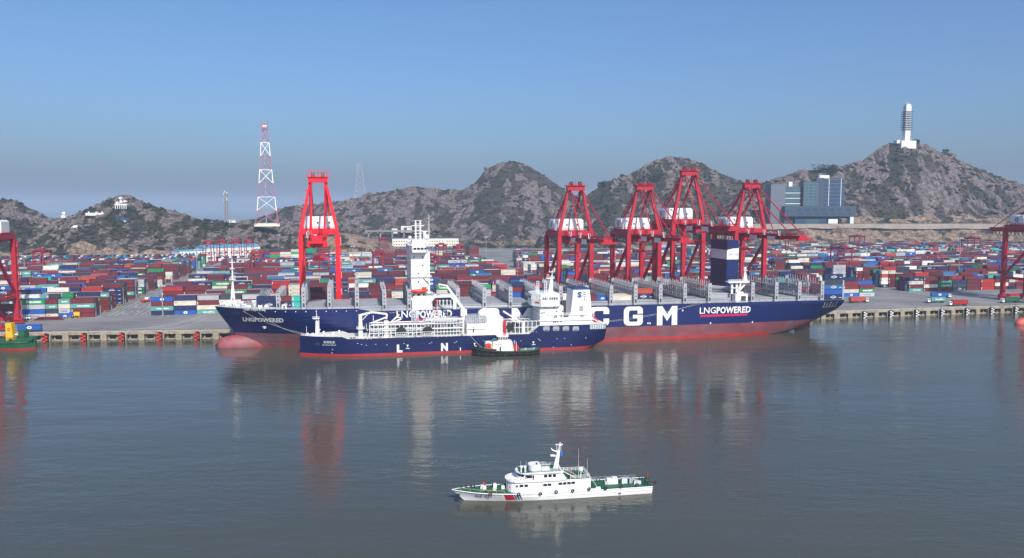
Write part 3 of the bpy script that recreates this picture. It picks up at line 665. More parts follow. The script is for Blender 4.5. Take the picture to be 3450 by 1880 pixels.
# ---------------------------------------------------------------- ship to shore cranes
def sts(x, y, label, paint='crane_old', zs=1.0, boom_z=50.0, parts_extra=True):
    t = thing('quay_crane', label, 'crane', loc=Q.w(x, y, 0.05), rz=TH, group='red ship to shore cranes on the quay')
    B = boom_z; pt = B + 2; G = 30.0
    for sx in (-1, 1):
        for yy in (0, G):
            MB().beam((sx * 10.5, yy, 2.6), (sx * 10.5, yy, pt), 2.6, 2.8).box(sx * 10.5 - 1.7, sx * 10.5 + 1.7, yy - 1.5, yy + 1.5, pt - 5, pt - 4.3).build('leg', paint, t)
            bg_ = MB(); bg_.box(sx * 10.5 - 3.6, sx * 10.5 + 3.6, yy - 0.6, yy + 0.6, 1.0, 2.2, 0)
            for i in range(6): bg_.tube((sx * 10.5 - 3.1 + i * 1.24, yy - 0.25, 0.5), (sx * 10.5 - 3.1 + i * 1.24, yy + 0.25, 0.5), 0.48, n=10, m=1)
            bg_.build('bogie', [paint, 'darksteel'], t)
        MB().beam((sx * 10.5, 1.2, 17), (sx * 10.5, G - 1.2, 17), 1.5, 2.0).build('tie_beam', paint, t)
        MB().beam((sx * 10.5, 1.0, B - 4), (sx * 10.5, G - 1.0, 19), 1.5, 1.5).build('diagonal_brace', paint, t)
        MB().beam((sx * 10.5, 0.5, 15.5), (sx * 10.5, G * 0.45, 4), 1.0, 1.0).build('diagonal_brace', paint, t)
        MB().beam((sx * 10.5, -1.0, B + 3.2), (sx * 10.5, G + 1.0, B + 3.2), 1.7, 3.0).build('side_girder', paint, t)
    for yy in (0, G):
        MB().box(-13.5, 13.5, yy - 1.0, yy + 1.0, 2.3, 4.2).build('sill_beam', paint, t)
        MB().box(-9.6, 9.6, yy - 1.05, yy + 1.05, B + 2.4, B + 5.4).build('portal_beam', paint, t)
    def girder(y0, y1, nm):
        mb = MB()
        for sx in (-1, 1):
            mb.box(sx * 3.6 - 0.8, sx * 3.6 + 0.8, y0, y1, B - 0.4, B + 2.8)
            mb.rail([(sx * 5.2, y0, B + 1.6), (sx * 5.2, y1, B + 1.6)], 1.1, 4, 0.07); mb.box(sx * 4.75 - 0.5, sx * 4.75 + 0.5, y0, y1, B + 1.45, B + 1.6)
        yy = y0 + 0.5
        while yy < y1: mb.box(-2.9, 2.9, yy, yy + 0.7, B + 0.3, B + 1.6); yy += 9.5
        return mb.build(nm, paint, t)
    girder(-46, -1.2, 'boom'); girder(1.2, 52, 'rear_girder')
    mb = MB(); mb.prism([(-4.3, -46), (-2.6, -62), (2.6, -62), (4.3, -46)][::-1], B + 0.3, B + 2.4)
    mb.rail([(-4.6, -46, B + 2.4), (-3.0, -62, B + 2.4), (3.0, -62, B + 2.4), (4.6, -46, B + 2.4)], 1.2, 3, 0.08)
    mb.box(-4.8, 4.8, -64, -61.6, B - 0.3, B + 0.9); mb.build('boom_tip', paint, t)
    for yy in (-8, -30):
        MB().box(-5.6, -5.4, yy - 10, yy - 1, B - 1.3, B + 1.5).build('boom_panel', 'white', t)
    for yy in (-6, -26, -44): MB().beam((-5.3, yy, B + 2), (-5.8, yy, B + 5.2), 0.3).beam((-4.7, yy, B + 2), (-4.4, yy, B + 5.2), 0.3).box(-5.6, -1.2, yy - 1.2, yy + 1.2, B + 2.0, B + 2.4).build('boom_bracket', 'white', t)
    A = B + 5.4 + 26 * zs
    for sx in (-1, 1):
        ml = MB().beam((sx * 10.4, 0, B + 4.7), (sx * 4.3, 1, A), 2.0, 2.2, w2=1.5, h2=1.7)
        for i in range(1, 5):
            f = i / 5; c = Vector((sx * (10.4 - 6.1 * f), f, B + 5 + (A - B - 5) * f)); 
            if sx < 0: ml.box(c.x - 2.6, c.x - 0.6, c.y - 1, c.y + 1, c.z, c.z + 0.3); ml.rail([(c.x - 2.6, c.y - 1, c.z + .3), (c.x - 2.6, c.y + 1, c.z + .3)], 1, 1, 0.08)
        ml.build('mast_leg', paint, t)
        MB().beam((sx * 4.0, 1.5, A - 0.5), (sx * 6.5, G, B + 4.8), 1.2, 1.2).build('rear_mast_leg', paint, t)
        for yy, rr in ((-24, 0.36), (-55, 0.36)): MB().tube((sx * 3.9, 0, A + 0.6), (sx * 3.6, yy, B + 2.7), rr, n=6).build('forestay', paint, t)
        MB().tube((sx * 4.0, 1.8, A + 0.6), (sx * 3.6, 49, B + 2.8), 0.30, n=6).build('backstay', paint, t)
    mb = MB(); mb.box(-5.6, 5.6, -1.4, 2.2, A - 0.8, A + 2.6); mb.rail([(-6.6, -2, A + 2.4), (6.6, -2, A + 2.4)], 1.3, 2.2, 0.08); mb.box(-6.8, 6.8, -2.2, 2.6, A + 2.2, A + 2.5)
    mb.build('mast_head', paint, t)
    for xx in (-3.4, -2.2, 2.2, 3.4): MB().tube((xx - 0.35, 0, A + 3.6), (xx + 0.35, 0, A + 3.6), 1.35, n=12).build('sheave', 'darksteel', t)
    MB().tube((0, 0.4, A + 2.5), (0, 0.4, A + 6.5), 0.15, 0.08).build('lightning_rod', paint, t)
    mb = MB(); poly = [(-10, B + 5.5), (10, B + 5.5), (10, B + 11.8), (8.8, B + 12.8), (-8.8, B + 12.8), (-10, B + 11.8)]
    mb.xprism(poly, 15, 27); h_ = mb.build('machinery_house', 'white', t)
    for xx in (-1.5, 5.5): MB().box(xx, xx + 0.9, 14.92, 15.05, B + 8.4, B + 9.4).build('window', 'glass', h_)
    n_ = 16; lg = MB(); vs = []
    for i in range(n_):
        a = 2 * math.pi * i / n_
        for q in (1.7, 1.05): vs.append((-10.05, 21 + q * math.cos(a), B + 9.2 + q * math.sin(a)))
    lg.add(vs, [(2 * i, 2 * ((i + 1) % n_), 2 * ((i + 1) % n_) + 1, 2 * i + 1) for i in range(n_)]); lg.add([(-10.05, 19.6, B + 9), (-10.05, 22.4, B + 9), (-10.05, 22.4, B + 9.5), (-10.05, 19.6, B + 9.5)], [(0, 1, 2, 3)])
    lg.build('emblem', 'glassblue', h_)
    mb = MB(); mb.box(-11, 11, 13.5, 28.5, B + 5.0, B + 5.45); mb.rail([(-11, 13.5, B + 5.4), (11, 13.5, B + 5.4)], 1.2, 2.5, 0.07); mb.rail([(-11, 28.5, B + 5.4), (-11, 13.5, B + 5.4)], 1.2, 2.5, 0.07); mb.build('house_platform', paint, t)
    # trolley with cab and hanging spreader
    ty = -50 if paint == 'crane' else (-14 if zs > 1.06 else 6)
    if paint == 'crane': MB().beam((-5.2, -1, A + 2.5), (-5.2, -1, A + 5.6), 0.35).beam((5.2, -1, A + 2.5), (5.2, -1, A + 5.6), 0.35).beam((-5.4, -1, A + 5.6), (5.4, -1, A + 5.6), 0.35).build('service_frame', paint, t)
    tr = MB().box(-5.2, 5.2, ty - 4, ty + 4, B - 2.6, B - 0.45).box(-2.5, 2.5, ty - 2.5, ty + 2.5, B + 1.7, B + 3.2).rail([(-4.6, ty - 3.6, B - 0.2), (4.6, ty - 3.6, B - 0.2)], 1.2, 2).build('trolley', paint, t)
    MB().box(2.4, 5.0, ty + 4.2, ty + 7.0, B - 3.8, B - 1.0, 0).box(2.3, 5.1, ty + 4.1, ty + 4.25, B - 3.3, B - 1.8, 1).build('operator_cab', ['white', 'glass'], tr)
    sp = MB().box(-6.1, 6.1, ty - 1.1, ty + 1.1, B - 9.4, B - 8.8).box(-2.2, 2.2, ty - 0.8, ty + 0.8, B - 8.8, B - 7.4)
    for sx in (-1.5, 1.5):
        for sy in (-0.7, 0.7): sp.tube((sx, ty + sy, B - 7.4), (sx, ty + sy, B - 1.4), 0.07, n=4)
    sp.build('spreader', paint, tr)
    fe = MB()
    for i in range(13):
        y0 = 2 + i * 3.6; fe.path([(-4.9, y0, B - 0.2), (-4.9, y0 + 0.6, B - 3.0), (-4.9, y0 + 1.8, B - 3.9), (-4.9, y0 + 3.0, B - 3.0), (-4.9, y0 + 3.6, B - 0.2)], 0.16, 5)
    fe.build('festoon_cable', 'black', t)
    lad = MB()
    for i in range(9):
        z = 5 + i * 5.2
        if z < B - 3: lad.box(11.7, 13.2, 29, 31, z, z + 0.15).rail([(13.2, 29, z), (13.2, 31, z)], 1.1, 1, 0.06); lad.beam((12.6, 29 + (i % 2) * 2, z), (12.6, 31 - (i % 2) * 2, min(z + 5.2, B)), 0.5, 0.12)
    lad.build('stair_tower', paint, t)
    MB().box(-8, -2, -1.2, -1.12, 12 + 0 * B, 14).build('sign_board', 'letter', t) if False else None
    return t
sts(Q.gr(1082, 1095, 0)[0], 5, 'bright red quay crane seen end-on behind the big ship bow section', 'crane', 1.08, 52)
for u, zs, B, lab in ((1938, 1.0, 50, 'dark red quay crane nearest the tanker funnel, leftmost of four together'), (2168, 1.0, 50.5, 'dark red quay crane, second from left of the four together'), (2318, 1.12, 57, 'tallest dark red quay crane, third of the four together'), (2527, 1.05, 51, 'dark red quay crane to the right of the navy funnel')):
    # the crane centre seen at boom height: find its place along the rail
    xs = min(np.arange(-50, 320, 0.5), key=lambda x: abs(pix(Q.w(x, 5, B))[0] - u))
    sts(xs, 5, lab, 'crane_old', zs, B)
xs = min(np.arange(300, 520, 0.5), key=lambda x: abs(pix(Q.w(x - 10.5, 35, 30))[0] - 3384)); sts(xs, 5, 'dark red quay crane cut off by the right edge of the picture', 'crane_old', 1.0, 52)
xs = min(np.arange(-420, -250, 0.5), key=lambda x: abs(pix(Q.w(x + 10.5, 5 + edge_y(x), 30))[0] + 18)); sts(xs, 5 + edge_y(xs), 'red quay crane cut off by the left edge of the picture', 'crane_old', 1.0, 50)

# ---------------------------------------------------------------- rubber tyred yard cranes
def rtg_proto(label):
    t = thing('yard_crane', label, 'crane', group='red rubber tyred yard cranes'); pm = 'crane_yard'; Ht = 26.0
    for sy in (-1, 1):
        for sx in (-1, 1):
            MB().beam((sx * 5.2, sy * 11.8, 1.8), (sx * 4.4, sy * 11.8, Ht), 0.95, 1.1).build('leg', pm, t)
            w = MB()
            for d in (-1.3, 1.3): w.tube((sx * 5.2 + d, sy * 11.8 - 0.4, 0.8), (sx * 5.2 + d, sy * 11.8 + 0.4, 0.8), 0.8, n=10)
            w.build('wheel', 'rubber', t)
        MB().box(-7.2, 7.2, sy * 11.8 - 0.6, sy * 11.8 + 0.6, 1.5, 2.6).build('sill_beam', pm, t)
        MB().box(-3.9, 3.9, sy * 11.8 - 0.5, sy * 11.8 + 0.5, Ht - 1.6, Ht - 0.4).build('tie_beam', pm, t)
        MB().box(-4.6, 4.6, sy * 11.8 - 0.4, sy * 11.8 + 0.4, 11.2, 11.9).build('tie_beam', pm, t)
    for sx in (-1, 1):
        MB().box(sx * 4.4 - 0.6, sx * 4.4 + 0.6, -13.2, 13.2, Ht, Ht + 1.7).rail([(sx * 5.4, -13.2, Ht + 1.2), (sx * 5.4, 13.2, Ht + 1.2)], 1.1, 4, 0.07).build('main_girder', pm, t)
    tr = MB().box(-5.2, 5.2, -5.5, 0.5, Ht + 1.72, Ht + 2.3).box(-3, 3, -4.6, -0.6, Ht + 2.3, Ht + 4.0).rail([(-5.2, -5.5, Ht + 2.3), (5.2, -5.5, Ht + 2.3)], 1.2, 2.5, 0.08).build('trolley', pm, t)
    MB().box(-1.3, 1.3, -9.4, -7.2, Ht - 4.0, Ht - 1.2, 0).box(-0.95, 0.95, -9.46, -9.3, Ht - 3.4, Ht - 1.9, 1).build('operator_cab', ['white', 'glass'], tr)
    MB().box(-3.2, 0.2, -12.9, -12.42, 2.7, 5.6).build('power_unit', 'white', t)
    MB().box(-6.0, 6.0, -2.6, -0.4, 14.2, 14.8).tube((-1.5, -1.5, 14.8), (-1.5, -1.5, Ht + 1.7), 0.08, n=4).tube((1.5, -1.5, 14.8), (1.5, -1.5, Ht + 1.7), 0.08, n=4).build('spreader', pm, tr)
    return t
RTG = [(129, 945, 'over the stacks at the far left, left of the wide road'), (697, 893, 'leftmost of four in front of the white warehouse'), (744, 884, 'second of four in front of the white warehouse'), (793, 884, 'third of four in front of the white warehouse'), (836, 884, 'rightmost of four in front of the white warehouse'),
       (866, 955, 'left of the bright red quay crane, above the bow mast'), (1092, 950, 'between the legs of the bright red quay crane'), (1293, 871, 'far behind, left of the white ship bridge'), (1277, 951, 'just left of the white ship bridge'), (1491, 912, 'second right of the white ship bridge'), (1552, 916, 'beside the middle road, with a white cab'), (1458, 966, 'nearest, partly behind the white ship bridge'),
       (2666, 862, 'at the foot of the cliff under the boom tips'), (2813, 839, 'farthest, at the cliff right of the boom tips'), (2903, 856, 'at the cliff, right of the farthest one'), (2857, 921, 'in the middle of the right yard'), (3292, 865, 'far right, left of the cut-off quay crane')]
proto = None
for u, v, lab in RTG:
    a, b = Q.gr(u, v, 0)
    off = 100 if a > 355 else 78
    k = round((b + 12 - off - 6.5) / PITCH); bb = off + 6.5 + k * PITCH
    aa = min(np.arange(a - 60, a + 60, 0.5), key=lambda x: abs(pix(Q.w(x, bb - 12, 12))[0] - u))
    lb = 'red yard crane ' + lab
    if proto is None: t = proto = rtg_proto(lb)
    else: t = copy_tree(proto); t['label'] = lb
    t.location = Q.w(aa, bb, 0.01); t.rotation_euler = (0, 0, TH)
# ================================================================ THE BIG CONTAINER SHIP
def smooth(t): t = max(0, min(1, t)); return t * t * (3 - 2 * t)
def hull_mesh(L, hb, zdeck, zbot, zmark, xs, mats, stem, nlo=4, nup=7):
    """loft: hb(x,z) half breadth, zdeck(x), zbot(x), zmark colour change, stem(z) = x of the stem at height z"""
    mb = MB(); rings = []
    for x in xs:
        zd, zb = zdeck(x), zbot(x); zm = min(max(zmark, zb), zd)
        zs = [zb + (zm - zb) * i / nlo for i in range(nlo)] + [zm + (zd - zm) * i / nup for i in range(nup + 1)]
        ring = []
        for z in zs:
            xx = max(x, stem(z)); y = hb(xx, z) if xx > stem(z) + 1e-6 else 0.0
            ring.append((xx, y, z))
        rings.append(ring)
    n = len(rings[0])
    for s in (-1, 1):
        o = len(mb.v); mb.v += [(x, s * y, z) for r in rings for x, y, z in r]
        for i in range(len(rings) - 1):
            for j in range(n - 1):
                f = (o + i * n + j, o + (i + 1) * n + j, o + (i + 1) * n + j + 1, o + i * n + j + 1)
                mb.f.append(f if s < 0 else f[::-1]); mb.m.append(0 if j < nlo else 1)
    # deck and transom
    o = len(mb.v)
    for r in rings: x, y, z = r[-1]; mb.v += [(x, -y, z), (x, y, z)]
    for i in range(len(rings) - 1): mb.f.append((o + 2 * i, o + 2 * i + 2, o + 2 * i + 3, o + 2 * i + 1)); mb.m.append(2)
    r = rings[-1]; o = len(mb.v)
    for x, y, z in r: mb.v += [(x, -y, z), (x, y, z)]
    for j in range(n - 1): mb.f.append((o + 2 * j, o + 2 * j + 1, o + 2 * j + 3, o + 2 * j + 2)); mb.m.append(0 if j < nlo else 1)
    return mb
C_L, C_B = 361.0, 21.0
CS = Frame((-159.5, 427.0), R(11))
CZM = 8.0
def c_stem(z): return 9.8 * max(0, 1 - (z - CZM) / 14.4) ** 1.15 if z > CZM else 9.8 + (CZM - z) * 0.55
def c_deck(x): return 20.3 + (1.6 * min(1, max(0, (82 - x) / 6)) if x < 88 else 0) + 0.5 * max(0, 1 - x / 80)
def c_bot(x): return -3 if x < C_L - 60 else -3 + 13.5 * ((x - C_L + 60) / 60.0) ** 2.1
def c_hb(x, z):
    q = max(0, min(1, z / 22.0)); Le = 128 - 62 * q; k = 2.0 + 1.4 * q
    t = max(0, min(1, (x - c_stem(z)) / Le)); y = C_B * (1 - (1 - t) ** k)
    xa = x - (C_L - 105)
    if xa > 0:
        w = (xa / 105.0); zb = c_bot(x); f = max(0, min(1, (z - zb) / max(0.5, 19 - zb)))
        low = 1 - 0.93 * w ** 1.5; y *= low + (1 - low) * f ** 0.55
        y *= 1 - 0.04 * w ** 3
    return y
ship = thing('container_ship', 'huge navy and red container ship with large white letters, moored at the quay', 'ship', CS)
xs = [0, 0.6, 1.5, 3, 5, 7.5, 10, 13, 17, 22, 28, 35, 43, 52, 62, 74, 80, 82, 85, 90, 105, 125, 150, 200, 240] + list(np.arange(256, C_L + 0.1, 5)) + [C_L]
hm_ = hull_mesh(C_L, c_hb, c_deck, c_bot, CZM, xs, None, c_stem)
# split the weathered antifouling from the wet lower strip
hull = hm_.build('hull', ['antifoul', 'navy', 'hatch'], ship, smooth=False, fix=True)
mb = MB(); pr = []        # wet red strip near the waterline, proud of the side
def strip_on_hull(mb, hbf, x0, x1, z0, z1, off, n=60, nz=3, m=0):
    o = len(mb.v)
    for i in range(n + 1):
        x = x0 + (x1 - x0) * i / n
        for j in range(nz + 1):
            z = z0 + (z1 - z0) * j / nz; mb.v.append((x, -hbf(x, z) - off, z))
    for i in range(n):
        for j in range(nz):
            a = o + i * (nz + 1) + j; mb.f.append((a, a + nz + 1, a + nz + 2, a + 1)); mb.m.append(m)
strip_on_hull(mb, lambda x, z: c_hb(x, z), 16, C_L - 46, -1, 1.9, 0.05)
mb.build('waterline_band', 'antifoul_wet', ship)
# bulb
mb = MB(); rings = []
for i in range(13):
    t = i / 12; x = -0.6 + 34 * t; r_ = math.sqrt(max(0, 1 - (1 - min(1, t / 0.35)) ** 2)) if t < 0.35 else 1
    rings.append([(x, 4.4 * r_ * math.cos(a) * (1 - 0.25 * t), 1.0 + (5.9 * r_ - 1.2 * t) * math.sin(a)) for a in [2 * math.pi * k / 16 for k in range(16)]])
for i in range(12):
    mb.add(rings[i] + rings[i + 1], [(k, 16 + k, 16 + (k + 1) % 16, (k + 1) % 16) for k in range(16)])
mb.build('bulbous_bow', mat('bulb_paint', (0.34, 0.035, 0.038), 0.6, var=0.2, scale=0.2, col2=(0.26, 0.09, 0.10), alt=0.52, altscale=0.09), ship, smooth=True, fix=True)
MB().box(C_L - 20, C_L - 10, -0.5, 0.5, -6, 9.0).build('rudder', 'antifoul', ship)
def on_side(z_off=0.06): return lambda x, z: -c_hb(x, z) - z_off
def px_text(s, u0, v0, u1, v1, name='lettering', m='letter', bold=0.05, skewpx=0, nm=None, each=False, space=1.0, ydeep=-C_B):
    """letters in the photo rectangle u0,v0 (top left) .. u1,v1 (bottom right) laid on the near side of the hull"""
    x0, z1 = CS.pl(u0, v0, ydeep); x1, z0 = CS.pl(u1, v1, ydeep); mb = MB()
    textquad(mb, s, x0, x1, z0, z1, on_side(), bold=bold, space=space, skew=skewpx); return mb.build(name, m, ship)
def glyph(ch):       # heavy block letters in a unit square: outline and optional hole bridges
    w = 0.27; h = 0.21
    if ch == 'M': return [[(0, 0), (w, 0), (w, .60), (.5, .22), (.5, .58), (.26, 1), (0, 1)], [(.5, .22), (1 - w, .60), (1 - w, 0), (1, 0), (1, 1), (.74, 1), (.5, .58)]]
    if ch == 'A': return [[(0, 0), (.28, 0), (.5, .68), (.5, 1), (.36, 1)], [(.72, 0), (1, 0), (.64, 1), (.5, 1), (.5, .68)], [(.32, .2), (.68, .2), (.62, .4), (.38, .4)]]
    arc = lambda cx, cz, rx, rz, a0, a1, n=6: [(cx + rx * math.cos(R(a0 + (a1 - a0) * i / n)), cz + rz * math.sin(R(a0 + (a1 - a0) * i / n))) for i in range(n + 1)]
    out = arc(.25, .75, .25, .25, 180, 90); inn = arc(.36, .66, .10, .14, 180, 90)
    top = [[out[i], inn[i], inn[i + 1], out[i + 1]] for i in range(6)]
    bot = [[(p[0], 1 - p[1]) for p in q][::-1] for q in top]
    st = [[(0, .25), (.26, .34), (.26, .66), (0, .75)], [(.25, 1), (.36, .80), (.72, .80), (.80, 1)], [(.36, .20), (.25, 0), (.80, 0), (.72, .20)]]
    to = arc(.80, .80, .20, .20, 90, 0, 4); ti = [(.72, .80)] * 5
    st += [[to[i], ti[i], to[i + 1]] for i in range(4)] + [[(.72, .62), (1, .62), (1, .80), (.72, .80)]]
    st += [[(p[0], 1 - p[1]) for p in q][::-1] for q in ([to[i], ti[i], to[i + 1]] for i in range(4))]
    if ch == 'C': st += [[(.72, .20), (1, .20), (1, .38), (.72, .38)]]
    else: st += [[(.72, .20), (1, .20), (1, .56), (.72, .56)], [(.48, .38), (.72, .38), (.72, .56), (.48, .56)]]
    return top + bot + st
for ch, u0, u1 in (('C', 1612, 1682), ('M', 1724, 1796), ('A', 1838, 1910), ('C', 1984, 2052), ('G', 2102, 2165), ('M', 2214, 2281)):
    v1 = 1097 - (u0 - 1990) * 0.012; x0, z1 = CS.pl(u0, v1 - 62, -C_B); x1, z0 = CS.pl(u1, v1, -C_B); mb = MB()
    for pg in glyph(ch): mb.add([(x0 + (x1 - x0) * a, -c_hb(x0 + (x1 - x0) * a, z0 + (z1 - z0) * b) - 0.07, z0 + (z1 - z0) * b) for a, b in pg], [tuple(range(len(pg)))])
    mb.build('big_letter', 'letter', ship, fix=True)
px_text('LNG', 1336, 1047, 1399, 1070, bold=0.01); px_text('POWERED', 1402, 1046, 1523, 1069, bold=0.035, space=1.06)
px_text('LNG', 2358, 1036, 2412, 1056, bold=0.01); px_text('POWERED', 2415, 1034, 2530, 1054, bold=0.035, space=1.06)
for u0, v0, u1, v1 in ((1400, 1074, 1526, 1077), (2359, 1061, 2520, 1064)):
    x0, z1 = CS.pl(u0, v0, -C_B); x1, z0 = CS.pl(u1, v1, -C_B); mb = MB(); strip_on_hull(mb, c_hb, x0, x1, z0, z1, 0.06, 6, 1); mb.build('underline', 'magenta', ship)
def bow_text(s, x0, x1, z0, z1, bold=0.04, space=1.0, m='letter', skew=0.0, nm='lettering'):
    mb = MB(); textquad(mb, s, x0, x1, z0, z1, lambda x, z: -c_hb(x, z) - 0.12, bold=bold, space=space, skew=skew); mb.build(nm, m, ship)
def bow_fit(u0, v0, u1, v1):     # find x, z on the flared bow by stepping along the ray
    out = []
    for u, v in ((u0, v0), (u1, v1)):
        best = None
        for yy in np.arange(-21, -2, 0.1):
            x, z = CS.pl(u, v, yy)
            if z > 8 and abs(-c_hb(x, z) - yy) < 0.15: best = (x, z); break
        out.append(best or CS.pl(u, v, -14))
    return out
(a0, b1), (a1, b0) = bow_fit(820, 1041, 956, 1085)
(_, t0), (_, _) = bow_fit(819, 1084, 956, 1085)
(xa, za), (xb, zb_) = bow_fit(819, 1083, 956, 1086); zz = (za + zb_) / 2
bow_text('LNGPOWERED', xa, xb, zz, zz + 2.5, bold=0.04)
(xa, za), (xb, zb_) = bow_fit(820, 1046, 894, 1048); bow_text('CMA CGM SYMI', xa, xb, (za + zb_) / 2, (za + zb_) / 2 + 1.05, bold=0.05)
(xa, za), _ = bow_fit(891, 1101, 900, 1101); mb = MB()
n_ = 16; vs = []
for i in range(n_):
    a = 2 * math.pi * i / n_
    for q in (1.0, 0.7): vs.append((xa + q * math.cos(a), -c_hb(xa + q * math.cos(a), za) - 0.12, za + q * math.sin(a)))
mb.add(vs, [(2 * i, 2 * ((i + 1) % n_), 2 * ((i + 1) % n_) + 1, 2 * i + 1) for i in range(n_)])
mb.box(xa - 0.15, xa + 0.15, -c_hb(xa, za) - 0.16, -c_hb(xa, za) - 0.1, za - 0.8, za + 0.8).box(xa - 0.8, xa - 0.16, -c_hb(xa, za) - 0.15, -c_hb(xa, za) - 0.09, za - 0.13, za + 0.13).box(xa + 0.16, xa + 0.8, -c_hb(xa, za) - 0.15, -c_hb(xa, za) - 0.09, za - 0.13, za + 0.13)
mb.build('thruster_mark', 'letter', ship)
# anchor pocket (pale trapezoid on the bow)
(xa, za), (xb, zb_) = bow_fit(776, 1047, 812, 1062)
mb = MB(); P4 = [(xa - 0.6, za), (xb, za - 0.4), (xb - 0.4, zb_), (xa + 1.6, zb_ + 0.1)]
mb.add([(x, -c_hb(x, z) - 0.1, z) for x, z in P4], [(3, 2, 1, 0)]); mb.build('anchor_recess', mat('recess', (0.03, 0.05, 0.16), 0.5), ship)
for i in range(14): x = 12 + i * 5.2; z = c_deck(x) - 1.4; MB().box(x, x + 0.5, -c_hb(x, z) - 0.1, -c_hb(x, z) + 0.3, z, z + 0.35).build('fairlead', 'letter', ship)
for u, v in ((2395, 1089), (2183, 1089), (2190, 1089), (2300, 1046), (2540, 1086), (1480, 1091), (1250, 1095)):
    x, z = CS.pl(u, v, -C_B); MB().box(x - 0.35, x + 0.35, -c_hb(x, z) - 0.06, -c_hb(x, z) + 0.05, z - 0.5, z + 0.5).build('hull_mark', 'letter', ship)
# hatch covers and deck edge between the lashing bridges
NEAR = -C_B + 0.4
def sx_of(u, v=1020): return CS.pl(u, v, NEAR)[0]
POST = [936, 1023, 1110, 1203, 1295, 1379]; AFT = [1543, 1632, 1720, 1807, 1889, 1976, 2059, 2141, 2225, 2307, 2390]; END = [2535, 2615, 2693, 2770]
HZ = 22.6
def half(x): return min(c_hb(x, 22.0), C_B) - 1.0
dm('lashsteel', (0.33, 0.34, 0.36), 0.5, var=0.15, scale=0.4)
def lashing(u, htop, full=True):
    x = sx_of(u); w = half(x) + 0.55; z0 = c_deck(x) + 0.02; z1 = z0 + htop; lb = MB()
    k = 14
    for i in range(1, k):
        y = -w + 2 * w * i / k
        for xx in (-0.8, 0.8): lb.beam((x + xx, y, z0 + 2.2), (x + xx, y, z1 + (0.9 if i % 2 else 0.1)), 0.26)
    for z in (z0 + 2.6, z0 + 0.5 * htop, z1 - 2.4):
        lb.box(x - 0.9, x + 0.9, -w + 0.5, w - 0.5, z, z + 0.22)
        for xx in (-0.88, 0.88): lb.beam((x + xx, -w + 0.5, z + 1.1), (x + xx, w - 0.5, z + 1.1), 0.1)
    for i in range(0, k - 1, 2):
        y0 = -w + 2 * w * i / k + 0.4; y1 = -w + 2 * w * (i + 1) / k
        lb.beam((x - 0.85, y0, z0 + 2.4), (x - 0.85, y1, z0 + 0.5 * htop), 0.22); lb.beam((x + 0.85, y1, z0 + 2.4), (x + 0.85, y0, z0 + 0.5 * htop), 0.22)
        lb.beam((x - 0.85, y0, z0 + 0.5 * htop), (x - 0.85, y1, z1 - 2.4), 0.2)
    o = lb.build('lashing_bridge', 'lashsteel', ship)
    for sy in (-1, 1):
        mb = MB().box(x - 1.05, x + 1.05, sy * w - 0.45, sy * w + 0.45, z0, z1 - 0.3)
        if sy < 0:
            mb.box(x - 0.5, x + 0.5, -w - 0.5, -w - 0.44, z0 + 1.2, z0 + 3.2, 1)
            for q in range(3): mb.box(x - 0.35, x + 0.35, -w - 0.5, -w - 0.44, z0 + 4.5 + q * 2, z0 + 5.1 + q * 2, 1)
        mb.build('end_post', ['steel', 'darksteel'], o)
    return x
allx = [lashing(u, 11.8 if u > 1000 else 9) for u in POST + AFT + END]
x2849 = CS.pl(2846, 1005, NEAR)[0]
bays = []
seq = [CS.pl(848, 1015, -15)[0]] + [sx_of(u) for u in POST]; bays += list(zip(seq, seq[1:]))
seq = [sx_of(u) for u in [1460] + AFT]; bays += list(zip(seq, seq[1:]))
seq = [sx_of(u) for u in END]; bays += list(zip(seq, seq[1:])); bays += [(sx_of(2395), sx_of(2470))]
OPEN = {2, }      # the bay behind the bow is open: its hatch lies on its neighbour
for i, (xa, xb) in enumerate(bays):
    w = min(half(xa), half(xb)) - 1.2; z0 = c_deck(xb) + 0.02
    mb = MB(); mb.box(xa + 1.3, xb - 1.3, -w, w, z0, HZ - 0.7); 
    for k in range(4): mb.box(xa + 1.3 + (xb - xa - 2.6) * k / 3 - 0.12, xa + 1.3 + (xb - xa - 2.6) * k / 3 + 0.12, -w - 0.25, -w, z0, HZ - 0.75)
    mb.build('hatch_coaming', 'hatch', ship)
    for q in range(3):
        y0 = -w - 0.3 + (2 * w + 0.6) * q / 3; y1 = y0 + (2 * w + 0.6) / 3 - 0.12
        h = MB().box(xa + 1.15, xb - 1.15, y0, y1, HZ - 0.68, HZ)
        for k in range(5): xx = xa + 1.8 + (xb - xa - 4) * k / 4; h.box(xx, xx + 0.3, y0 + 0.2, y1 - 0.2, HZ, HZ + 0.07)
        h.build('hatch_cover', 'hatch', ship)
# side rail, walkway pipes, stores along the near deck edge
mb = MB(); mb.rail([(x, -half(x) - 0.85, c_deck(x) + 0.01) for x in np.arange(86, C_L - 12, 25)], 1.1, 2.5, 0.05); mb.build('deck_rail', 'steel', ship)
mb = MB(); 
for z, r_ in ((0.5, 0.22), (1.1, 0.15)): mb.tube((sx_of(1460), -half(150) - 0.2, 20.4 + z), (sx_of(1790), -half(150) - 0.2, 20.4 + z), r_)
mb.build('deck_pipe', 'pipe', ship)
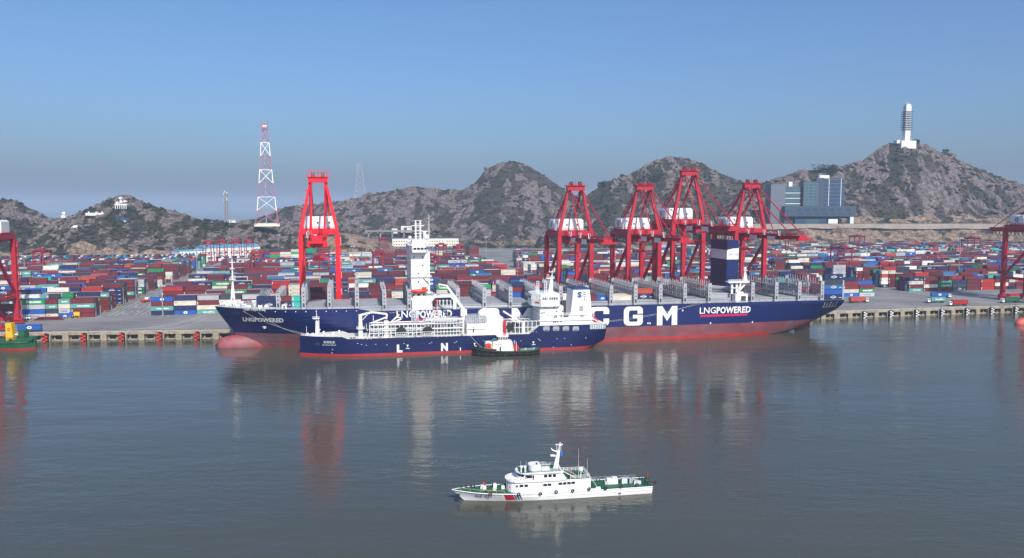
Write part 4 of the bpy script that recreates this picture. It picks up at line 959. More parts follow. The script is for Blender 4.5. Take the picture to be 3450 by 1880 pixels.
# forecastle: breakwater, winches, bollards, mast
xb = sx_of(838); mb = MB()
mb.add([(xb + 6, -13, c_deck(xb)), (xb + 1, 0, c_deck(xb)), (xb + 6, 13, c_deck(xb)), (xb + 8, -13, c_deck(xb) + 8), (xb + 4, 0, c_deck(xb) + 9.5), (xb + 8, 13, c_deck(xb) + 8)], [(0, 1, 4, 3), (1, 2, 5, 4)])
for y in (-11, -7, -3.5, 3.5, 7, 11): mb.beam((xb + 8.2 - 0.2 * (13 - abs(y)), y, c_deck(xb) + 8), (xb + 12, y, c_deck(xb) + 0.1), 0.4)
mb.build('breakwater', 'steel', ship)
rr = random.Random(4)
for i in range(9):
    x = 7 + i * 3.0; ymax = c_hb(x, 22) - 1.4; d = c_deck(x) + 0.03
    for sy in (-1, 1):
        if rr.random() < 0.15: continue
        y = sy * ymax * rr.uniform(0.35, 0.95); w = MB()
        w.tube((x - 0.9, y, d + 0.95), (x + 0.9, y, d + 0.95), 0.75, n=10).tube((x - 1.1, y, d + 0.95), (x - 0.9, y, d + 0.95), 1.05, n=10).tube((x + 0.9, y, d + 0.95), (x + 1.1, y, d + 0.95), 1.05, n=10).box(x - 1.2, x + 1.2, y - 0.6, y + 0.6, d, d + 0.5)
        w.build('winch', 'pipe', ship)
mb = MB(); mb.rail([(2.5 + i * 6, -max(0.3, c_hb(2.5 + i * 6, 23) - 0.25), c_deck(2.5 + i * 6) + 0.01) for i in range(7)], 1.1, 1.5, 0.06); mb.rail([(2.5 + i * 6, max(0.3, c_hb(2.5 + i * 6, 23) - 0.25), c_deck(2.5 + i * 6) + 0.01) for i in range(7)], 1.1, 1.5, 0.06); mb.build('bow_rail', 'white', ship)
mx = CS.pl(786, 1020, 0)[0]; d = c_deck(mx) + 0.02; top = CS.pl(788, 875, 0)[1]
mb = MB(); mb.beam((mx - 1.2, -1.0, d), (mx, 0, d + 14), 0.5).beam((mx + 1.2, -1.0, d), (mx, 0, d + 14), 0.5).beam((mx, 1.2, d), (mx, 0, d + 14), 0.5)
mb.tube((mx, 0, d + 4), (mx, 0, top), 0.55, 0.32).box(mx - 1.6, mx + 1.6, -1.2, 1.2, d + 14, d + 14.3).box(mx - 1.2, mx + 1.2, -0.9, 0.9, top - 5, top - 4.7).box(mx - 1.5, mx + 1.5, -0.25, 0.25, top - 1.6, top - 1.2).tube((mx, 0, top), (mx, 0, top + 3), 0.12, 0.05)
mb.rail([(mx - 1.6, -1.2, d + 14.3), (mx + 1.6, -1.2, d + 14.3)], 1.0, 1, 0.06)
fo = mb.build('foremast', 'white', ship)
for u in (952, ): x = CS.pl(957, 1012, -18)[0]; MB().box(x - 1.2, x + 1.2, -half(x) - 0.3, -half(x) + 1.5, c_deck(x) + .02, c_deck(x) + 2.4, 0).box(x - 0.5, x + 0.5, -half(x) - 0.34, -half(x) - 0.29, c_deck(x) + .1, c_deck(x) + 1.9, 1).build('deck_house', ['white', 'darksteel'], ship)

# accommodation block
YH = -18.0
hx0, _ = CS.pl(1386, 990, YH); hx1, _ = CS.pl(1449, 990, YH); zt = CS.pl(1410, 850, YH)[1]; zb0 = c_deck(hx0) + 0.02
mb = MB(); mb.box(hx0, hx1, YH, -YH, 29, zt)
zt2 = CS.pl(1410, 826, YH)[1]
house = mb.build('accommodation', 'white', ship)
mb = MB(); mb.box(hx0 + 0.5, hx1 - 0.5, YH + 3, -YH - 3, zb0, 28.98); 
for y in (YH, -YH - 1.2): 
    for x in (hx0 + 0.3, hx1 - 1.3): mb.box(x, x + 1.0, y, y + 1.2, zb0, 28.98)
mb.build('lower_house', 'steel', house)
nd = 5
for i in range(nd + 1):
    z = 29 + (zt - 29) * i / nd
    g_ = 0.9 if i in (0, 2) else 0.22
    MB().box(hx0 - 0.3, hx1 + g_, YH - g_, -YH + g_, z - 0.1, z + 0.1).rail([(hx0, YH - g_ + .05, z + 0.1), (hx1 + g_ - .1, YH - g_ + .05, z + 0.1)], 1.0, 1.5, 0.04).build('deck_edge', 'white', house)
    if i < nd:
        for k in range(9 if i in (1, 3) else 0): y = YH + 3 + k * 3.9; MB().box(hx0 - 0.06, hx0 + 0.02, y, y + 0.9, z + 1.3, z + 2.3).build('window', 'glass', house)
        for k in range(4):
            if (k + i * 2) % 5 not in (0, 3): continue
            x = hx0 + 1.2 + k * 2.3; MB().box(x, x + 0.8, YH - 0.06, YH + 0.02, z + 1.4, z + 2.2).build('window', 'glass', house)
MB().beam((hx0 + 6.6, YH - 0.6, 29.2), (hx0 + 9.6, YH - 0.6, 34.2), 0.7, 0.15).beam((hx0 + 9.6, YH - 0.6, 34.2), (hx0 + 6.6, YH - 0.6, 37.4), 0.7, 0.15).beam((hx0 + 6.6, YH - 0.6, 37.4), (hx0 + 9.6, YH - 0.6, 40.6), 0.7, 0.15).build('outside_stair', 'steel', house)
mb = MB(); bw = 22.5; poly = [(hx0 + 0.5, -bw), (hx1 - 2.5, -bw), (hx1 - 0.5, -14), (hx1 - 0.5, 14), (hx1 - 2.5, bw), (hx0 + 0.5, bw), (hx0 - 0.8, 12), (hx0 - 0.8, -12)]
mb.prism(poly, zt + 0.14, zt + 1.5); mb.prism([(x * 1.0 + (0.1 if x > hx0 + 3 else -0.1), y * 1.004) for x, y in poly], zt + 2.7, zt + 3.6); wh = mb.build('wheelhouse', 'white', house)
MB().prism([(x + (hx0 + 4 - x) * 0.03, y * 0.985) for x, y in poly], zt + 1.45, zt + 2.75).build('window_band', 'glass', wh)
for k in range(13):
    y = -bw + 0.2 + k * (2 * bw - 0.4) / 12; MB().box(hx0 - 0.85 + (1.2 if abs(y) > 12.2 else 0), hx0 + 0.1, y - 0.25, y + 0.25, zt + 1.5, zt + 2.7).build('window_post', 'white', wh)
for k in range(4): x = hx0 + 0.7 + k * 1.9; MB().box(x, x + 0.35, -bw - 0.03, -bw + 0.2, zt + 1.5, zt + 2.7).build('window_post', 'white', wh)
mb = MB(); zr = zt + 3.6
mb.rail([(hx0, -bw, zr), (hx1 - 2, -bw, zr), (hx1 - 2, bw, zr)], 1.1, 2, 0.06)
cx = (hx0 + hx1) / 2
mb.box(cx - 3.5, cx + 3.0, -6, 4, zr, zr + 2.4); mb.build('top_deck', 'white', house)
mb = MB(); mb.box(cx - 1.6, cx - 0.9, -3.2, -2.6, zr + 2.4, zr + 13).box(cx + 0.9, cx + 1.6, -3.2, -2.6, zr + 2.4, zr + 13)
for i in range(6): mb.box(cx - 2.2, cx + 2.2, -3.4, -2.4, zr + 4 + i * 1.8, zr + 4.25 + i * 1.8)
mb.tube((cx + 6.0, -4, zr), (cx + 6.0, -4, zr + 17), 0.25, 0.1).box(cx + 3, cx + 4.4, -3.2, -2.6, zr, zr + 7).box(cx + 2, cx + 5.5, -3.2, -2.8, zr + 7, zr + 7.4).box(cx - 3.4, cx + 3.4, -3.1, -2.8, zr + 10.2, zr + 10.6)
mb.build('radar_mast', 'white', house)
mb = MB().tube((hx1 - 1.4, -16, zr), (hx1 - 1.4, -16, zr + 3.2), 0.4).ball((hx1 - 1.4, -16, zr + 4.4), 1.5, n=12, k=8); mb.build('satellite_dome', 'white', house); mb = MB().tube((hx0 + 1.5, 12, zr), (hx0 + 1.5, 12, zr + 2.4), 0.3).ball((hx0 + 1.5, 12, zr + 3.2), 1.1)
mb.build('satellite_dome', 'white', house)
# white fuel-supply house with a big side opening, right of the accommodation
fx0, fz1 = CS.pl(1392, 998, NEAR); fx1, _ = CS.pl(1538, 998, NEAR); fo0, fot = CS.pl(1457, 1003, NEAR); fo1, _ = CS.pl(1527, 1003, NEAR)
zd = c_deck(fx0) + 0.02
mb = MB(); yn = NEAR - 0.2
mb.xprism([(fx0, zd), (fo0, zd), (fo0, fot - 1.6), (fo0 + 1.6, fot), (fo1 - 1.6, fot), (fo1, fot - 1.6), (fo1, zd), (fx1, zd), (fx1, fz1), (fx0, fz1)], yn, yn + 0.8)
mb.box(fx0, fo0, yn + 0.8, yn + 9, zd, fz1).box(fo0, fx1, yn + 0.8, yn + 11, fz1 - 0.6, fz1 - 0.01)
fh = mb.build('fuel_house', 'white', ship, fix=True)
MB().box(fx0 - 2.2, fx0 - 0.1, yn, yn + 3, zd, fz1 - 1, 0).box(fx0 - 1.7, fx0 - 0.6, yn - 0.05, yn, zd + 0.4, fz1 - 2, 1).build('side_trunk', ['white', 'darksteel'], fh)
MB().box(fo0, fo1, yn + 8.5, yn + 9, zd, fz1 - 0.7).build('inner_wall', 'hatch', fh)
for k in range(4): x = fo0 + 4 + k * 2.0; MB().tube((x, yn + 2, zd), (x, yn + 2, fot - 2.2), 0.45).ball((x, yn + 2, fot - 2.1), 0.75).box(x - 0.8, x + 0.8, yn + 1.6, yn + 2.4, zd + 1.2, zd + 1.6).build('bunker_valve', 'pipe', fh)
MB().tube((fo0 + 1.8, yn - 0.6, zd - 3), (fo0 + 1.8, yn - 0.6, fot - 1), 0.22).box(fo0 + 1, fo0 + 3.4, yn - 0.4, yn, fot - 2.6, fot - 1.4).build('bunker_pipe', 'flagred', fh)
# deck cradle posts
for u in (1415, 1432): pass
# lifeboat hanging below the accommodation (a thing of its own)
lx, lz = CS.pl(1411, 981, -20.6)
lf = Frame(CS.w(lx, -20.6, lz), CS.ang)
lb = thing('lifeboat', 'orange red enclosed lifeboat hanging below the white ship bridge tower', 'lifeboat', lf)
mb = MB(); rings = []
for i in range(9):
    t = i / 8; x = -5.2 + 10.4 * t; s = max(0.12, 1 - abs(2 * t - 1) ** 2.6); rings.append([(x, 1.6 * s * math.cos(a), 0.1 + (1.25 if math.sin(a) < 0 else 0.95) * s * math.sin(a)) for a in [2 * math.pi * k / 10 for k in range(10)]])
for i in range(8): mb.add(rings[i] + rings[i + 1], [(k, (k + 1) % 10, 10 + (k + 1) % 10, 10 + k) for k in range(10)])
mb.build('hull', 'orange', lb, fix=True); MB().box(1.6, 4.0, -0.9, 0.9, 0.9, 2.1).build('steering_dome', 'orange', lb); MB().box(-5, 5, -1.72, -1.55, -0.05, 0.12).build('rubbing_strake', 'flagred', lb)
mb = MB()
for x in (lx - 3.6, lx + 3.6): mb.beam((x, -17.4, 25.5), (x, -20.6, lz + 3.4), 0.5).beam((x, -20.6, lz + 3.4), (x, -20.6, lz + 1.0), 0.16).beam((x, -17.4, 21), (x, -17.4, 25.5), 0.5)
mb.build('davit', 'white', ship)
for k in range(5): MB().ball((fx0 + 1.5 + k * 3, yn + 0.9, fz1 + 0.9), 0.85).box(fx0 + 0.8 + k * 3, fx0 + 2.2 + k * 3, yn + 0.4, yn + 1.4, fz1, fz1 + 0.4).build('life_raft', 'steel', fh)
# funnel: navy with a white band
FY = 0.0
fu0, ft = CS.pl(2443, 812, -7); fu1, _ = CS.pl(2482, 812, -7); wf = 16.0
x0, _ = CS.pl(2447, 950, -8); x1, _ = CS.pl(2486, 950, -8); zt_ = CS.pl(2465, 812, -8)[1]; zA = CS.pl(2465, 874, -8)[1]; zB = CS.pl(2465, 842, -8)[1]
MB().box(x0, x1, -8, 14, 20.4, zA).box(x0, x1, -8, 14, zB, zt_).box(x0 + 0.4, x1 - 0.4, -7.4, 13.4, zt_, zt_ + 0.5).build('funnel', 'navy', ship)
fb = MB().box(x0 - 0.03, x1 + 0.03, -8.03, 14.03, zA + 0.005, zB - 0.005).build('funnel_band', 'white', ship)
mb = MB(); textquad(mb, 'CMA CGM', x0 + 0.5, x1 - 0.3, (zA + zB) / 2 - 0.6, (zA + zB) / 2 + 0.8, -8.08, bold=0.0); mb.build('lettering', 'stripeblue', fb)
mb = MB(); cxm = (x0 + x1) / 2
for dz in (-2.2, 1.9): mb.add([(cxm - 1.2, -8.08, (zA + zB) / 2 + dz), (cxm + 0.3, -8.08, (zA + zB) / 2 + dz), (cxm + 1.2, -8.08, (zA + zB) / 2 + dz + 0.6), (cxm, -8.08, (zA + zB) / 2 + dz + 0.35)], [(0, 1, 2, 3)])
mb.build('lettering', 'flagred', fb)
# white curved tips of the band
mb = MB(); mb.add([(x0, -8.05, zB), (x1 + .02, -8.05, zB + 0.01), (x1 + .02, -8.05, zB + 1.0), (x0 + 4, -8.05, zB + 0.8)], [(0, 1, 2, 3)]); mb.build('band_curve', 'white', fb)
ex = MB()
for i in range(5): ex.tube((x0 + 1.2 + i * 1.2, -3 + i * 2.5, zt_ + 0.4), (x0 + 1.2 + i * 1.2, -3 + i * 2.5, zt_ + 3), 0.5, n=8)
ex.build('exhaust_pipe', 'darksteel', ship)
# aft bridge-like platform in front of the funnel: white tower with wing and mast
px0, _ = CS.pl(2478, 1010, NEAR); px1, _ = CS.pl(2519, 1010, NEAR); zd = c_deck(px0) + 0.02; zw = CS.pl(2490, 948, NEAR)[1]
mb = MB().box(px0, px1, NEAR, NEAR + 5, zd, zd + 4.8); at_ = mb.build('engine_casing', 'white', ship)
MB().box(px0 + 3.4, px1 - 1.2, NEAR - 0.05, NEAR + 0.02, zd + 0.4, zd + 3.6).build('doorway', 'darksteel', at_)
wx0, _ = CS.pl(2455, 948, NEAR); wx1, _ = CS.pl(2530, 948, NEAR)
mb = MB().prism([(wx0, NEAR), (wx1 - 2, NEAR), (wx1, NEAR + 1.5), (wx1, NEAR + 4), (wx0, NEAR + 4)], zw - 0.9, zw).rail([(wx0, NEAR, zw), (wx1 - 2, NEAR, zw)], 1.1, 1.5, 0.07)
for x in (px0 - 1.5, px0 + 1.5): mb.box(x - 0.6, x + 0.6, NEAR + 1.5, NEAR + 2.7, zd + 4.8, zw - 0.9)
mb.beam((px0 + 2, NEAR + 2, zd + 5.5), (wx1 - 2, NEAR + 2, zw - 1), 1.0).box(px0 - 2, px0 + 3, NEAR + 1, NEAR + 3, zd + 8, zd + 8.4)
mb.build('signal_platform', 'white', ship)
mxx = CS.pl(2509, 948, NEAR + 2)[0]; mt = CS.pl(2509, 900, NEAR + 2)[1]
MB().beam((mxx, NEAR + 2, zw), (mxx, NEAR + 2, mt - 2), 2.4, 1.6, w2=0.8, h2=0.8).box(mxx - 1.1, mxx + 1.1, NEAR + 1, NEAR + 3, mt - 2, mt - 1.6).ball((mxx, NEAR + 2, mt - 0.7), 0.9).build('signal_mast', 'white', ship)
MB().beam((px0 + 2, NEAR + 1, zd + 4.8), (px0 + 3.6, NEAR + 1, zd + 12), 0.9).box(px0 + 1, px0 + 5, NEAR + 0.4, NEAR + 1.6, zd + 4.8, zd + 6).build('provision_crane', 'white', ship)
# grey deck gear behind the funnel, stern mooring recess with its dark inside painted on, stern post
(sx0, sz1), (sx1, sz0) = CS.pl(2777, 1016, NEAR), CS.pl(2838, 1040, NEAR)
yy = -c_hb((sx0 + sx1) / 2, 19) - 0.04
sx1 = min(sx1, C_L - 0.4); sz1 = min(sz1, 20.2); sz0 = sz1 - 3.4; mb = MB(); strip_on_hull(mb, c_hb, sx0, sx1, sz0, sz1, 0.05, 8, 2); mr_ = mb.build('recess_shade_strip', 'black', ship)  # black strip on the hull side, shade inside the opening put into colour
mb = MB(); strip_on_hull(mb, c_hb, sx0, sx1, sz0 - 0.35, sz0, 0.12, 8, 1); mb.build('recess_sill', 'steel', mr_)
for k in range(5): x = sx0 + 0.6 + k * 2.0; mb = MB(); strip_on_hull(mb, c_hb, x, x + 0.35, sz0, sz1 - 0.3 - (k % 2), 0.1, 1, 2); mb.build('stanchion', 'pipe', mr_)
for y in (-half(x2849) - 0.4, half(x2849) - 0.6): MB().box(x2849 - 1.4, x2849, y, y + 1, 20.4, 32).build('stern_post', 'steel', ship)
mb = MB(); x = sx_of(2420); mb.tube((x, -3, 28), (x + 12, -14, 27.2), 1.4, n=10); mb.box(x - 3, x + 10, -16, 12, 20.4, 25.4); mb.build('deck_tank', 'hatch', ship)
for u in (2232, 2314, 2400, 2620): 
    x = sx_of(u) + 3; MB().box(x, x + 9, -4, 14, HZ + 0.1, HZ + 0.6, 0).build('open_hatch', 'black', ship)
# containers carried on deck, each a thing of its own
def deck_box(x, y, z, L, col, brand, lab): container(CS.w(x, y, z), CS.ang, L, col, brand, lab, 'containers carried on the big ship')
def bay_mid(u): return sx_of(u)
w7 = min(half(sx_of(850)), half(sx_of(936))) - 1.4
xm = (sx_of(850) + sx_of(936)) / 2 + 1.0
for t, (c, b, n_) in enumerate((('navy', 'CMA CGM', 'lower'), ('steelblue', None, 'upper'))): deck_box(xm, -w7 + 1.5, HZ + 0.12 + t * TP, 12.19, 'navy', b, 'navy container, %s of two by the bow breakwater, %s' % (n_, 'with white letters' if b else 'without letters'))
xm = (sx_of(936) + sx_of(1023)) / 2
for t in range(2):
    deck_box(xm - 3.2, -w7 - 0.2, HZ + 0.12 + t * TP, 6.06, ('navy', 'maroon')[t], ('CMA CGM', 'tick')[t], ('short navy container under a maroon one near the bow', 'short maroon container on a navy one near the bow')[t])
    deck_box(xm + 3.2, -w7 - 0.2, HZ + 0.12 + t * TP, 6.06, 'aqua', 'tick', ('lower', 'upper')[t] + ' of two short aqua green containers near the bow')
def bay(i, seq=[sx_of(u) for u in AFT]): return (seq[i] + seq[i + 1]) / 2
x = bay(3); yn_ = -half(200) - 0.2 + 1.4
for t, c in enumerate(('blue', 'maroon', 'navy')): deck_box(bay(2) + 1, 10 - 3 * t * 0, HZ + 0.12 + t * TP, 12.19, c, None, '%s container standing on deck behind the tanker mast, %s of three' % (COLN[c], ('lowest', 'middle', 'topmost')[t]))
deck_box(x, yn_ + 4, HZ + 0.12, 12.19, 'cream', 'CMA CGM', 'lone cream container on deck beside the white tanker funnel')
for j in range(5): deck_box(bay(4) - 1, yn_ + 6 + j * 2.5, HZ + 0.12, 12.19, 'white', None, 'white container, %s of a row across the deck behind the tanker funnel' % ORD[j])
deck_box(bay(5) - 3.1, yn_ + 3.2, HZ + 0.12, 6.06, 'maroon', None, 'short maroon container on deck left of a blue one'); deck_box(bay(5) + 3.1, yn_ + 3.2, HZ + 0.12, 6.06, 'blue', 'APL', 'short bright blue container with white letters on deck')
for j in range(4): deck_box(bay(6), yn_ + 1.6 + j * 2.5, HZ + 0.12, 12.19, 'cream', None, 'cream container, %s of four side by side on deck' % ORD[j])
deck_box(bay(7), yn_ + 7, HZ + 0.12, 12.19, 'navy', 'CMA CGM', 'navy container on deck under an orange red one'); deck_box(bay(7), yn_ + 7, HZ + 0.12 + TP, 12.19, 'orange', None, 'orange red container on top of a navy one on deck')
xm = (sx_of(2773) + x2849) / 2
for t, (c, b) in enumerate((('navy', 'CMA CGM'), ('blue', None), ('steelblue', 'CMA CGM'), ('charcoal', None), ('navy', 'CMA CGM'))): deck_box(xm, -half(xm) + 0.9, 20.6 + t * TP, 12.19, c, b, '%s container, %s from the deck in the tall stern stack' % (COLN[c], ORD[t]))
# ================================================================ THE BUNKER TANKER
T_L, T_B = 160.0, 10.0
TS = Frame((-108.5, 405.2), R(10.5))
TZM = 1.3
def t_stem(z): return 0.0 if z > 0 else -z * 0.2
def ty(u, v, y=-T_B): return TS.pl(u, v, y)
AFTX = ty(1783, 1120)[0]
def t_deck(x): return 9.0 + 1.2 * (1 if x < ty(1152, 1130)[0] else max(0, 1 - (x - ty(1152, 1130)[0]) / 3.0)) + (0 if x < AFTX else 4.2 * min(1, (x - AFTX) / 5.5))
def t_bot(x): return -3 if x < T_L - 26 else -3 + 6.5 * ((x - T_L + 26) / 26.0) ** 1.6
def t_hb(x, z):
    t = max(0, min(1, (x - t_stem(z)) / (40 - 1.2 * z))); y = T_B * (1 - (1 - t) ** 2.6)
    xa = x - (T_L - 26)
    if xa > 0:
        w = xa / 26.0; f = max(0, min(1, (z - t_bot(x)) / 9)); low = 1 - 0.55 * w ** 1.6; y *= low + (1 - low) * f ** 0.6
    return y
tk = thing('bunker_tanker', 'navy gas tanker with white pipework and tall white funnel, alongside the big ship', 'ship', TS)
xs = [0, 0.4, 1, 2, 3.5, 5.5, 8, 11, 15, 19, ty(1152, 1130)[0], ty(1152, 1130)[0] + 3, 26, 31, 36, 45, 70, 100, AFTX, AFTX + 1.8, AFTX + 3.6, AFTX + 5.5] + list(np.arange(126, T_L + 0.1, 4)) + [T_L]
xs = sorted(set(round(x, 2) for x in xs))
hull_mesh(T_L, t_hb, t_deck, t_bot, TZM, xs, None, t_stem, 3, 6).build('hull', ['antifoul_wet', 'navy2', 'cream_white'], tk, fix=True)
def t_side(o=0.05): return lambda x, z: -t_hb(x, z) - o
def t_text(s, u0, v0, u1, v1, m='letter', bold=0.03, nm='lettering', space=1.0):
    x0, z1 = ty(u0, v0); x1, z0 = ty(u1, v1); mb = MB(); textquad(mb, s, x0, x1, z0, z1, t_side(), bold=bold, space=space); return mb.build(nm, m, tk)
t_text('L', 1337, 1161, 1356, 1187, bold=0.06); t_text('N', 1486, 1156, 1509, 1182, bold=0.06); t_text('G', 1640, 1151, 1664, 1177, bold=0.06)
def t_find(u, v):
    for yy in np.arange(-T_B, -0.5, 0.05):
        x, z = TS.pl(u, v, yy)
        if abs(-t_hb(x, z) - yy) < 0.08: return x, z
    return TS.pl(u, v, -5)
(xa, za), (xb, zb_) = t_find(1089, 1157), t_find(1129, 1157); mb = MB(); textquad(mb, '海港未来', xa, xb, za, za + 1.35, t_side(0.08), bold=0.0); mb.build('lettering', 'letter', tk)
(xa, za), (xb, zb_) = t_find(1086, 1164), t_find(1132, 1164); mb = MB(); textquad(mb, 'HAI GANG WEI LAI', xa, xb, za, za + 0.62, t_side(0.08), bold=0.0); mb.build('lettering', 'letter', tk)
(xa, za) = t_find(1070, 1157); mb = MB()
mb.add([(xa - 1.5, -t_hb(xa - 1.5, za) - .08, za + 0.9), (xa - 1.2, -t_hb(xa - 1.2, za - 1) - .08, za - 0.9), (xa + 0.8, -t_hb(xa + .8, za - 1) - .08, za - 1.1), (xa + 1.4, -t_hb(xa + 1.4, za) - .08, za + 0.7), (xa + 0.2, -t_hb(xa, za + 1) - .08, za + 1.2)], [(0, 1, 2, 3, 4)]); mb.build('anchor_recess', mat('recess2', (0.025, 0.035, 0.08), 0.5), tk)
def t_mark(u, v, w, h, m='letter', nm='draught_mark'):
    x, z = ty(u, v); MB().box(x - w / 2, x + w / 2, -t_hb(x, z) - 0.07, -t_hb(x, z) + 0.05, z - h / 2, z + h / 2).build(nm, m, tk)
for u, v in ((1373, 1163), (1599, 1157), (1797, 1152)):
    t_mark(u, v, 1.0, 0.45); t_mark(u, v + 4.5, 0.4, 0.7); t_mark(u + 1, v + 11 if u < 1500 else v + 9, 1.9, 0.3)
t_mark(1551, 1176, 0.55, 1.6); t_mark(1551, 1186, 0.55, 1.4, 'flagred')
for u, v in ((1205, 1157), (1218, 1161), (1234, 1163), (1266, 1160), (1304, 1162), (1361, 1157), (1447, 1157), (1454, 1154), (1532, 1155), (1538, 1151), (1224, 1142), (1238, 1142), (1251, 1142), (1475, 1135), (1489, 1134), (1504, 1134), (1519, 1133), (1630, 1148), (1755, 1148), (1815, 1143), (1820, 1147), (1877, 1141), (1902, 1140), (1974, 1139), (1925, 1162), (1797, 1118), (1807, 1118), (1786, 1118), (1864, 1170), (1120, 1180), (1118, 1192)): t_mark(u, v, 0.5, 0.22)
# hull openings of the aft mooring deck
for u in (1841, 1873.5, 1906.5, 1940):
    x, z = ty(u, 1107); mb = MB(); n_ = 12; pts = []
    for i in range(n_):
        a = 2 * math.pi * i / n_ + 0.26; ca, sa = math.cos(a), math.sin(a); pts.append((x + 1.75 * math.copysign(abs(ca) ** 0.45, ca), z + 1.25 * math.copysign(abs(sa) ** 0.45, sa)))
    mb.add([(a, -t_hb(a, b) - 0.06, b) for a, b in pts], [tuple(range(n_))[::-1]]); mb.build('mooring_port', mat('port_inside', (0.30, 0.34, 0.37), 0.6, var=0.3, scale=1.5), tk)
    MB().box(x - 0.9, x + 0.9, -t_hb(x, z) - 0.1, -t_hb(x, z), z - 1.0, z - 0.5).build('bollard', 'darksteel', tk)
DZ = 9.02
def zz(u, v, y=-6): return TS.pl(u, v, y)
# foremast
x, _ = zz(1068, 1120, 0); d = t_deck(x) + 0.02; top = zz(1067, 1042, 0)[1]
MB().beam((x, 0, d), (x, 0, top - 6), 1.5, w2=1.0).box(x - 1.9, x + 1.4, -1.3, 1.3, d + 8.2, d + 8.5).rail([(x - 1.9, -1.3, d + 8.5), (x + 1.4, -1.3, d + 8.5)], 1, 0.8, 0.06).box(x - 0.9, x + 1.3, -0.9, 0.9, top - 5, top - 4.8).tube((x, 0, top - 6), (x, 0, top), 0.25, 0.08).box(x + 0.8, x + 1.2, -0.3, 0.3, d + 1, d + 8).build('foremast', 'white', tk)
MB().tube((3.5, 0, t_deck(2)), (3.5, 0, t_deck(2) + 4.5), 0.1).build('jackstaff', 'white', tk)
MB().beam((7, 0, t_deck(6)), (10.5, 0, t_deck(6) + 2.8), 0.25).build('small_derrick', 'white', tk)
rr = random.Random(9)
for i in range(7):
    xx = 4 + i * 2.6; y = rr.uniform(-1, 1) * max(0.2, t_hb(xx, 9) - 1.6); z = t_deck(xx) + 0.02
    MB().tube((xx - 0.5, y, z + 0.6), (xx + 0.5, y, z + 0.6), 0.5).box(xx - 0.7, xx + 0.7, y - 0.4, y + 0.4, z, z + 0.3).build('winch', 'pipe', tk)
mb = MB(); mb.rail([(xx, -t_hb(xx, 9) + 0.25, t_deck(xx) + 0.02) for xx in (1, 4, 8, 13, 18, 20)], 1.0, 1.2, 0.045); mb.rail([(xx, -t_hb(xx, 8.8) + 0.25, 9.03) for xx in np.arange(25, AFTX, 12)], 1.0, 1.6, 0.045); mb.build('deck_rail', 'white', tk)
for u in (1140, 1180, 1188, 1196, 1279, 1400, 1557): xx, _ = ty(u, 1132); MB().tube((xx - 0.35, -t_hb(xx, 8.8) + 0.6, 9.03), (xx - 0.35, -t_hb(xx, 8.8) + 0.6, 9.9), 0.22).tube((xx + 0.35, -t_hb(xx, 8.8) + 0.6, 9.03), (xx + 0.35, -t_hb(xx, 8.8) + 0.6, 9.9), 0.22).build('bollard', 'darksteel', tk)
# folding hose crane
def crane_part(pts, w, nm, m='white'): mb = MB(); [mb.beam(p, q, a, m=0) for (p, q, a) in pts]; return mb.build(nm, m, tk)
cx, _ = zz(1215, 1130, -4); ct = zz(1215, 1066, -4)[1]; cr = zz(1304, 1058, -4)
mb = MB().tube((cx, -4, 9.0), (cx, -4, ct - 3), 1.25, 1.1, n=12).beam((cx, -4, ct - 3.2), (cx, -4, ct + 1), 1.7).tube((cx, -4, ct - 6.4), (cx, -4, ct - 6.0), 2.2, n=12).rail([(cx - 2, -5, ct - 6), (cx + 2, -5, ct - 6)], 1, 1, 0.06)
dk = mb.build('deck_crane', 'cream_white', tk)
MB().beam((cx - 0.4, -4, ct + 0.6), (cx + 6, -4, ct + 2.1), 1.1, 1.0).beam((cx + 6, -4, ct + 2.1), (cr[0], -4, cr[1]), 1.0, 0.9).beam((cr[0], -4, cr[1]), (cr[0] - 0.4, -4, cr[1] - 2.6), 0.8).build('crane_boom', 'cream_white', dk)
MB().beam((cr[0] - 0.4, -4, cr[1] - 1.6), (cr[0] - 8.5, -4, cr[1] - 4.6), 0.8, 0.7).beam((cx + 0.8, -4, ct - 2.0), (cx + 4, -4, ct + 1.2), 0.35).beam((cr[0] - 7, -4, cr[1] - 0.5), (cr[0] - 7, -4, cr[1] - 3.2), 0.3).build('crane_jib', 'cream_white', dk)
# hose arms
for (u0, v0, u1, v1) in ((1310, 1094, 1353, 1073), (1310, 1093, 1345, 1059)): p, q = zz(u0, v0, -5), zz(u1, v1, -5); MB().beam((p[0], -5, p[1]), (q[0], -5, q[1]), 0.6, 0.8).build('loading_arm', 'cream_white', tk)
x, z = zz(1301, 1080, -6); MB().box(x - 1.1, x + 1.1, -7, -5, 9.0, z).box(x - 1.6, x + 1.6, -7.4, -4.6, z - 5, z - 4.7).build('arm_tower', 'cream_white', tk)
# long box of pipe racks amidships
def frames(x0, x1, y0, y1, z0, z1, nx, nz, nm, m='pipe', w=0.22, diag=True):
    mb = MB()
    for i in range(nx + 1):
        x = x0 + (x1 - x0) * i / nx
        for y in (y0, y1): mb.beam((x, y, z0), (x, y, z1), w)
        for k in range(1, nz + 1): z = z0 + (z1 - z0) * k / nz; mb.beam((x, y0, z), (x, y1, z), w * 0.8)
    for k in range(1, nz + 1):
        z = z0 + (z1 - z0) * k / nz
        for y in (y0, y1): mb.beam((x0, y, z), (x1, y, z), w)
    return mb.build(nm, m, tk)
xa, zt0 = zz(1245, 1097, -8); xb, _ = zz(1432, 1097, -8); xc, _ = zz(1455, 1090, -8); xd, _ = zz(1560, 1078, -8); 
frames(xa, xb, -7.5, 3, 9.0, zt0, 13, 3, 'pipe_rack', 'white', 0.3)
frames(xb, xd, -7.5, 3, 9.0, zt0 + 1.8, 12, 4, 'pipe_rack', 'white', 0.26)
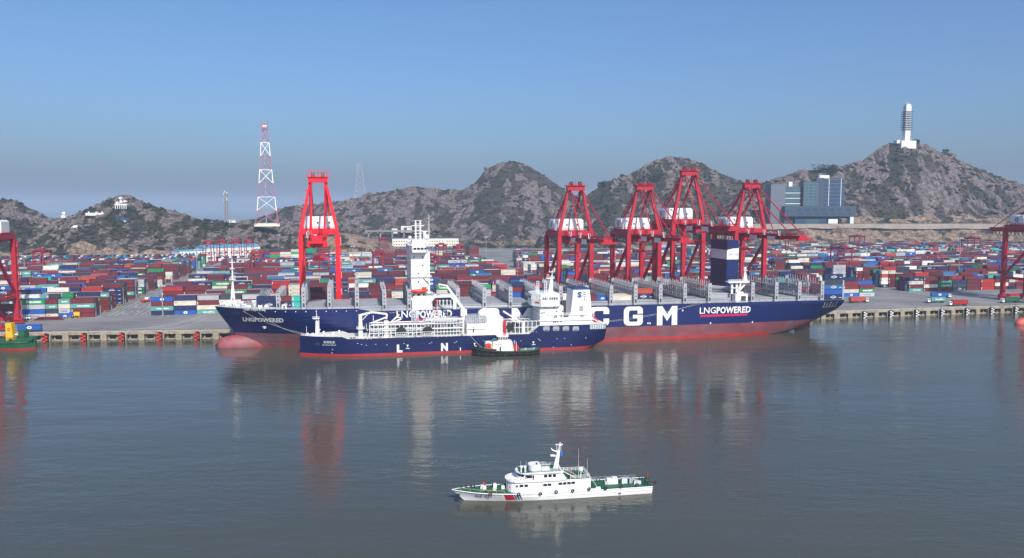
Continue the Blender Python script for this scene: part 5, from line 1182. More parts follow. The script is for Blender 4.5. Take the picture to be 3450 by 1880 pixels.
MB().box(xa + 0.5, xb - 0.5, -3.4, 6, 9.01, zt0 - 1.2).build('tank_cover', mat('tankcover', (0.10, 0.13, 0.16), 0.6, var=0.5, scale=0.6), tk)
MB().box(xb + 0.5, xd - 0.5, -3.4, 6, 9.01, zt0 - 0.6).build('tank_cover', MATS['tankcover'], tk)
for i, (z, y, r_) in enumerate(((zt0 + 0.25, -7.0, 0.28), (zt0 + 0.25, -6.0, 0.28), (zt0 + 0.9, -4.6, 0.4), (zt0 - 1.8, -7.6, 0.2), (12.4, -7.9, 0.22))): MB().tube((xa + 1, y, z), (xb + (4 if i < 3 else 0), y, z), r_, n=8).build('pipe', 'pipe', tk)
for z, y, r_ in ((zt0 + 2.2, -6.6, 0.3), (zt0 + 2.2, -5.4, 0.3), (zt0 + 0.1, -7.8, 0.22), (12.8, -7.9, 0.25), (11.0, -7.9, 0.2)): MB().tube((xb, y, z), (xd, y, z), r_, n=8).build('pipe', 'pipe', tk)
MB().box(xa + 4, xb, -6.2, -5.4, zt0 + 0.62, zt0 + 0.82).build('walkway', mat('walkred', (0.35, 0.05, 0.05), 0.7), tk)
rr = random.Random(21); pm_ = MB()
for i in range(120):           # small valves and pipe bends too small to pick apart
    x = rr.uniform(xa - 3, xd); y = rr.uniform(-7.9, -4.0); z = rr.uniform(9.1, zt0 - 1.5 + (2.5 if x > xb else 0)); r_ = rr.uniform(0.12, 0.34)
    ax = rr.choice([(1, 0, 0), (0, 0, 1), (0, 0, 1), (0, 1, 0)]); l = rr.uniform(0.8, 3.2); pm_.tube((x, y, z), (x + ax[0] * l, y + ax[1] * min(l, 1), z + ax[2] * l), r_, n=6)
    if i % 3 == 0: pm_.tube((x, y - 0.1, z), (x, y + 0.1, z), r_ * 2.0, n=8)
struct(pm_.build('small_pipework', 'pipe', tk), 'stuff')
rr = random.Random(23); pd = MB()
for i in range(40):
    x = rr.uniform(xa, xd); z = rr.uniform(9.2, zt0); s = rr.uniform(0.3, 0.9); pd.box(x, x + s, -6.4, -5.6, z, z + s * rr.uniform(0.5, 1.5))
struct(pd.build('small_fittings', 'darksteel', tk), 'stuff')
for u in (1352, 1442):
    x, z = ty(u, 1118); z0 = 9.6
    f = MB().ball((x, -8.4, z0 + 2.6), 2.6, n=12, k=8, sz=0.75, sy=0.45).build('rubber_fender', 'rubber', tk)
    mb = MB(); mb.rail([(x - 2.8, -9.6, z0 - 0.2), (x + 2.8, -9.6, z0 - 0.2)], 2.2, 1.1, 0.09); mb.box(x - 2.9, x + 2.9, -9.5, -7.4, z0 - 0.35, z0 - 0.2); mb.build('fender_cradle', 'white', f)
x, z = zz(1387, 1047, -4); x2, _ = zz(1399, 1047, -4)
frames(x, x + 3.4, -5, -2, zt0, z, 2, 6, 'vent_tower', 'pipe', 0.22)
x, z = zz(1473, 1010, -3); MB().tube((x, -3, zt0), (x, -3, z), 0.12).build('flagstaff', 'white', tk)
x, _ = zz(1463, 1078, -5); MB().beam((x, -5, zt0), (x, -5, zt0 + 4), 0.5).ball((x, -5, zt0 + 4.2), 0.6).build('vent_head', 'white', tk)
# second crane and the white machinery block
cx, _ = zz(1562, 1090, -2); p0 = zz(1565, 1050, -2); p1 = zz(1505, 962, -2); p2 = zz(1477, 957, -2)
MB().tube((cx, -2, 9), (cx, -2, p0[1] - 2), 1.4, 1.2, n=12).box(cx - 1.6, cx + 1.6, -3.4, -0.6, p0[1] - 2.2, p0[1] + 1.4).build('hose_crane', 'cream_white', tk)
MB().beam((cx + 0.8, -2, p0[1]), (p1[0], -2, p1[1]), 1.7, 1.6, w2=1.1, h2=1.1).build('crane_boom', 'cream_white', tk)
MB().beam((p1[0], -2, p1[1]), (p2[0], -2, p2[1]), 0.8, 0.7).beam((p2[0], -2, p2[1]), (p2[0] + 0.8, -2, p2[1] - 2.2), 0.3).build('crane_jib', 'cream_white', tk)
bx0, _ = zz(1573, 1095, -8); bx1, bz1 = zz(1696, 1070, -8); bm, bzl = zz(1640, 1090, -8)
MB().box(bx0, bx1, -8.2, 8, 9.01, bzl).build('cargo_house', 'white', tk)
MB().box(bm, bx1, -7.6, 7, bzl, bz1).build('upper_cargo_house', 'white', tk)
MB().box(bx0 + 3, bx0 + 3.8, -8.27, -8.18, 10.2, 13).build('door', 'darksteel', tk); MB().box(bx0 - 0.5, bx0 + 10, -8.9, -8.2, bzl - 2.6, bzl - 2.3).build('gallery', 'white', tk)
x0_, z0_ = zz(1611, 1062, -4); x1_, z1_ = zz(1672, 1041, -4); mb = MB(); rr_ = 2.1
mb.tube((x0_ + 2, -3, bz1 + 1.9), (x1_ - 2, -3, bz1 + 1.9), rr_, n=14); mb.ball((x0_ + 2, -3, bz1 + 1.9), rr_, n=14, k=8); mb.ball((x1_ - 2, -3, bz1 + 1.9), rr_, n=14, k=8); mb.build('vapour_tank', 'white', tk, fix=False)
frames(bx0, bm - 0.5, -7.6, -1, bzl, bzl + 4.2, 9, 3, 'pipe_rack', 'pipe', 0.22)
mb = MB()
for i in range(14): mb.tube((bx0 + 0.6 + i * 0.72, -6, bzl), (bx0 + 0.6 + i * 0.72, -6, bzl + rr.uniform(2, 4.4)), 0.2, n=6)
struct(mb.build('small_pipework', 'pipe', tk), 'stuff')
x, _ = zz(1701, 1100, -9.4); MB().box(x - 0.8, x + 0.4, -9.5, -8.9, 8.4, bz1 - 1).build('red_ladder', 'flagred', tk)
p, q = zz(1695, 1048, -6), zz(1755, 1085, -6); p2 = zz(1762, 1079, -6)
MB().beam((p[0], -6, p[1]), (q[0], -6, q[1]), 0.7, 0.9).beam((p[0] + 3, -6, p[1] - 4), (q[0], -6, q[1] - 0.8), 0.4, 0.5).build('loading_arm', 'cream_white', tk)
x, z = zz(1763, 1080, -7); MB().tube((x, -7, 9), (x, -7, z), 1.0, n=10).box(x - 1.4, x + 1.4, -8, -6, z - 0.6, z).build('crane_pedestal', 'cream_white', tk)
x0_, _ = zz(1706, 1090, -7); x1_, zq = zz(1820, 1080, -7); frames(x0_, x1_, -8, 2, 9.0, zq, 8, 2, 'pipe_rack', 'white', 0.28)
MB().box(x0_ + 0.5, x1_ - 1, -4, 6, 9.02, zq - 1).build('equipment_room', MATS['tankcover'], tk)
x, z = zz(1719, 1102, -8); MB().tube((x, -8.2, z), (x, -7.4, z), 2.1, n=16).build('hose_reel', 'black', tk)
# aft accommodation
ax0, _ = zz(1795, 1040, -8); ax0b, _ = zz(1818, 1040, -8); ax1, _ = zz(1897, 1040, -8); ax2, _ = zz(1990, 1070, -8); zmain = 13.22
zA1 = zz(1850, 1080, -8)[1]; zA2 = zz(1850, 1062, -8)[1]; zA3 = zz(1850, 1031, -8)[1]
MB().box(ax0b, ax2, -9.3, 9.3, zmain, zA1).build('aft_deckhouse', 'white', tk)
MB().box(ax0b - 0.8, ax2 + 1.5, -9.9, 9.9, zA1, zA1 + 0.35).rail([(ax0b, -9.8, zA1 + .35), (ax2 + 1, -9.8, zA1 + .35)], 1, 1.6, 0.05).build('boat_deck', 'white', tk)
MB().box(ax0b, ax2 - 3, -9.0, 9.0, zA1 + 0.35, zA2).build('aft_deckhouse', 'white', tk)
MB().box(ax0b - 0.5, ax2 - 2, -9.5, 9.5, zA2, zA2 + 0.3).rail([(ax0b, -9.4, zA2 + .3), (ax2 - 2.2, -9.4, zA2 + .3)], 1, 1.6, 0.05).build('bridge_deck', 'white', tk)
h = MB().box(ax0b, ax1, -8.6, 8.6, zA2 + 0.3, zA3).build('accommodation', 'white', tk)
for i, (u, v) in enumerate(((1833, 1034), (1866, 1034), (1881, 1032), (1833, 1052), (1876, 1049), (1895, 1049))): x, z = zz(u, v, -8.6); MB().box(x - 0.3, x + 0.3, -8.68, -8.55, z - 0.4, z + 0.4).build('window', 'glass', h)
x, z = zz(1824, 1055, -8.6); MB().box(x - 0.5, x + 0.8, -8.7, -8.55, z - 0.3, z + 0.3).build('window', 'glass', h)
for u, v in ((1868, 1069), (1874, 1067), (1891, 1066), (1866, 1085), (1872, 1085), (1879, 1084), (1890, 1084)): x, z = zz(u, v, -9.3); MB().box(x - 0.3, x + 0.3, -9.36, -9.0, z - 0.4, z + 0.4).build('window', 'glass', h)
for k in range(5):
    for r_ in range(3): y = -7 + k * 3.4; z = zA2 + 1.4 + r_ * 2.0; MB().box(ax0b - 0.08, ax0b + 0.02, y, y + 0.9, z, z + 0.8).build('window', 'glass', h)
x, z = zz(1907, 1063, -9.0); MB().box(x - 1.4, x + 1.4, -9.08, -8.9, z - 0.9, z + 0.9).build('doorway', 'darksteel', h)
x, z = zz(1960, 1065, -9.0); MB().box(x - 0.9, x + 1.2, -9.08, -8.9, z - 0.7, z + 0.7).build('louvre', 'steel', h)
bwx0, bz0 = zz(1796, 1020, -9); bwx1, bzt = zz(1887, 1000, -9); bzt2 = zz(1840, 991, -9)[1]
poly = [(bwx0 + 4, -10.6), (bwx1 - 1, -10.6), (bwx1, -9), (bwx1, 9), (bwx1 - 1, 10.6), (bwx0 + 4, 10.6), (bwx0, 5), (bwx0, -5)]
br = MB().prism(poly, zA3, bz0 + 1.4).build('bridge', 'white', tk)
MB().prism([(x, y) for x, y in poly], bzt, bzt2).rail([(bwx0 + 4, -10.4, bzt2), (bwx1 - 1, -10.4, bzt2)], 1, 1.5, 0.05).build('bridge_roof', 'white', br)
MB().prism([((bwx0 + bwx1) / 2 + (x - (bwx0 + bwx1) / 2) * 0.965, y * 0.965) for x, y in poly], bz0 + 1.35, bzt + 0.05).build('window_band', 'glass', br)
for i in range(11): x = bwx0 + 4 + i * (bwx1 - bwx0 - 5) / 10; MB().box(x - (0.45 if i in (0, 4, 10) else 0.16), x + (0.45 if i in (0, 4, 10) else 0.16), -10.58, -10.0, bz0 + 1.4, bzt).build('window_post', 'white', br)
for i in range(8):
    f = i / 7; p_ = Vector((bwx0 + 4, -10.6)).lerp(Vector((bwx0, -5)), f); MB().box(p_.x - 0.15, p_.x + 0.3, p_.y - 0.15, p_.y + 0.3, bz0 + 1.4, bzt).build('window_post', 'white', br)
x, z = zz(1815, 1021, -9.5); MB().add([(bwx0 + 1.3, -6.9, z - 0.3), (bwx0 + 3.2, -9.6, z - 0.3), (bwx0 + 3.2, -9.6, z + 0.5), (bwx0 + 1.3, -6.9, z + 0.5)], [(0, 1, 2, 3)]).build('name_board', 'flagred', br)
x, z = zz(1856, 990, -2); tz = zz(1862, 907, -2)[1]
MB().beam((x - 0.3, -2, bzt2), (x + 0.2, -2, bzt2 + 7.5), 2.6, 1.6, w2=1.4).box(x - 2.6, x + 1.6, -3.2, -0.8, bzt2 + 7.5, bzt2 + 7.9).rail([(x - 2.6, -3.2, bzt2 + 7.9), (x + 1.6, -3.2, bzt2 + 7.9)], 1, 1, 0.06).tube((x + 0.5, -2, bzt2 + 7.8), (x + 0.7, -2, tz), 0.35, 0.1).box(x - 1.2, x + 2.2, -2.2, -1.8, bzt2 + 11, bzt2 + 11.3).box(x - 2.4, x - 1, -2.2, -1.8, bzt2 + 9.4, bzt2 + 9.7).build('radar_mast', 'white', tk)
for u in (1808, 1834): x, _ = zz(u, 990, -5); frames(x, x + 1.2, -5.6, -4.4, bzt2, bzt2 + 6.5, 1, 6, 'lattice_mast', 'white', 0.14)
x, z = zz(1902, 1018, -7); MB().tube((x, -7, zA2), (x, -7, z + 1.0), 0.9).build('crane_pedestal', 'darksteel', tk)
# funnel with logo
fx0, _ = zz(1921, 1030, -8); fx1, _ = zz(1996, 1040, -8); gx0, gz = zz(1932, 977, -8); gx1, _ = zz(1987, 977, -8); zf = zA1 + 0.36
mb = MB(); vs = [(fx0, -8, zf), (fx1, -8, zf), (fx1, 5, zf), (fx0, 5, zf), (gx0, -8, gz), (gx1, -8, gz), (gx1, 5, gz), (gx0, 5, gz)]
mb.add(vs, [(3, 2, 1, 0), (4, 5, 6, 7), (0, 1, 5, 4), (1, 2, 6, 5), (2, 3, 7, 6), (3, 0, 4, 7)]); fn = mb.build('funnel', 'white', tk)
MB().box(gx0 + 0.3, gx1 - 0.3, -7.7, 4.7, gz, gz + 0.9).build('funnel_cap', 'stripeblue', fn)
for i in range(5): MB().tube((gx0 + 1 + i * 1.5, -4 + i * 1.2, gz + 0.8), (gx0 + 1.3 + i * 1.5, -4 + i * 1.2, gz + 2.2), 0.35, n=8).build('exhaust_pipe', 'darksteel', fn)
sx0, sz1 = zz(1945, 983, -8); sx1, sz0 = zz(1960, 1003, -8)
mb = MB(); textquad(mb, 'S', sx0, sx1, sz0, sz1, -8.06, bold=0.06); mb.build('lettering', 'stripeblue', fn)
ex0, _ = zz(1962, 983, -8); ex1, _ = zz(1974, 983, -8)
for k in range(3): z = sz1 - 0.35 - k * (sz1 - sz0 - 0.7) / 2; mb = MB(); mb.add([(ex0, -8.06, z + 0.3), (ex0 + 1.0, -8.06, z - 0.25), (ex1, -8.06, z - 0.2), (ex1, -8.06, z + 0.3)], [(3, 2, 1, 0)]); mb.build('lettering', 'logoteal', fn)
x, z = zz(1958, 1040, -8); MB().box(x - 1.0, x + 1.2, -8.1, -7.95, z - 1.4, z + 1.6).build('louvre', 'hatch', fn)
x, z = zz(1969, 1008, -8); MB().box(x - 0.25, x + 0.25, -8.08, -7.95, z - 0.4, z + 0.4).build('fitting', 'darksteel', fn)
# stern gear
sx, _ = zz(1990, 1108, -8); mb = MB().box(sx - 1, T_L - 0.6, -t_hb(150, 11) - 0.06, -t_hb(150, 11) + 0.3, 10.6, 13.1, 0)
for i in range(6): mb.box(sx - 0.6 + i * 1.3, sx - 0.35 + i * 1.3, -t_hb(150, 11) - 0.12, -t_hb(150, 11) - 0.05, 10.6, 13.1, 1)
mb.build('stern_mooring_port', ['port_inside' if False else MATS['port_inside'], M['white']], tk)
# free fall lifeboat on its ramp: a thing of its own
p, q = zz(1983, 1062, -3), zz(2016, 1086, -3)
lf = Frame(TS.w(p[0], -3, 0), TS.ang); fb_ = thing('lifeboat', 'red and white free fall lifeboat tilted on the tanker stern', 'lifeboat', loc=TS.w((p[0] + q[0]) / 2, -3, (p[1] + q[1]) / 2), rz=TS.ang)
fb_.rotation_euler = (0, math.atan2(p[1] - q[1], q[0] - p[0]), TS.ang)
l = math.hypot(q[0] - p[0], q[1] - p[1]) / 2 + 0.4; mb = MB(); rings = []
for i in range(8):
    t = i / 7; x = -l + 2 * l * t; s = max(0.2, 1 - max(0, 2 * t - 1) ** 2.2); rings.append([(x, 1.4 * s * math.cos(a), 1.3 * s * math.sin(a)) for a in [2 * math.pi * k / 8 + 0.39 for k in range(8)]])
for i in range(7): mb.add(rings[i] + rings[i + 1], [(k, (k + 1) % 8, 8 + (k + 1) % 8, 8 + k) for k in range(8)])
mb.add(rings[0], [tuple(range(8))]); mb.build('hull', 'flagred', fb_, fix=True); MB().box(-l * 0.9, l * 0.7, -1.42, 1.42, -0.2, 0.15).build('stripe', 'letter', fb_); MB().box(-l + 0.2, -l + 2.4, -0.8, 0.8, 1.0, 2.0).build('steering_dome', 'flagred', fb_)
MB().beam((p[0] - 1, -4.8, p[1] - 2.0), (q[0] + 1, -4.8, q[1] - 2.0), 0.4).beam((p[0] - 1, -1.2, p[1] - 2.0), (q[0] + 1, -1.2, q[1] - 2.0), 0.4).beam((q[0], -4.8, 13.2), (q[0], -4.8, q[1] - 2), 0.4).beam((p[0], -4.8, 13.2), (p[0], -4.8, p[1] - 2), 0.4).build('launch_ramp', 'white', tk)
# outboard jet of cooling water
x, z = ty(1905, 1172)
mb = MB()
for i in range(8): t = i / 8; mb.tube((x + 1.1 * t, -t_hb(x, 1) - 2.6 * t, z * 0 + 1.9 - 1.8 * t * t), (x + 1.1 * (t + 1 / 8), -t_hb(x, 1) - 2.6 * (t + 1 / 8), 1.9 - 1.8 * (t + 1 / 8) ** 2), 0.12 + 0.2 * t, 0.12 + 0.2 * (t + 1 / 8), n=6)
for i in range(16): mb.ball((x + 1.2 + i * 0.45, -t_hb(x, 1) - 2.8 - rr.uniform(0, 0.6), 0.04), rr.uniform(0.2, 0.45), sz=0.25, n=6, k=4)
struct(mb.build('cooling_water_foam', mat('foam', (0.75, 0.77, 0.76), 0.7)), 'stuff')
MB().tube(TS.w(ty(1585, 1129)[0], -T_B - 0.05, 9.2), P(1612, 1164, 3.2), 0.08, n=5)

# ================================================================ TUG
G_L, G_B = 35.0, 5.2
GS = Frame((-20.6, 404.4), R(8.6))
def g_hb(x, z):
    a = (x / 9.0); b = (G_L - x) / 6.0; f = 1 - (1 - max(0, min(1, a))) ** 2.4; k = 1 - (1 - max(0, min(1, b))) ** 2.6
    return G_B * f * (0.35 + 0.65 * k) * (0.8 + 0.2 * max(0, min(1, z / 2)))
def g_deck(x): return 2.3 + 1.9 * max(0, 1 - x / 17.0) ** 1.3 + 0.5 * max(0, (x - 30) / 5)
def gx(u, v, y=-G_B): return GS.pl(u, v, y)
tug = thing('tugboat', 'small black hulled tugboat with white wheelhouse beside the tanker', 'boat', GS)
hull_mesh(G_L, g_hb, g_deck, lambda x: -1.5, 0.0, [0, 0.5, 1.2, 2.2, 3.5, 5, 7, 9, 12, 15, 19, 23, 27, 30, 32, 33.5, 34.5, G_L], None, lambda z: 0, 2, 4).build('hull', ['black', 'black', 'deckgreen'], tug, fix=True)
mb = MB(); pts = [(x, -g_hb(x, 2) - 0.1, g_deck(x) - 0.35) for x in (0.3, 1.5, 3, 5, 8, 12, 17, 22, 28, 32, 34.5, G_L)]
mb.path(pts, 0.42, 8); mb.path([(x, y, 0.9) for x, y, z in pts], 0.35, 8); mb.build('rubbing_strake', 'rubber', tug)
for i in range(9): x = 3.2 + i * 3.5; MB().torus((x, -g_hb(x, 2) - 0.35, 1.0), 0.55, 0.24, n=10).build('tyre_fender', 'rubber', tug)
mb = MB(); pb = [(x, -g_hb(x, 3) + 0.1, g_deck(x)) for x in (0.6, 2, 4, 6, 9, 12)]
for (a, b, c), (d_, e, f) in zip(pb, pb[1:]): mb.add([(a, b, c), (d_, e, f), (d_, e, f + 0.9), (a, b, c + 1.0)], [(0, 1, 2, 3)])
mb.build('bulwark', 'black', tug)
hx0, hz = gx(1658, 1173, -3.5); hx1, _ = gx(1731, 1175, -3.5)
dz = 2.4; h1 = gx(1690, 1151, -3.5)[1]
hs_ = MB().xprism([(hx0, dz), (hx1, dz - 0.1), (hx1 - 0.8, h1), (hx0 + 0.6, h1)], -3.5, 3.5).build('deckhouse', 'white', tug)
x0, _ = gx(1636, 1165, -2.6); MB().xprism([(x0, 3.3), (hx0, 3.0), (hx0, h1 - 0.4), (x0 + 0.6, h1 - 0.4), (x0, h1 - 1.2)], -2.4, 2.4).build('fore_deckhouse', 'white', tug)
x, z = gx(1645, 1166, -2.8); w = MB().tube((x - 1.2, -2.6, z), (x + 1.2, -2.6, z), 1.25, n=12).ball((x + 0.4, -2.7, z + 0.3), 1.25).box(x - 1.8, x + 1.8, -3.2, -1, z - 1.6, z - 0.9); w.build('towing_winch', 'flagred', tug)
x, z = gx(1739, 1172, -2.8); MB().tube((x, -2.9, z), (x, 1, z), 1.5, n=14).box(x - 1.3, x + 1.2, -2.6, 1, z - 1.6, z - 0.6).build('towing_winch', 'flagred', tug)
x, z = gx(1739.5, 1170, -3.6); MB().beam((x, -3.6, 2.2), (x, -3.6, h1 - 0.6), 0.22).beam((x, 3.6, 2.2), (x, 3.6, h1 - 0.6), 0.22).beam((x, -3.6, h1 - .7), (x, 3.6, h1 - .7), 0.22).build('tow_frame', 'white', tug)
for q in range(2): x, z = gx(1686 + q * 0, 1172, -3.5); MB().box(x - 0.45, x + 0.35, -3.56, -3.45, dz + 0.1, dz + 2.1).build('door', 'darksteel', tug); break
mb = MB(); a = gx(1667, 1157, -3.5); b = gx(1690, 1161, -3.5); c = gx(1692, 1173, -3.5); mb.beam((a[0], -3.58, a[1]), (a[0] + 0.8, -3.58, b[1]), 0.1, 0.22).beam((a[0] + 0.8, -3.58, b[1]), (b[0], -3.58, b[1]), 0.1, 0.22).beam((b[0], -3.58, b[1]), (c[0], -3.58, c[1]), 0.1, 0.22); mb.build('red_pipe', 'flagred', hs_)
wx0, wz0 = gx(1675, 1149, -2.5); wx1, _ = gx(1713, 1149, -2.5); wzt = gx(1690, 1135, -2.5)[1]
wp = [(wx0, -2.2), (wx0 + 0.9, -2.9), (wx1 - 0.6, -2.9), (wx1, -2.2), (wx1, 2.2), (wx1 - 0.6, 2.9), (wx0 + 0.9, 2.9), (wx0, 2.2)]
cxm = (wx0 + wx1) / 2; fl = lambda k: [(cxm + (x - cxm) * k, y * k) for x, y in wp]
wh_ = MB().prism(fl(0.90), h1, wz0 + 0.5, top=fl(0.93)).build('wheelhouse', 'white', tug)
MB().prism(fl(0.92), wz0 + 0.45, wzt, top=fl(1.02)).build('window_band', 'glass', wh_)
MB().prism(fl(1.06), wzt, wzt + 0.4).build('wheelhouse_roof', 'white', wh_)
for i in range(6):
    f = i / 5; xx = wx0 + 0.9 + (wx1 - wx0 - 1.5) * f; MB().beam((cxm + (xx - cxm) * 0.93, -2.74, wz0 + 0.45), (cxm + (xx - cxm) * 1.02, -2.99, wzt), 0.28, 0.12).build('window_post', 'white', wh_)
mb = MB().rail([(wx0, -2.8, wzt + .4), (wx1, -2.8, wzt + .4), (wx1, 2.8, wzt + .4)], 1, 0.9, 0.05)
for xx in (wx0 + 0.8, wx0 + 1.9, wx0 + 2.8, wx1 - 0.6): mb.tube((xx, -0.5, wzt + 0.4), (xx, -0.5, wzt + rr.uniform(2.2, 3.6)), 0.09)
mb.build('roof_rail', 'white', wh_)
mxx = gx(1700, 1130, 0)[0]; MB().tube((mxx, 0, wzt + 0.4), (mxx, 0, gx(1700, 1096, 0)[1]), 0.45, 0.3, n=8).box(mxx - 0.9, mxx + 0.9, -0.4, 0.4, wzt + 2.6, wzt + 3.0).build('mast', 'flagred', tug)
x, z = gx(1670, 1148, -1); MB().box(x - 1.6, x + 1.4, -2, 1, h1, h1 + 0.5).tube((x - 1.4, -1, h1 + 0.9), (x + 1.2, -1, h1 + 1.0), 0.45).build('rescue_boat', mat('tarp', (0.05, 0.16, 0.15), 0.7), tug)
mb = MB().rail([(24.5, -g_hb(24, 2) + 0.2, 2.4), (31, -g_hb(31, 2) + 0.2, 2.5)], 1.0, 1.5, 0.05); mb.build('deck_rail', 'pipe', tug)
for i in range(4): x = 25 + i * 2.3; MB().box(x, x + 0.7, -2 + 0.4 * i, -1.2 + 0.4 * i, 2.3, 3.1).build('deck_fitting', 'pipe' if i % 2 else 'darksteel', tug)
mb = MB(); mb.beam((6, -3.3, 4.2), (13, -4.4, 3.3), 0.25); mb.build('handrail', 'yellow', tug)
x, z = gx(1706, 1196); MB().box(x - 1.2, x - 0.3, -g_hb(x, 1) - 0.5, -g_hb(x, 1) - 0.2, 0.35, 0.5).box(x + 0.2, x + 0.5, -g_hb(x, 1) - 0.5, -g_hb(x, 1) - 0.2, 0.25, 0.75).build('draught_mark', 'letter', tug)
# ================================================================ PATROL BOAT in the foreground
PB = Frame((-15.4, 199.8), R(9.5))
P_L, P_B = 52.5, 3.9
def p_stem(z): return 3.2 * max(0, 1 - z / 3.1) ** 1.0 if z < 3.1 else 0
def p_deck(x): return 2.05 + 1.05 * max(0, 1 - x / 24.0) ** 1.5
def p_hb(x, z):
    q = max(0, min(1, z / 2.6)); t = max(0, min(1, (x - p_stem(z)) / (24 - 6 * q))); y = P_B * (0.86 + 0.14 * q) * (1 - (1 - t) ** (1.9 + 0.9 * q))
    return y * (1 - 0.06 * max(0, (x - 40) / 12.5))
def pp(u, v, y=-3.4): return PB.pl(u, v, y)
pb = thing('patrol_boat', 'white patrol boat with green decks and red bow stripe in the foreground', 'boat', PB)
xs = [0, 0.3, 0.8, 1.5, 2.4, 3.4, 4.6, 6, 8, 10, 12.5, 15, 18, 21, 24, 30, 36, 42, 47, 50, P_L]
hull_mesh(P_L, p_hb, p_deck, lambda x: -1.2, 0.08, xs, None, p_stem, 2, 8).build('hull', ['antifoul', 'white', 'deckgreen'], pb, fix=True)
mb = MB(); mb.path([(x, -p_hb(x, p_deck(x)) - 0.04, p_deck(x) - 0.02) for x in xs], 0.11, 6); mb.path([(x, p_hb(x, p_deck(x)) + 0.04, p_deck(x) - 0.02) for x in xs], 0.11, 6); mb.build('gunwale', 'white', pb)
mb = MB(); mb.path([(x, -p_hb(x, 1.2) - 0.03, 1.25) for x in [17.5, 19] + xs[13:]], 0.10, 6); mb.build('rubbing_strake', 'white', pb)
mb = MB(); o = []
for x in xs[1:14]: mb.v += [(x, -p_hb(x, p_deck(x)) + 0.12, p_deck(x) + 0.012), (x, -p_hb(x, p_deck(x)) + 0.42, p_deck(x) + 0.012)]
mb.f = [(2 * i, 2 * i + 2, 2 * i + 3, 2 * i + 1) for i in range(12)]; mb.m = [0] * 12; mb.build('deck_edge_trim', 'bluetrim', pb)
def side_poly(pts, nm, m):     # pts in photo pixels on the hull side
    q = []
    for u, v in pts:
        best = None
        for yy in np.arange(-4.0, -1.0, 0.03):
            x, z = PB.pl(u, v, yy)
            if abs(-p_hb(x, z) - yy) < 0.05: best = (x, yy - 0.035, z); break
        q.append(best or (pp(u, v)[0], -3.5, pp(u, v)[1]))
    n = 6; mb = MB()        # subdivide a quad along the side so that it hugs the hull
    a, b, c, d = [Vector(k) for k in q]
    for i in range(n + 1):
        for j in range(4): f, g = i / n, j / 3; p = a.lerp(b, f).lerp(d.lerp(c, f), g); mb.v.append((p.x, -p_hb(p.x, p.z) - 0.035, p.z))
    for i in range(n):
        for j in range(3): k = i * 4 + j; mb.f.append((k, k + 1, k + 5, k + 4)); mb.m.append(0)
    return mb.build(nm, m, pb, fix=False)
side_poly([(1696, 1665), (1727, 1664.5), (1737, 1684), (1706, 1685.5)], 'hull_stripe', 'flagred')
for k in range(3): o = k * 8.5; side_poly([(1729 + o, 1664.5 - k * .3), (1734 + o, 1664.3 - k * .3), (1744 + o, 1683.5 - k * .5), (1739 + o, 1683.8 - k * .5)], 'hull_stripe', 'stripeblue')
def side_text(s, u0, v0, u1, v1, bold=0.0):
    for yy in np.arange(-4.0, -1.0, 0.03):
        x, z = PB.pl((u0 + u1) / 2, v1, yy)
        if abs(-p_hb(x, z) - yy) < 0.05: break
    x0, z1 = PB.pl(u0, v0, yy); x1, z0 = PB.pl(u1, v1, yy); mb = MB(); textquad(mb, s, x0, x1, z0, z1, lambda x, z: -p_hb(x, z) - 0.06, bold=bold); mb.build('lettering', 'stripeblue', pb)
side_text('海巡', 1598, 1664, 1624, 1676); side_text('011', 1631, 1664, 1655, 1676, 0.01)
x, z = pp(1545, 1672, -1.0); MB().box(x - 0.5, x + 0.3, -1.3, -0.5, z - 0.6, z + 0.5).beam((x - 0.1, -1.35, z + 0.7), (x - 0.1, -1.35, z - 0.8), 0.18).beam((x - 0.7, -1.35, z - 0.6), (x + 0.6, -1.35, z - 0.8), 0.2).build('anchor', 'black', pb)
for i, (u, v) in enumerate(((1652, 1666), (1747, 1664), (1820, 1663), (1873.5, 1656), (1929, 1652), (1983.5, 1646), (2039, 1644), (2091.5, 1638), (2145, 1633), (2206, 1626))):
    x, z = pp(u, v, -3.8); MB().torus((x, -p_hb(x, z) - 0.22, z), 0.33, 0.15, n=14, k=8).build('tyre_fender', 'rubber', pb)
# --- superstructure, three tiers with rounded fronts
def tier(x0, x1, y0, z0, z1, rnd_=2.4, slope=0.6, taper=0.12, nm='deckhouse', m='white', aft=0.0):
    bot, top = [], []
    for i in range(9):
        a = R(90 + 180 * i / 8); bot.append((x0 + rnd_ + rnd_ * math.cos(a), y0 * math.sin(a))); top.append((x0 + slope + rnd_ + rnd_ * math.cos(a), (y0 - taper) * math.sin(a)))
    bot += [(x1, -y0), (x1, y0)]; top += [(x1 - aft, -(y0 - taper)), (x1 - aft, y0 - taper)]
    return MB().prism(bot, z0, z1, top=top).build(nm, m, pb, fix=True)
d1x0, _ = pp(1704, 1645, 0); d1x1, d1z = pp(1990, 1612, -3.3); zt1 = pp(1760, 1626, -3.3)[1]
z1 = d1z + 0.05
h1 = tier(d1x0, d1x1, 3.35, 1.98, z1, 3.2, 0.25, 0.05)
bxa, bz = pp(1705, 1615, -2); MB()
lvl = tier(d1x0 - 0.25, pp(1895, 1612)[0] + 1.0, 3.72, z1, z1 + 0.28, 3.4, 0.0, 0.0, 'deck_slab')
d2x0, _ = pp(1739, 1605, 0); d2x1, _ = pp(1908, 1600, -2.9); z2 = pp(1800, 1596, -2.9)[1]
h2 = tier(d2x0, d2x1, 2.95, z1 + 0.28, z2, 2.4, 0.5, 0.15, 'wheelhouse', aft=1.2)
rf = tier(d2x0 - 0.3, d2x1 - 0.9, 3.3, z2, z2 + 0.22, 2.6, 0.0, 0.0, 'wheelhouse_roof')
z3 = z2 + 0.22
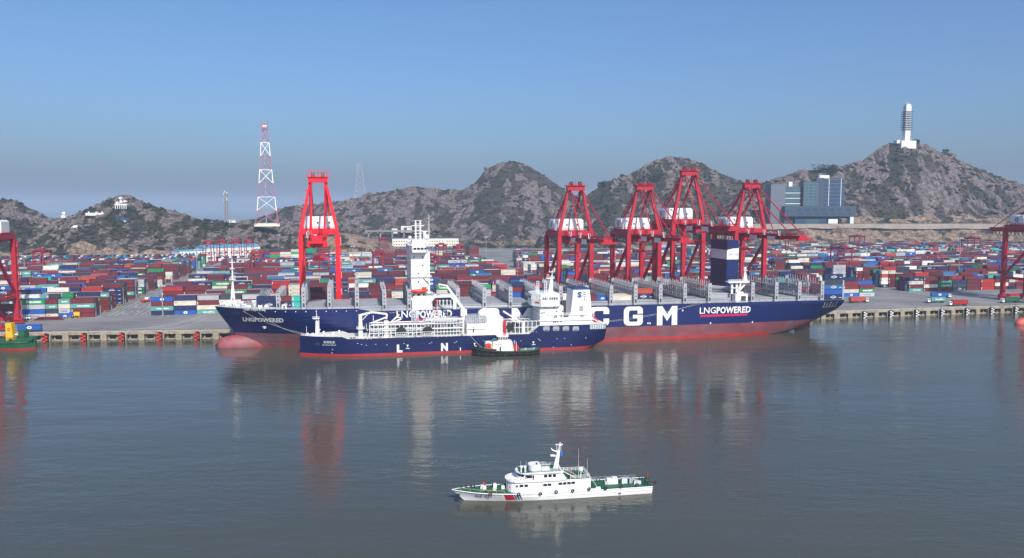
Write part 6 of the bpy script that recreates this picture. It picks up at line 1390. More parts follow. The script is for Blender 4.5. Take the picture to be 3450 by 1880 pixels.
MB().box(d2x0 + 0.6, d2x1 - 1.3, -2.6, 2.6, z3, z3 + 0.02).build('roof_deck', 'deckgreen', pb)
x0, _ = pp(1779, 1585, 0); x1, _ = pp(1822, 1585, -1.8); z4 = pp(1800, 1569, -1.6)[1]
mb = MB(); poly = [(x0 + 1.4 + 1.4 * math.cos(R(90 + 22.5 * i)), 1.9 * math.sin(R(90 + 22.5 * i))) for i in range(9)] + [(x1, -1.9), (x1, 1.9)]
mb.prism(poly, z3 + 0.02, z4).build('flying_bridge', 'white', pb, fix=True)
MB().box(x1 + 0.2, x1 + 2.3, -1.8, -1.2, z3 + 0.02, z3 + 1.0).build('bridge_screen', 'white', pb)
def win(u, v, w, h, y, par, nm='window', m='glass'):
    x, z = PB.pl(u, v, y); return MB().box(x - w / 2, x + w / 2, y - 0.05, y + 0.03, z - h / 2, z + h / 2).build(nm, m, par)
for u, v in ((1757, 1637), (1773, 1636.5), (1836.5, 1634), (1851, 1633), (1888, 1629.5), (1902.5, 1628.5), (1917, 1627.5), (1931, 1626.5)): win(u, v, 0.92, 0.6, -3.36, h1)
win(1742, 1638, 0.4, 0.45, -3.36, h1)
for u, v in ((1776, 1607), (1787, 1606.5), (1838.5, 1604), (1853.5, 1603), (1868, 1602)): win(u, v, 0.85, 0.72, -2.96, h2)
win(1797, 1610, 0.5, 1.25, -2.9, h2, 'door', 'darksteel')
for i in range(7):
    a = R(104 + 24 * i * 0.9); xx = d2x0 + 0.27 + 2.4 + 2.42 * math.cos(a); yy = -2.9 * math.sin(a) if False else 2.9 * math.sin(a + 0.0)
    yy = 2.88 * math.sin(a); zc = z1 + 0.28 + (z2 - z1 - 0.28) * 0.66
    b = math.atan2(2.9 * math.cos(a) * 0.8, 0.8); mb = MB(); t_ = Vector((-math.sin(a) * 2.4, math.cos(a) * 2.9, 0)).normalized(); nn = Vector((t_.y, -t_.x, 0)); nn = nn if nn.x < 0 else -nn
    c = Vector((xx - 0.02, yy, zc)) + nn * 0.06; vs = [c - t_ * 0.38 - Vector((0, 0, .3)), c + t_ * 0.38 - Vector((0, 0, .3)), c + t_ * 0.38 + Vector((0, 0, .3)) - nn * 0.12, c - t_ * 0.38 + Vector((0, 0, .3)) - nn * 0.12]
    mb.add(vs, [(0, 1, 2, 3)]).add([v - nn * 0.12 for v in vs], [(3, 2, 1, 0)]); mb.build('window', 'glass', h2)
win(1808, 1592, 0.75, 0.4, -2.0, h2)
# flat side panels on the main deckhouse, recess shade put into their grey
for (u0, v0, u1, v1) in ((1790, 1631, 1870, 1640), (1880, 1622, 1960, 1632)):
    a = PB.pl(u0, v1, -3.37); b = PB.pl(u1, v0, -3.37); MB().xprism([(a[0], a[1]), (b[0] - 0.4, a[1]), (b[0], b[1]), (a[0] - 0.3, b[1])], -3.40, -3.34).build('shade_panel', mat('pbshade', (0.62, 0.63, 0.63), 0.5), h1)
x, z = pp(1715.5, 1639, -2.2); MB().box(x - 0.16, x + 0.16, -2.75, -2.6, z - 0.18, z + 0.18).build('life_ring', 'flagred', h1)
# bulwark wings step at the aft end of the deckhouse
ax, _ = pp(1993, 1630, -3.5); MB().xprism([(ax - 6, 2.0), (ax + 2.5, 2.0), (ax + 2.3, 2.9), (ax + 1.4, 2.9), (ax + 0.8, 2.5), (ax - 6, 2.8)], -p_hb(34, 2.1) - 0.02, -p_hb(34, 2.1) + 0.15).build('bulwark', 'white', pb)
# upper aft deck
ux0 = d2x1 - 0.5; ux1 = d1x1
MB().box(ux0 - 2.5, ux1 - 0.1, -3.2, 3.2, z1, z1 + 0.03).build('upper_deck', 'deckgreen', pb)
mb = MB(); mb.rail([(ux0 + 1.5, -3.2, z1 + .03), (ux1 - 0.2, -3.2, z1 + .03), (ux1 - 0.2, 3.2, z1 + .03), (ux0, 3.2, z1 + .03)], 0.95, 1.1, 0.035, bars=3); mb.build('deck_rail', 'white', pb)
mb = MB(); mb.rail([(d1x0 + 0.4, -2.4, z1 + .28), (d2x0 + 2.2, -3.35, z1 + .28)], 0.9, 0.9, 0.03); mb.rail([(d2x0 + 3, -3.4, z1 + .28), (d2x1, -3.4, z1 + .28)], 0.4, 1.5, 0.025, bars=1); mb.build('deck_rail', 'white', pb)
mb = MB(); mb.rail([(d2x0 + 5.5, -2.7, z3), (d2x1 - 1.4, -2.7, z3), (d2x1 - 1.4, 2.7, z3), (d2x0 + 4, 2.7, z3)], 0.9, 0.9, 0.03, bars=3); mb.build('roof_rail', 'white', pb)
MB().beam((d2x1 - 1.0, -2.4, z3), (d2x1 + 2.6, -2.4, z1 + 0.1), 0.7, 0.08).beam((d2x1 - 1.0, -2.75, z3 + 0.9), (d2x1 + 2.6, -2.75, z1 + 1), 0.06).build('outside_stair', 'white', pb)
MB().beam((ux1 - 0.4, -2.2, z1 + .9), (ux1 + 2.2, -2.2, 2.1), 0.7, 0.08).beam((ux1 - 2.6, -3.1, z1 + 2.2), (ux1 + 0.1, -3.1, z1 + 0.1), 0.07).build('outside_stair', 'white', pb)
# mast
mx, mz = pp(1873, 1581, 0); tz = pp(1886, 1491, 0)[1]
ms = MB().beam((mx - 0.2, 0, z3), (mx + 0.7, 0, z3 + 4.6), 1.25, 0.9, w2=0.7, h2=0.5).beam((mx + 0.7, 0, z3 + 4.6), (mx + 1.0, 0, tz), 0.3, w2=0.1)
ms.beam((mx + 0.6, 0, z3 + 3.0), (mx - 1.1, 0, z3 + 3.5), 0.28).box(mx - 1.5, mx - 0.3, -0.5, 0.5, z3 + 3.3, z3 + 3.55).beam((mx + 0.6, 0, z3 + 4.2), (mx - 1.0, 0, z3 + 4.9), 0.26).beam((mx - 1.0, 0, z3 + 4.9), (mx - 1.3, 0, z3 + 5.4), 0.2)
ms.box(mx - 0.2, mx + 1.8, -0.12, 0.12, z3 + 6.2, z3 + 6.35).tube((mx + 0.2, 0, z3 + 4.4), (mx + 0.2, 0, z3 + 6.3), 0.08).box(mx + 0.7, mx + 1.5, -0.1, 0.1, tz - 0.9, tz - 0.75).tube((mx + 1.3, 0, z3 + 4.4), (mx + 1.2, 0, z3 + 6.8), 0.07)
mst = ms.build('mast', 'white', pb)
MB().add([(mx + 1.1, -0.3, z3 + 3.4), (mx + 1.75, -0.5, z3 + 3.2), (mx + 1.7, -0.4, z3 + 4.6), (mx + 1.4, -0.3, z3 + 4.7)], [(0, 1, 2, 3)]).add([(mx + 1.1, -0.27, z3 + 3.4), (mx + 1.75, -0.47, z3 + 3.2), (mx + 1.7, -0.37, z3 + 4.6), (mx + 1.4, -0.27, z3 + 4.7)], [(3, 2, 1, 0)]).build('flag', mat('flagblue', (0.01, 0.14, 0.55), 0.8), mst)
for u, v, r_ in ((1756.5, 1573, 0.36), (1769, 1574, 0.36), (1957, 1581, 0.62)):
    y = -2.1 if u < 1900 else -1.9; zb = z3 if u < 1900 else z1; x, z = pp(u, v, y); MB().tube((x, y, zb), (x, y, z - r_ * 0.6), 0.14).ball((x, y, z), r_, n=14, k=8).build('satellite_dome', 'white', pb)
for u, v0, y, zb in ((1754, 1552, -2.3, z3), (1772.5, 1552, -2.3, z3), (1840, 1556, -2.5, z3), (1949.5, 1511, -2.2, z1), (1979, 1543, -2.8, z1), (1552, 1500, 0, 0)):
    if zb == 0: continue
    x, z = pp(u, v0, y); MB().tube((x, y, zb), (x, y, z), 0.045, 0.02, n=5).build('whip_antenna', 'white', pb)
x, z = pp(1818, 1576, -1.0); MB().box(x - 0.4, x + 0.3, -1.3, -0.7, z3, z3 + 0.9).build('console', 'yellow', pb); x, z = pp(1808, 1570, -0.6); MB().tube((x, -0.6, z3), (x, -0.6, z3 + 1.9), 0.2).build('searchlight', 'black', pb)
# person in a red jacket on the upper aft deck
x, z = pp(1923, 1600, -2.0); pr = thing('person', 'person in a red jacket standing on the upper deck of the patrol boat', 'person', loc=PB.w(x, -2.0, z1 + 0.03), rz=PB.ang)
mb = MB()
for s in (-1, 1): mb.tube((s * 0.1, 0, 0), (s * 0.1, 0, 0.46), 0.07, 0.085).tube((s * 0.1, 0, 0.46), (s * 0.08, 0, 0.9), 0.085, 0.1)
mb.build('trousers', 'darksteel', pr)
mb = MB(); mb.tube((0, 0, 0.86), (0, 0, 1.18), 0.16, 0.2, n=10).tube((0, 0, 1.18), (0, 0, 1.46), 0.2, 0.13, n=10)
for s in (-1, 1): mb.tube((s * 0.2, 0, 1.4), (s * 0.27, -0.04, 1.12), 0.07, 0.055).tube((s * 0.27, -0.04, 1.12), (s * 0.22, -0.22, 0.98), 0.055, 0.045)
mb.build('jacket', 'flagred', pr)
dm('skin', (0.45, 0.28, 0.2), 0.6); MB().tube((0, 0, 1.44), (0, 0, 1.54), 0.06).ball((0, 0, 1.64), 0.115, sz=1.2).build('head', 'skin', pr); MB().ball((0, 0.01, 1.69), 0.122, sz=1.0).build('hair', 'black', pr)
# deck gear
rr = random.Random(3)
def gear(u, v, dx, dy, dz, m, nm, y=0.0, round_=False):
    x, _ = PB.pl(u, v, y); z = p_deck(x) + 0.012; mb = MB()
    if round_: mb.tube((x, y, z), (x, y, z + dz), dx / 2, n=10).tube((x, y, z + dz), (x, y, z + dz + 0.08), dx / 2 * 1.35, n=10)
    else: mb.box(x - dx / 2, x + dx / 2, y - dy / 2, y + dy / 2, z, z + dz * 0.8).box(x - dx / 2 + 0.05, x + dx / 2 - 0.05, y - dy / 2 + 0.05, y + dy / 2 - 0.05, z + dz * 0.8, z + dz)
    return mb.build(nm, m, pb)
for u, y in ((1571, 1.2), (1588, 1.6), (1598, 1.4), (1590, -0.9), (1634, 1.9), (1660, 2.0), (1636, -2.3), (1700, 2.3), (1678, -2.7), (1555, 0.6)): gear(u, 1645, 0.3, 0.3, 0.6, 'black', 'bollard', y, True)
for u, y, m, h in ((1624, 0.6, 'pipe', 1.0), (1632, 0.2, 'cream_white', 0.9), (1667, 0.8, 'cream_white', 1.3), (1665, -0.6, 'pipe', 0.5), (1694, 0.4, 'pipe', 0.9)): gear(u, 1640, 0.9, 0.8, h, m, 'deck_locker', y)
gear(1630, 1634, 0.6, 0.5, 1.4, 'flagred', 'fire_monitor', 1.2); gear(1652, 1652, 0.35, 0.3, 0.8, 'flagred', 'life_ring_box', -2.5)
x0, _ = PB.pl(1545, 1650, -1.5); mb = MB(); mb.rail([(2.2, -p_hb(2.2, 3) + 0.1, p_deck(2.2)), (7, -p_hb(7, 3) + 0.1, p_deck(7)), (13, -p_hb(13, 2.5) + 0.1, p_deck(13))], 0.8, 2.0, 0.03, bars=1); mb.build('bow_rail', mat('railyellow', (0.5, 0.5, 0.12), 0.6), pb)
MB().tube((0.6, 0, p_deck(0.5)), (0.6, 0, p_deck(0.5) + 2.2), 0.05).box(0.45, 0.75, -0.1, 0.1, p_deck(0.5) + 1.2, p_deck(0.5) + 1.5).build('jackstaff', 'darksteel', pb)
for u, m, h, w in ((2052, 'white', 1.5, 1.4), (2070, 'white', 1.7, 1.5), (2102, 'pipe', 1.3, 1.5), (2042, 'pipe', 0.7, 0.8)): gear(u, 1620, w, 1.3, h, m, 'deck_locker', 0.4)
for u in (2080, 2122): gear(u, 1620, 0.5, 0.6, 1.3, 'darksteel', 'capstan', 0.9)
x, _ = PB.pl(2125, 1612, 0.2); d = p_deck(x); MB().beam((x - 1.2, 0.2, d + 1.6), (x + 2.4, -0.4, d + 0.4), 0.55, 0.3).box(x - 0.5, x + 0.4, -0.3, 0.6, d, d + 1.1).build('folding_crane', 'steel', pb)
for i in range(6): x, _ = PB.pl(2138 + i * 4, 1613, -1.2); MB().box(x - 0.1, x + 0.1, -1.3, -1.1, p_deck(x), p_deck(x) + 0.9).build('stanchion', 'white', pb)
for u, y in ((2010, 2.6), (2020, 2.6), (2155, 2.6), (2163, 2.6), (2120, 2.6), (2170, -2.2), (2183, -2.2)): gear(u, 1612, 0.26, 0.26, 0.5, 'black', 'bollard', y, True)
x, _ = PB.pl(2180, 1610, 0.4); MB().beam((x - 1.2, 0.6, 2.1), (x + 1.2, 0.2, 2.9), 0.5).beam((x - 0.9, 1.2, 2.1), (x + 0.6, 1.0, 3.2), 0.3).tube((x - 0.6, 0.2, 2.4), (x + 1.4, 0.2, 2.4), 0.4).build('towing_gear', mat('oldgreen', (0.02, 0.06, 0.035), 0.7), pb)
x, _ = PB.pl(2181, 1600, 0.6); MB().beam((x, 0.6, 2.8), (x + 0.1, 0.6, 4.5), 0.14).build('ensign_staff', 'flagred', pb); MB().tube((P_L - 0.6, -2.4, 2.1), (P_L - 0.6, -2.4, 4.0), 0.06).box(P_L - 0.8, P_L - 0.4, -2.5, -2.3, 3.3, 3.7).build('stern_light', 'darksteel', pb)
mb = MB(); mb.rail([(36, 3.5, 2.06), (50, 3.4, 2.06)], 0.9, 2.4, 0.022, bars=2); mb.build('deck_rail', 'pipe', pb)
x, z = pp(2088, 1650, -3.8); MB().box(x - 0.25, x + 0.4, -p_hb(x, 0.7) - 0.03, -p_hb(x, 0.7) + 0.1, 0.4, 0.9).build('discharge_stain', 'darksteel', pb)

# ================================================================ vessels cut off by the picture edges
gv = Frame(P(-95, 1178, 0), R(6)); g = thing('green_vessel', 'green work vessel with yellow funnel cut off by the left picture edge', 'boat', gv)
GL = gv.pl(106, 1150, -5)[0]
def v_hb(x, z): t = max(0, min(1, (GL + 0.5 - x) / 9)); return (5.2 + 0.25 * z) * (1 - (1 - t) ** 2.2)
hull_mesh(GL, v_hb, lambda x: 5.0 + 1.2 * smooth((x - GL + 8) / 8), lambda x: -2, 1.1, list(np.arange(0, GL - 8, 4)) + list(np.linspace(GL - 8, GL, 9)), None, lambda z: 0, 2, 4).build('hull', ['antifoul_wet', 'hullgreen', 'hullgreen'], g, fix=True)
mb = MB(); mb.path([(x, -v_hb(x, 4.6) - 0.1, 4.2) for x in np.linspace(0, GL, 14)], 0.3, 6); mb.build('rubbing_strake', 'hullgreen', g)
x0, z0 = gv.pl(20, 1120, -2); x1, _ = gv.pl(43, 1120, -2); zt = gv.pl(30, 1089, -2)[1]
fn = MB().xprism([(x0, 5.0), (x1 + 0.4, 5.0), (x1 - 0.4, zt), (x0 + 0.1, zt)], -2.5, 1.5).build('funnel', 'yellow', g)
xm = (x0 + x1) / 2; mb = MB(); n_ = 12; vs = []
for i in range(n_):
    a = 2 * math.pi * i / n_
    for q in (0.85, 0.6): vs.append((xm + q * math.cos(a), -2.56, (5 + zt) / 2 + 1.2 + q * math.sin(a)))
mb.add(vs, [(2 * i, 2 * ((i + 1) % n_), 2 * ((i + 1) % n_) + 1, 2 * i + 1) for i in range(n_)]); mb.box(xm - 0.12, xm + 0.12, -2.58, -2.5, (5 + zt) / 2 + 0.5, (5 + zt) / 2 + 2.3).build('emblem', mat('emblembrown', (0.3, 0.12, 0.02), 0.6), fn)
x0, _ = gv.pl(62, 1130, -3); x1, zt = gv.pl(82, 1114, -3); MB().box(x0, x1, -3.2, 2, 5.2, zt).box(x0 - 1, x1 + 4, -4, 3, 5.1, 6.4).build('deckhouse', 'hullgreen', g)
for u in (52, 57): x, z = gv.pl(u, 1127, -4); MB().ball((x, -4.0, z), 0.42).tube((x, -4, z), (x, -3.2, z - 0.5), 0.2).build('vent_cowl', 'white', g)
mb = MB().rail([(GL - 14, -4.6, 5.2), (GL - 4, -3.6, 6.0)], 1.4, 1.0, 0.05, bars=3); mb.build('deck_rail', 'darksteel', g)
rr = random.Random(8)
for i in range(16): x = rr.uniform(2, GL - 4); y = rr.uniform(-4.2, -1.0); MB().box(x, x + rr.uniform(0.5, 1.6), y, y + 0.8, 5.0, 5.2 + rr.uniform(0.3, 1.4)).build('deck_gear', rr.choice(['darksteel', 'flagred', 'pipe', 'hullgreen']), g)
x, z = gv.pl(30, 1142, -5); MB().add([(x - 6, -v_hb(x, 4) - 0.06, 4.4), (x - 5.2, -v_hb(x, 4) - 0.06, 4.4), (x - 5.6, -v_hb(x, 4) - 0.06, 5.0)], [(0, 1, 2)]).build('hull_mark', 'letter', g)
# dark ship at the right edge: only its bow and bulb reach the picture
rv = Frame(P(3418, 1094, 0), R(12.5)); r = thing('moored_ship', 'dark hulled ship cut off by the right picture edge, orange bulb showing', 'ship', rv)
def r_stem(z): return 14 - 0.62 * max(0, z - 3) if z > 3 else 14
def r_hb(x, z): t = max(0, min(1, (x - r_stem(z)) / (44 - z))); return 15 * (1 - (1 - t) ** 2.3)
hull_mesh(70, r_hb, lambda x: 15 + 2 * max(0, 1 - x / 30), lambda x: -2, 5.5, [3, 5, 7, 9, 11, 13, 15, 18, 22, 27, 33, 40, 50, 70], None, r_stem, 3, 6).build('hull', ['orange', 'black', 'hatch'], r, fix=True)
mb = MB(); rings = []
for i in range(9):
    t = i / 8; x = -0.2 + 22 * t; s = math.sqrt(max(0, 1 - (1 - min(1, t / 0.4)) ** 2)); rings.append([(x, 3.4 * s * math.cos(a), 0.6 + 3.9 * s * math.sin(a)) for a in [2 * math.pi * k / 14 for k in range(14)]])
for i in range(8): mb.add(rings[i] + rings[i + 1], [(k, 14 + k, 14 + (k + 1) % 14, (k + 1) % 14) for k in range(14)])
mb.build('bulbous_bow', mat('bulborange', (0.55, 0.10, 0.06), 0.6, var=0.2, scale=0.4), r, smooth=True, fix=True)
mb = MB().rail([(6, -1.5, 17), (12, -4, 16.6), (20, -8, 16)], 1.1, 1.5, 0.06); mb.build('bow_rail', 'white', r)
# ================================================================ towers, buildings, trucks, small things
def lattice(t, base, top, wb, wt, segs, mats, nm='lattice_section', w=0.5, bands=None):
    """four tapering legs with crossed bracing, one part for each painted section"""
    for i in range(segs):
        f0, f1 = i / segs, (i + 1) / segs; z0, z1 = base + (top - base) * f0, base + (top - base) * f1
        a0 = wb + (wt - wb) * f0 ** 0.75; a1 = wb + (wt - wb) * f1 ** 0.75; a0, a1 = a0 / 2, a1 / 2; mb = MB()
        c0 = [(-a0, -a0), (a0, -a0), (a0, a0), (-a0, a0)]; c1 = [(-a1, -a1), (a1, -a1), (a1, a1), (-a1, a1)]
        for k in range(4):
            n_ = (k + 1) % 4; mb.beam((*c0[k], z0), (*c1[k], z1), w); mb.beam((*c0[k], z0), (*c1[n_], z1), w * 0.6); mb.beam((*c0[n_], z0), (*c1[k], z1), w * 0.6); mb.beam((*c1[k], z1), (*c1[n_], z1), w * 0.6)
        mb.build(nm, mats[i % len(mats)], t)
def at(u, v, Y): return D(u, v, Y)
# red and white transmission tower
b = at(900, 752, 1200); top = at(897, 432, 1200).z; tw = thing('lattice_tower', 'tall red and white lattice tower on the left hill', 'tower', loc=(b.x, b.y, b.z - 1), rz=0.3)
lattice(tw, 0, top - b.z, 33, 8.5, 7, ['towerred', 'white'], w=1.0); hh = top - b.z
MB().box(-4.6, 4.6, -4.6, 4.6, hh, hh + 1.0).rail([(-4.6, -4.6, hh + 1), (4.6, -4.6, hh + 1), (4.6, 4.6, hh + 1)], 2, 2, 0.2).build('top_platform', 'towerred', tw)
MB().box(-3, 3, -3, 3, hh + 1, hh + 5.5).build('equipment_cabin', 'wallwhite', tw)
MB().beam((-3.5, -3, hh + 5.5), (-4.6, -3, hh + 11), 1.2).beam((3.5, -3, hh + 5.5), (4.6, -3, hh + 11), 1.2).box(-3.6, 3.6, -3.2, 3, hh + 5.5, hh + 8).build('top_horn', 'towerred', tw)
MB().beam((-1, 0, 0), (-1, 0, hh), 1.2).build('cable_duct', 'towergrey', tw)
MB().box(-18, 18, -16, 16, -3.5, 0.9).build('plinth', 'wallcream', tw)
# pale pylon far behind and the small telecom mast
b = at(1213, 672, 2050); top = at(1213, 552, 2050).z; pylon = thing('power_pylon', 'thin grey power pylon on the middle ridge', 'pylon', loc=(b.x, b.y, b.z - 6), rz=0.2)
lattice(pylon, 0, top - b.z + 6, 34, 9, 7, ['towergrey'], w=1.0); MB().box(-9, 9, -0.6, 0.6, top - b.z + 1, top - b.z + 1.8).build('crossarm', 'towergrey', pylon)
b = at(763, 745, 1215); top = at(757, 645, 1215).z; mst = thing('telecom_mast', 'thin grey telecom mast on the left ridge', 'mast', loc=(b.x, b.y, b.z - 2))
lattice(mst, 0, top - b.z + 2, 5.0, 3.2, 8, ['towergrey'], w=0.8)
for dx, dz in ((-2.6, -3), (-1, 0), (2.6, -2), (1.4, -9), (-2.2, -13), (2.4, -12)): MB().tube((dx, -1.8, top - b.z + dz), (dx, -1.8, top - b.z + dz + 3), 0.5, n=6).build('antenna', 'white', mst)
hut = tag(MB().box(-5, 5, -3, 3, 0, 3.4, 0).box(-6, 6, -3.6, 3.6, 3.4, 4, 0).box(-3, -1, -3.05, -2.95, 1, 2.4, 1).build('hut', ['wallwhite', 'glass']), 'small white flat roofed hut beside the telecom mast', 'hut'); hut.location = at(785, 750, 1212)
# white stacked tower on the right hill
b = at(3052, 484, 1560); top = at(3052, 357, 1560).z; s = (top - b.z); tt = thing('hilltop_tower', 'white square tower with stacked dark eaves on the right hilltop', 'tower', loc=(b.x, b.y, b.z - 4), rz=0.1)
MB().box(-15, 15, -10, 10, -6, 9).box(-22, -15, -6, 6, 4, 10).build('base', 'wallwhite', tt)
MB().box(-5.2, 5.2, -5.2, 5.2, 9, s + 4).build('shaft', 'wallwhite', tt)
MB().box(-4.2, 4.2, -4.2, 4.2, s + 4, s + 7).tube((-2, 0, s + 7), (-2, 0, s + 16), 0.4, 0.15).tube((2, 0, s + 7), (2, 0, s + 11), 0.5).build('crown', 'wallwhite', tt)
e0, e1 = at(3052, 438, 1560).z - b.z + 4, at(3052, 378, 1560).z - b.z + 4
for i in range(9):
    z = e0 + (e1 - e0) * i / 8; e = MB().box(-8.6, 8.6, -6.8, 6.8, z, z + 1.1); e.build('eave', 'paneldark', tt)
    if i < 8:
        for k in (-2.6, 0, 2.6): MB().box(k - 0.7, k + 0.7, -5.3, -5.15, z + 1.8, z + 3.0).build('window', 'glass', tt)
# radar dome, hill houses
b = at(216, 732, 1235); rd = thing('radar_dome', 'white radar ball on a small white house on the left saddle', 'radar dome', loc=(b.x, b.y, b.z - 1)); MB().box(-3.3, 3.3, -3, 3, 0, 4.2).build('house', 'wallwhite', rd); MB().ball((-0.4, 0, 6.8), 2.7, n=16, k=10).build('dome', 'white', rd, smooth=True)
b = at(410, 695, 1215); hh_ = thing('hill_station', 'white terraced building below the left hilltop', 'building', loc=(b.x, b.y, b.z - 2))
for i in range(3): MB().box(-8 + i * 6, -4 + i * 6, -2, 2, 6 + i, 9 + i).build('room', 'wallwhite', hh_)
MB().box(-9, 9, -3, 3, 3.4, 5.8).build('terrace', 'wallwhite', hh_)
for i in range(6): MB().box(-8.6 + i * 3.2, -7.6 + i * 3.2, -3, -2, -2, 3.4).build('pillar', 'wallwhite', hh_)
MB().box(-3, 1, -2, 2, 13, 16).box(-2, 0, -1, 1, 8, 13).build('water_tank', 'wallwhite', hh_)
b = at(425, 655, 1262); MB_ = tag(MB().tube((0, 0, -2), (0, 0, 11), 0.35, 0.12).build('mast_pole', 'towergrey'), 'thin pole on top of the left hill', 'pole'); MB_.location = b
b = at(323, 722, 1205); w_ = tag(MB().box(-15, 15, -1.2, 1.2, -2, 2.2).box(-11, -9.6, -1, 1, 2.2, 4.4).box(0, 2.5, -1, 1, 2.2, 4).box(9, 10.4, -1, 1, 2.2, 4.4).build('parapet_wall', 'wallwhite'), 'long low white wall on the left hillside', 'wall'); w_.location = b
b = at(388, 748, 1185); bl = thing('long_house', 'long blue roofed house on the left hillside', 'building', loc=(b.x, b.y, b.z - 2)); MB().box(-18, 18, -5, 5, 0, 5).build('wall', 'wallwhite', bl)
MB().add([(-20, -6, 5), (20, -6, 5), (20, 6, 5), (-20, 6, 5), (-17, 0, 8.5), (17, 0, 8.5)], [(0, 1, 5, 4), (1, 2, 5), (2, 3, 4, 5), (3, 0, 4), (3, 2, 1, 0)]).build('roof', 'roofdark', bl)
for i in range(8): MB().box(-16 + i * 4.2, -14 + i * 4.2, -5.06, -4.95, 1.6, 3.4).build('window', 'glass', bl)
for u, v, m, lab, L in ((290, 773, 'towergrey', 'grey roofed stone house among shrubs on the left hillside', 12), (350, 775, 'wallcream', 'small cream hut on the left hillside', 5), (386, 778, 'yellow', 'small yellow roofed hut on the left hillside', 5), (255, 772, 'wallcream', 'tent shaped cream hut on the left hillside', 4)):
    b = at(u, v, 1165); t = thing('house', lab, 'building', loc=(b.x, b.y, b.z - 2)); MB().box(-L, L, -3.5, 3.5, 0, 4).build('wall', 'wallcream', t); MB().add([(-L - 1, -4.5, 4), (L + 1, -4.5, 4), (L + 1, 4.5, 4), (-L - 1, 4.5, 4), (-L * .7, 0, 7.5), (L * .7, 0, 7.5)], [(0, 1, 5, 4), (1, 2, 5), (2, 3, 4, 5), (3, 0, 4), (3, 2, 1, 0)]).build('roof', m, t)
# white warehouse with blue roof
p0, p1 = P(607, 884, 5), P(878, 872, 5); L = (p1 - p0).length; wf = Frame((p0.x, p0.y, GZ), math.atan2(p1.y - p0.y, p1.x - p0.x)); wz = thing('warehouse', 'long white warehouse with pale blue roof at the foot of the left cliff', 'building', wf)
MB().box(0, L * 0.3, 0, 30, 0, 14).build('office_end', 'wallwhite', wz); MB().box(L * 0.3, L, 0, 34, 0, 17).build('hall', 'wallwhite', wz)
MB().add([(L * .3 - .5, -0.6, 17), (L + .5, -0.6, 17), (L + .5, 34.6, 17), (L * .3 - .5, 34.6, 17), (L * .3 - .5, 17, 20.5), (L + .5, 17, 20.5)], [(0, 1, 5, 4), (1, 2, 5), (2, 3, 4, 5), (3, 0, 4), (3, 2, 1, 0)]).build('roof', 'roofblue', wz); MB().box(-0.4, L * 0.3 - .1, -0.4, 30.4, 14, 14.8).build('roof', 'roofblue', wz)
for i in range(6):
    for k in range(3): x = 2.5 + i * 4.6; MB().box(x, x + 1.6, -0.08, 0.05, 1.8 + k * 4.2, 3.6 + k * 4.2).build('window', 'glass', wz)
for i in range(9): x = L * 0.3 + 4 + i * (L * 0.7 - 8) / 9; MB().box(x, x + 2.2, -0.08, 0.05, 9.5, 11.5).build('window', 'glass', wz)
for i in range(6): x = L * 0.3 + 3 + i * 11; MB().box(x, x + 6, -0.1, 0.05, 0, 5).box(x - .5, x + 6.5, -2.5, 0, 5.2, 5.6).build('loading_door', 'darksteel' if i % 2 else 'hatch', wz)
# long cream building on stilts with a dark roof
p0, p1 = D(1322, 838, 1330), D(1545, 834, 1345); L = (Vector((p1.x, p1.y, 0)) - Vector((p0.x, p0.y, 0))).length
cf = Frame((p0.x, p0.y, GZ), math.atan2(p1.y - p0.y, p1.x - p0.x)); cb = thing('long_building', 'long cream building on dark stilts behind the yard, two rows of windows', 'building', cf); z0, z1 = D(1430, 830, 1337).z - GZ, D(1430, 803, 1337).z - GZ
MB().box(0, L, 0, 18, z0, z1).build('wall', 'wallcream', cb); MB().box(-0.6, L + 0.6, -0.6, 18.6, z1, z1 + 1.2).build('roof', 'roofdark', cb)
for i in range(int(L / 4.2)):
    if i % 7 == 6: continue
    for k in range(2): MB().box(2 + i * 4.2, 3.7 + i * 4.2, -0.08, 0.05, z0 + 2.4 + k * 5.2, z0 + 4.0 + k * 5.2).build('window', 'glass', cb)
for i in range(18): MB().box(1 + i * (L - 2) / 17 - 0.7, 1 + i * (L - 2) / 17 + 0.7, 1, 17, -1, z0).build('stilt', 'darksteel', cb)
# viaduct and small buildings behind it
p0, p1 = D(1230, 778, 1480), D(1455, 776, 1500); L = p1.x - p0.x; vd = thing('viaduct', 'grey road viaduct behind the cream building', 'bridge', loc=(p0.x, p0.y, 0))
MB().box(0, L, 0, 9, p0.z - 1.8, p0.z + 1.2).build('deck', 'concrete', vd)
for i in range(6): MB().box(6 + i * (L - 12) / 5 - 1.2, 6 + i * (L - 12) / 5 + 1.2, 2, 7, 3, p0.z - 1.8).build('pier', 'concrete', vd)
b = D(1370, 772, 1515); sb = thing('roadside_building', 'small white building above the grey viaduct', 'building', loc=b); MB().box(-10, 10, -4, 4, -6, 6).build('wall', 'wallwhite', sb); MB().box(-5, 1, -4.1, -3.9, -4, 3).build('gate', 'darksteel', sb)
for i in range(4): MB().box(2.5 + i * 1.9, 3.6 + i * 1.9, -4.08, -3.9, 1.5, 3.5).build('window', 'glass', sb)
b = D(1330, 776, 1512); sb = thing('roadside_building', 'low white hut left of the small white building above the viaduct', 'building', loc=b); MB().box(-5, 5, -3, 3, -6, 3).build('wall', 'wallwhite', sb); MB().box(-5.5, 5.5, -3.4, 3.4, 3, 3.6).build('roof', 'wallwhite', sb)
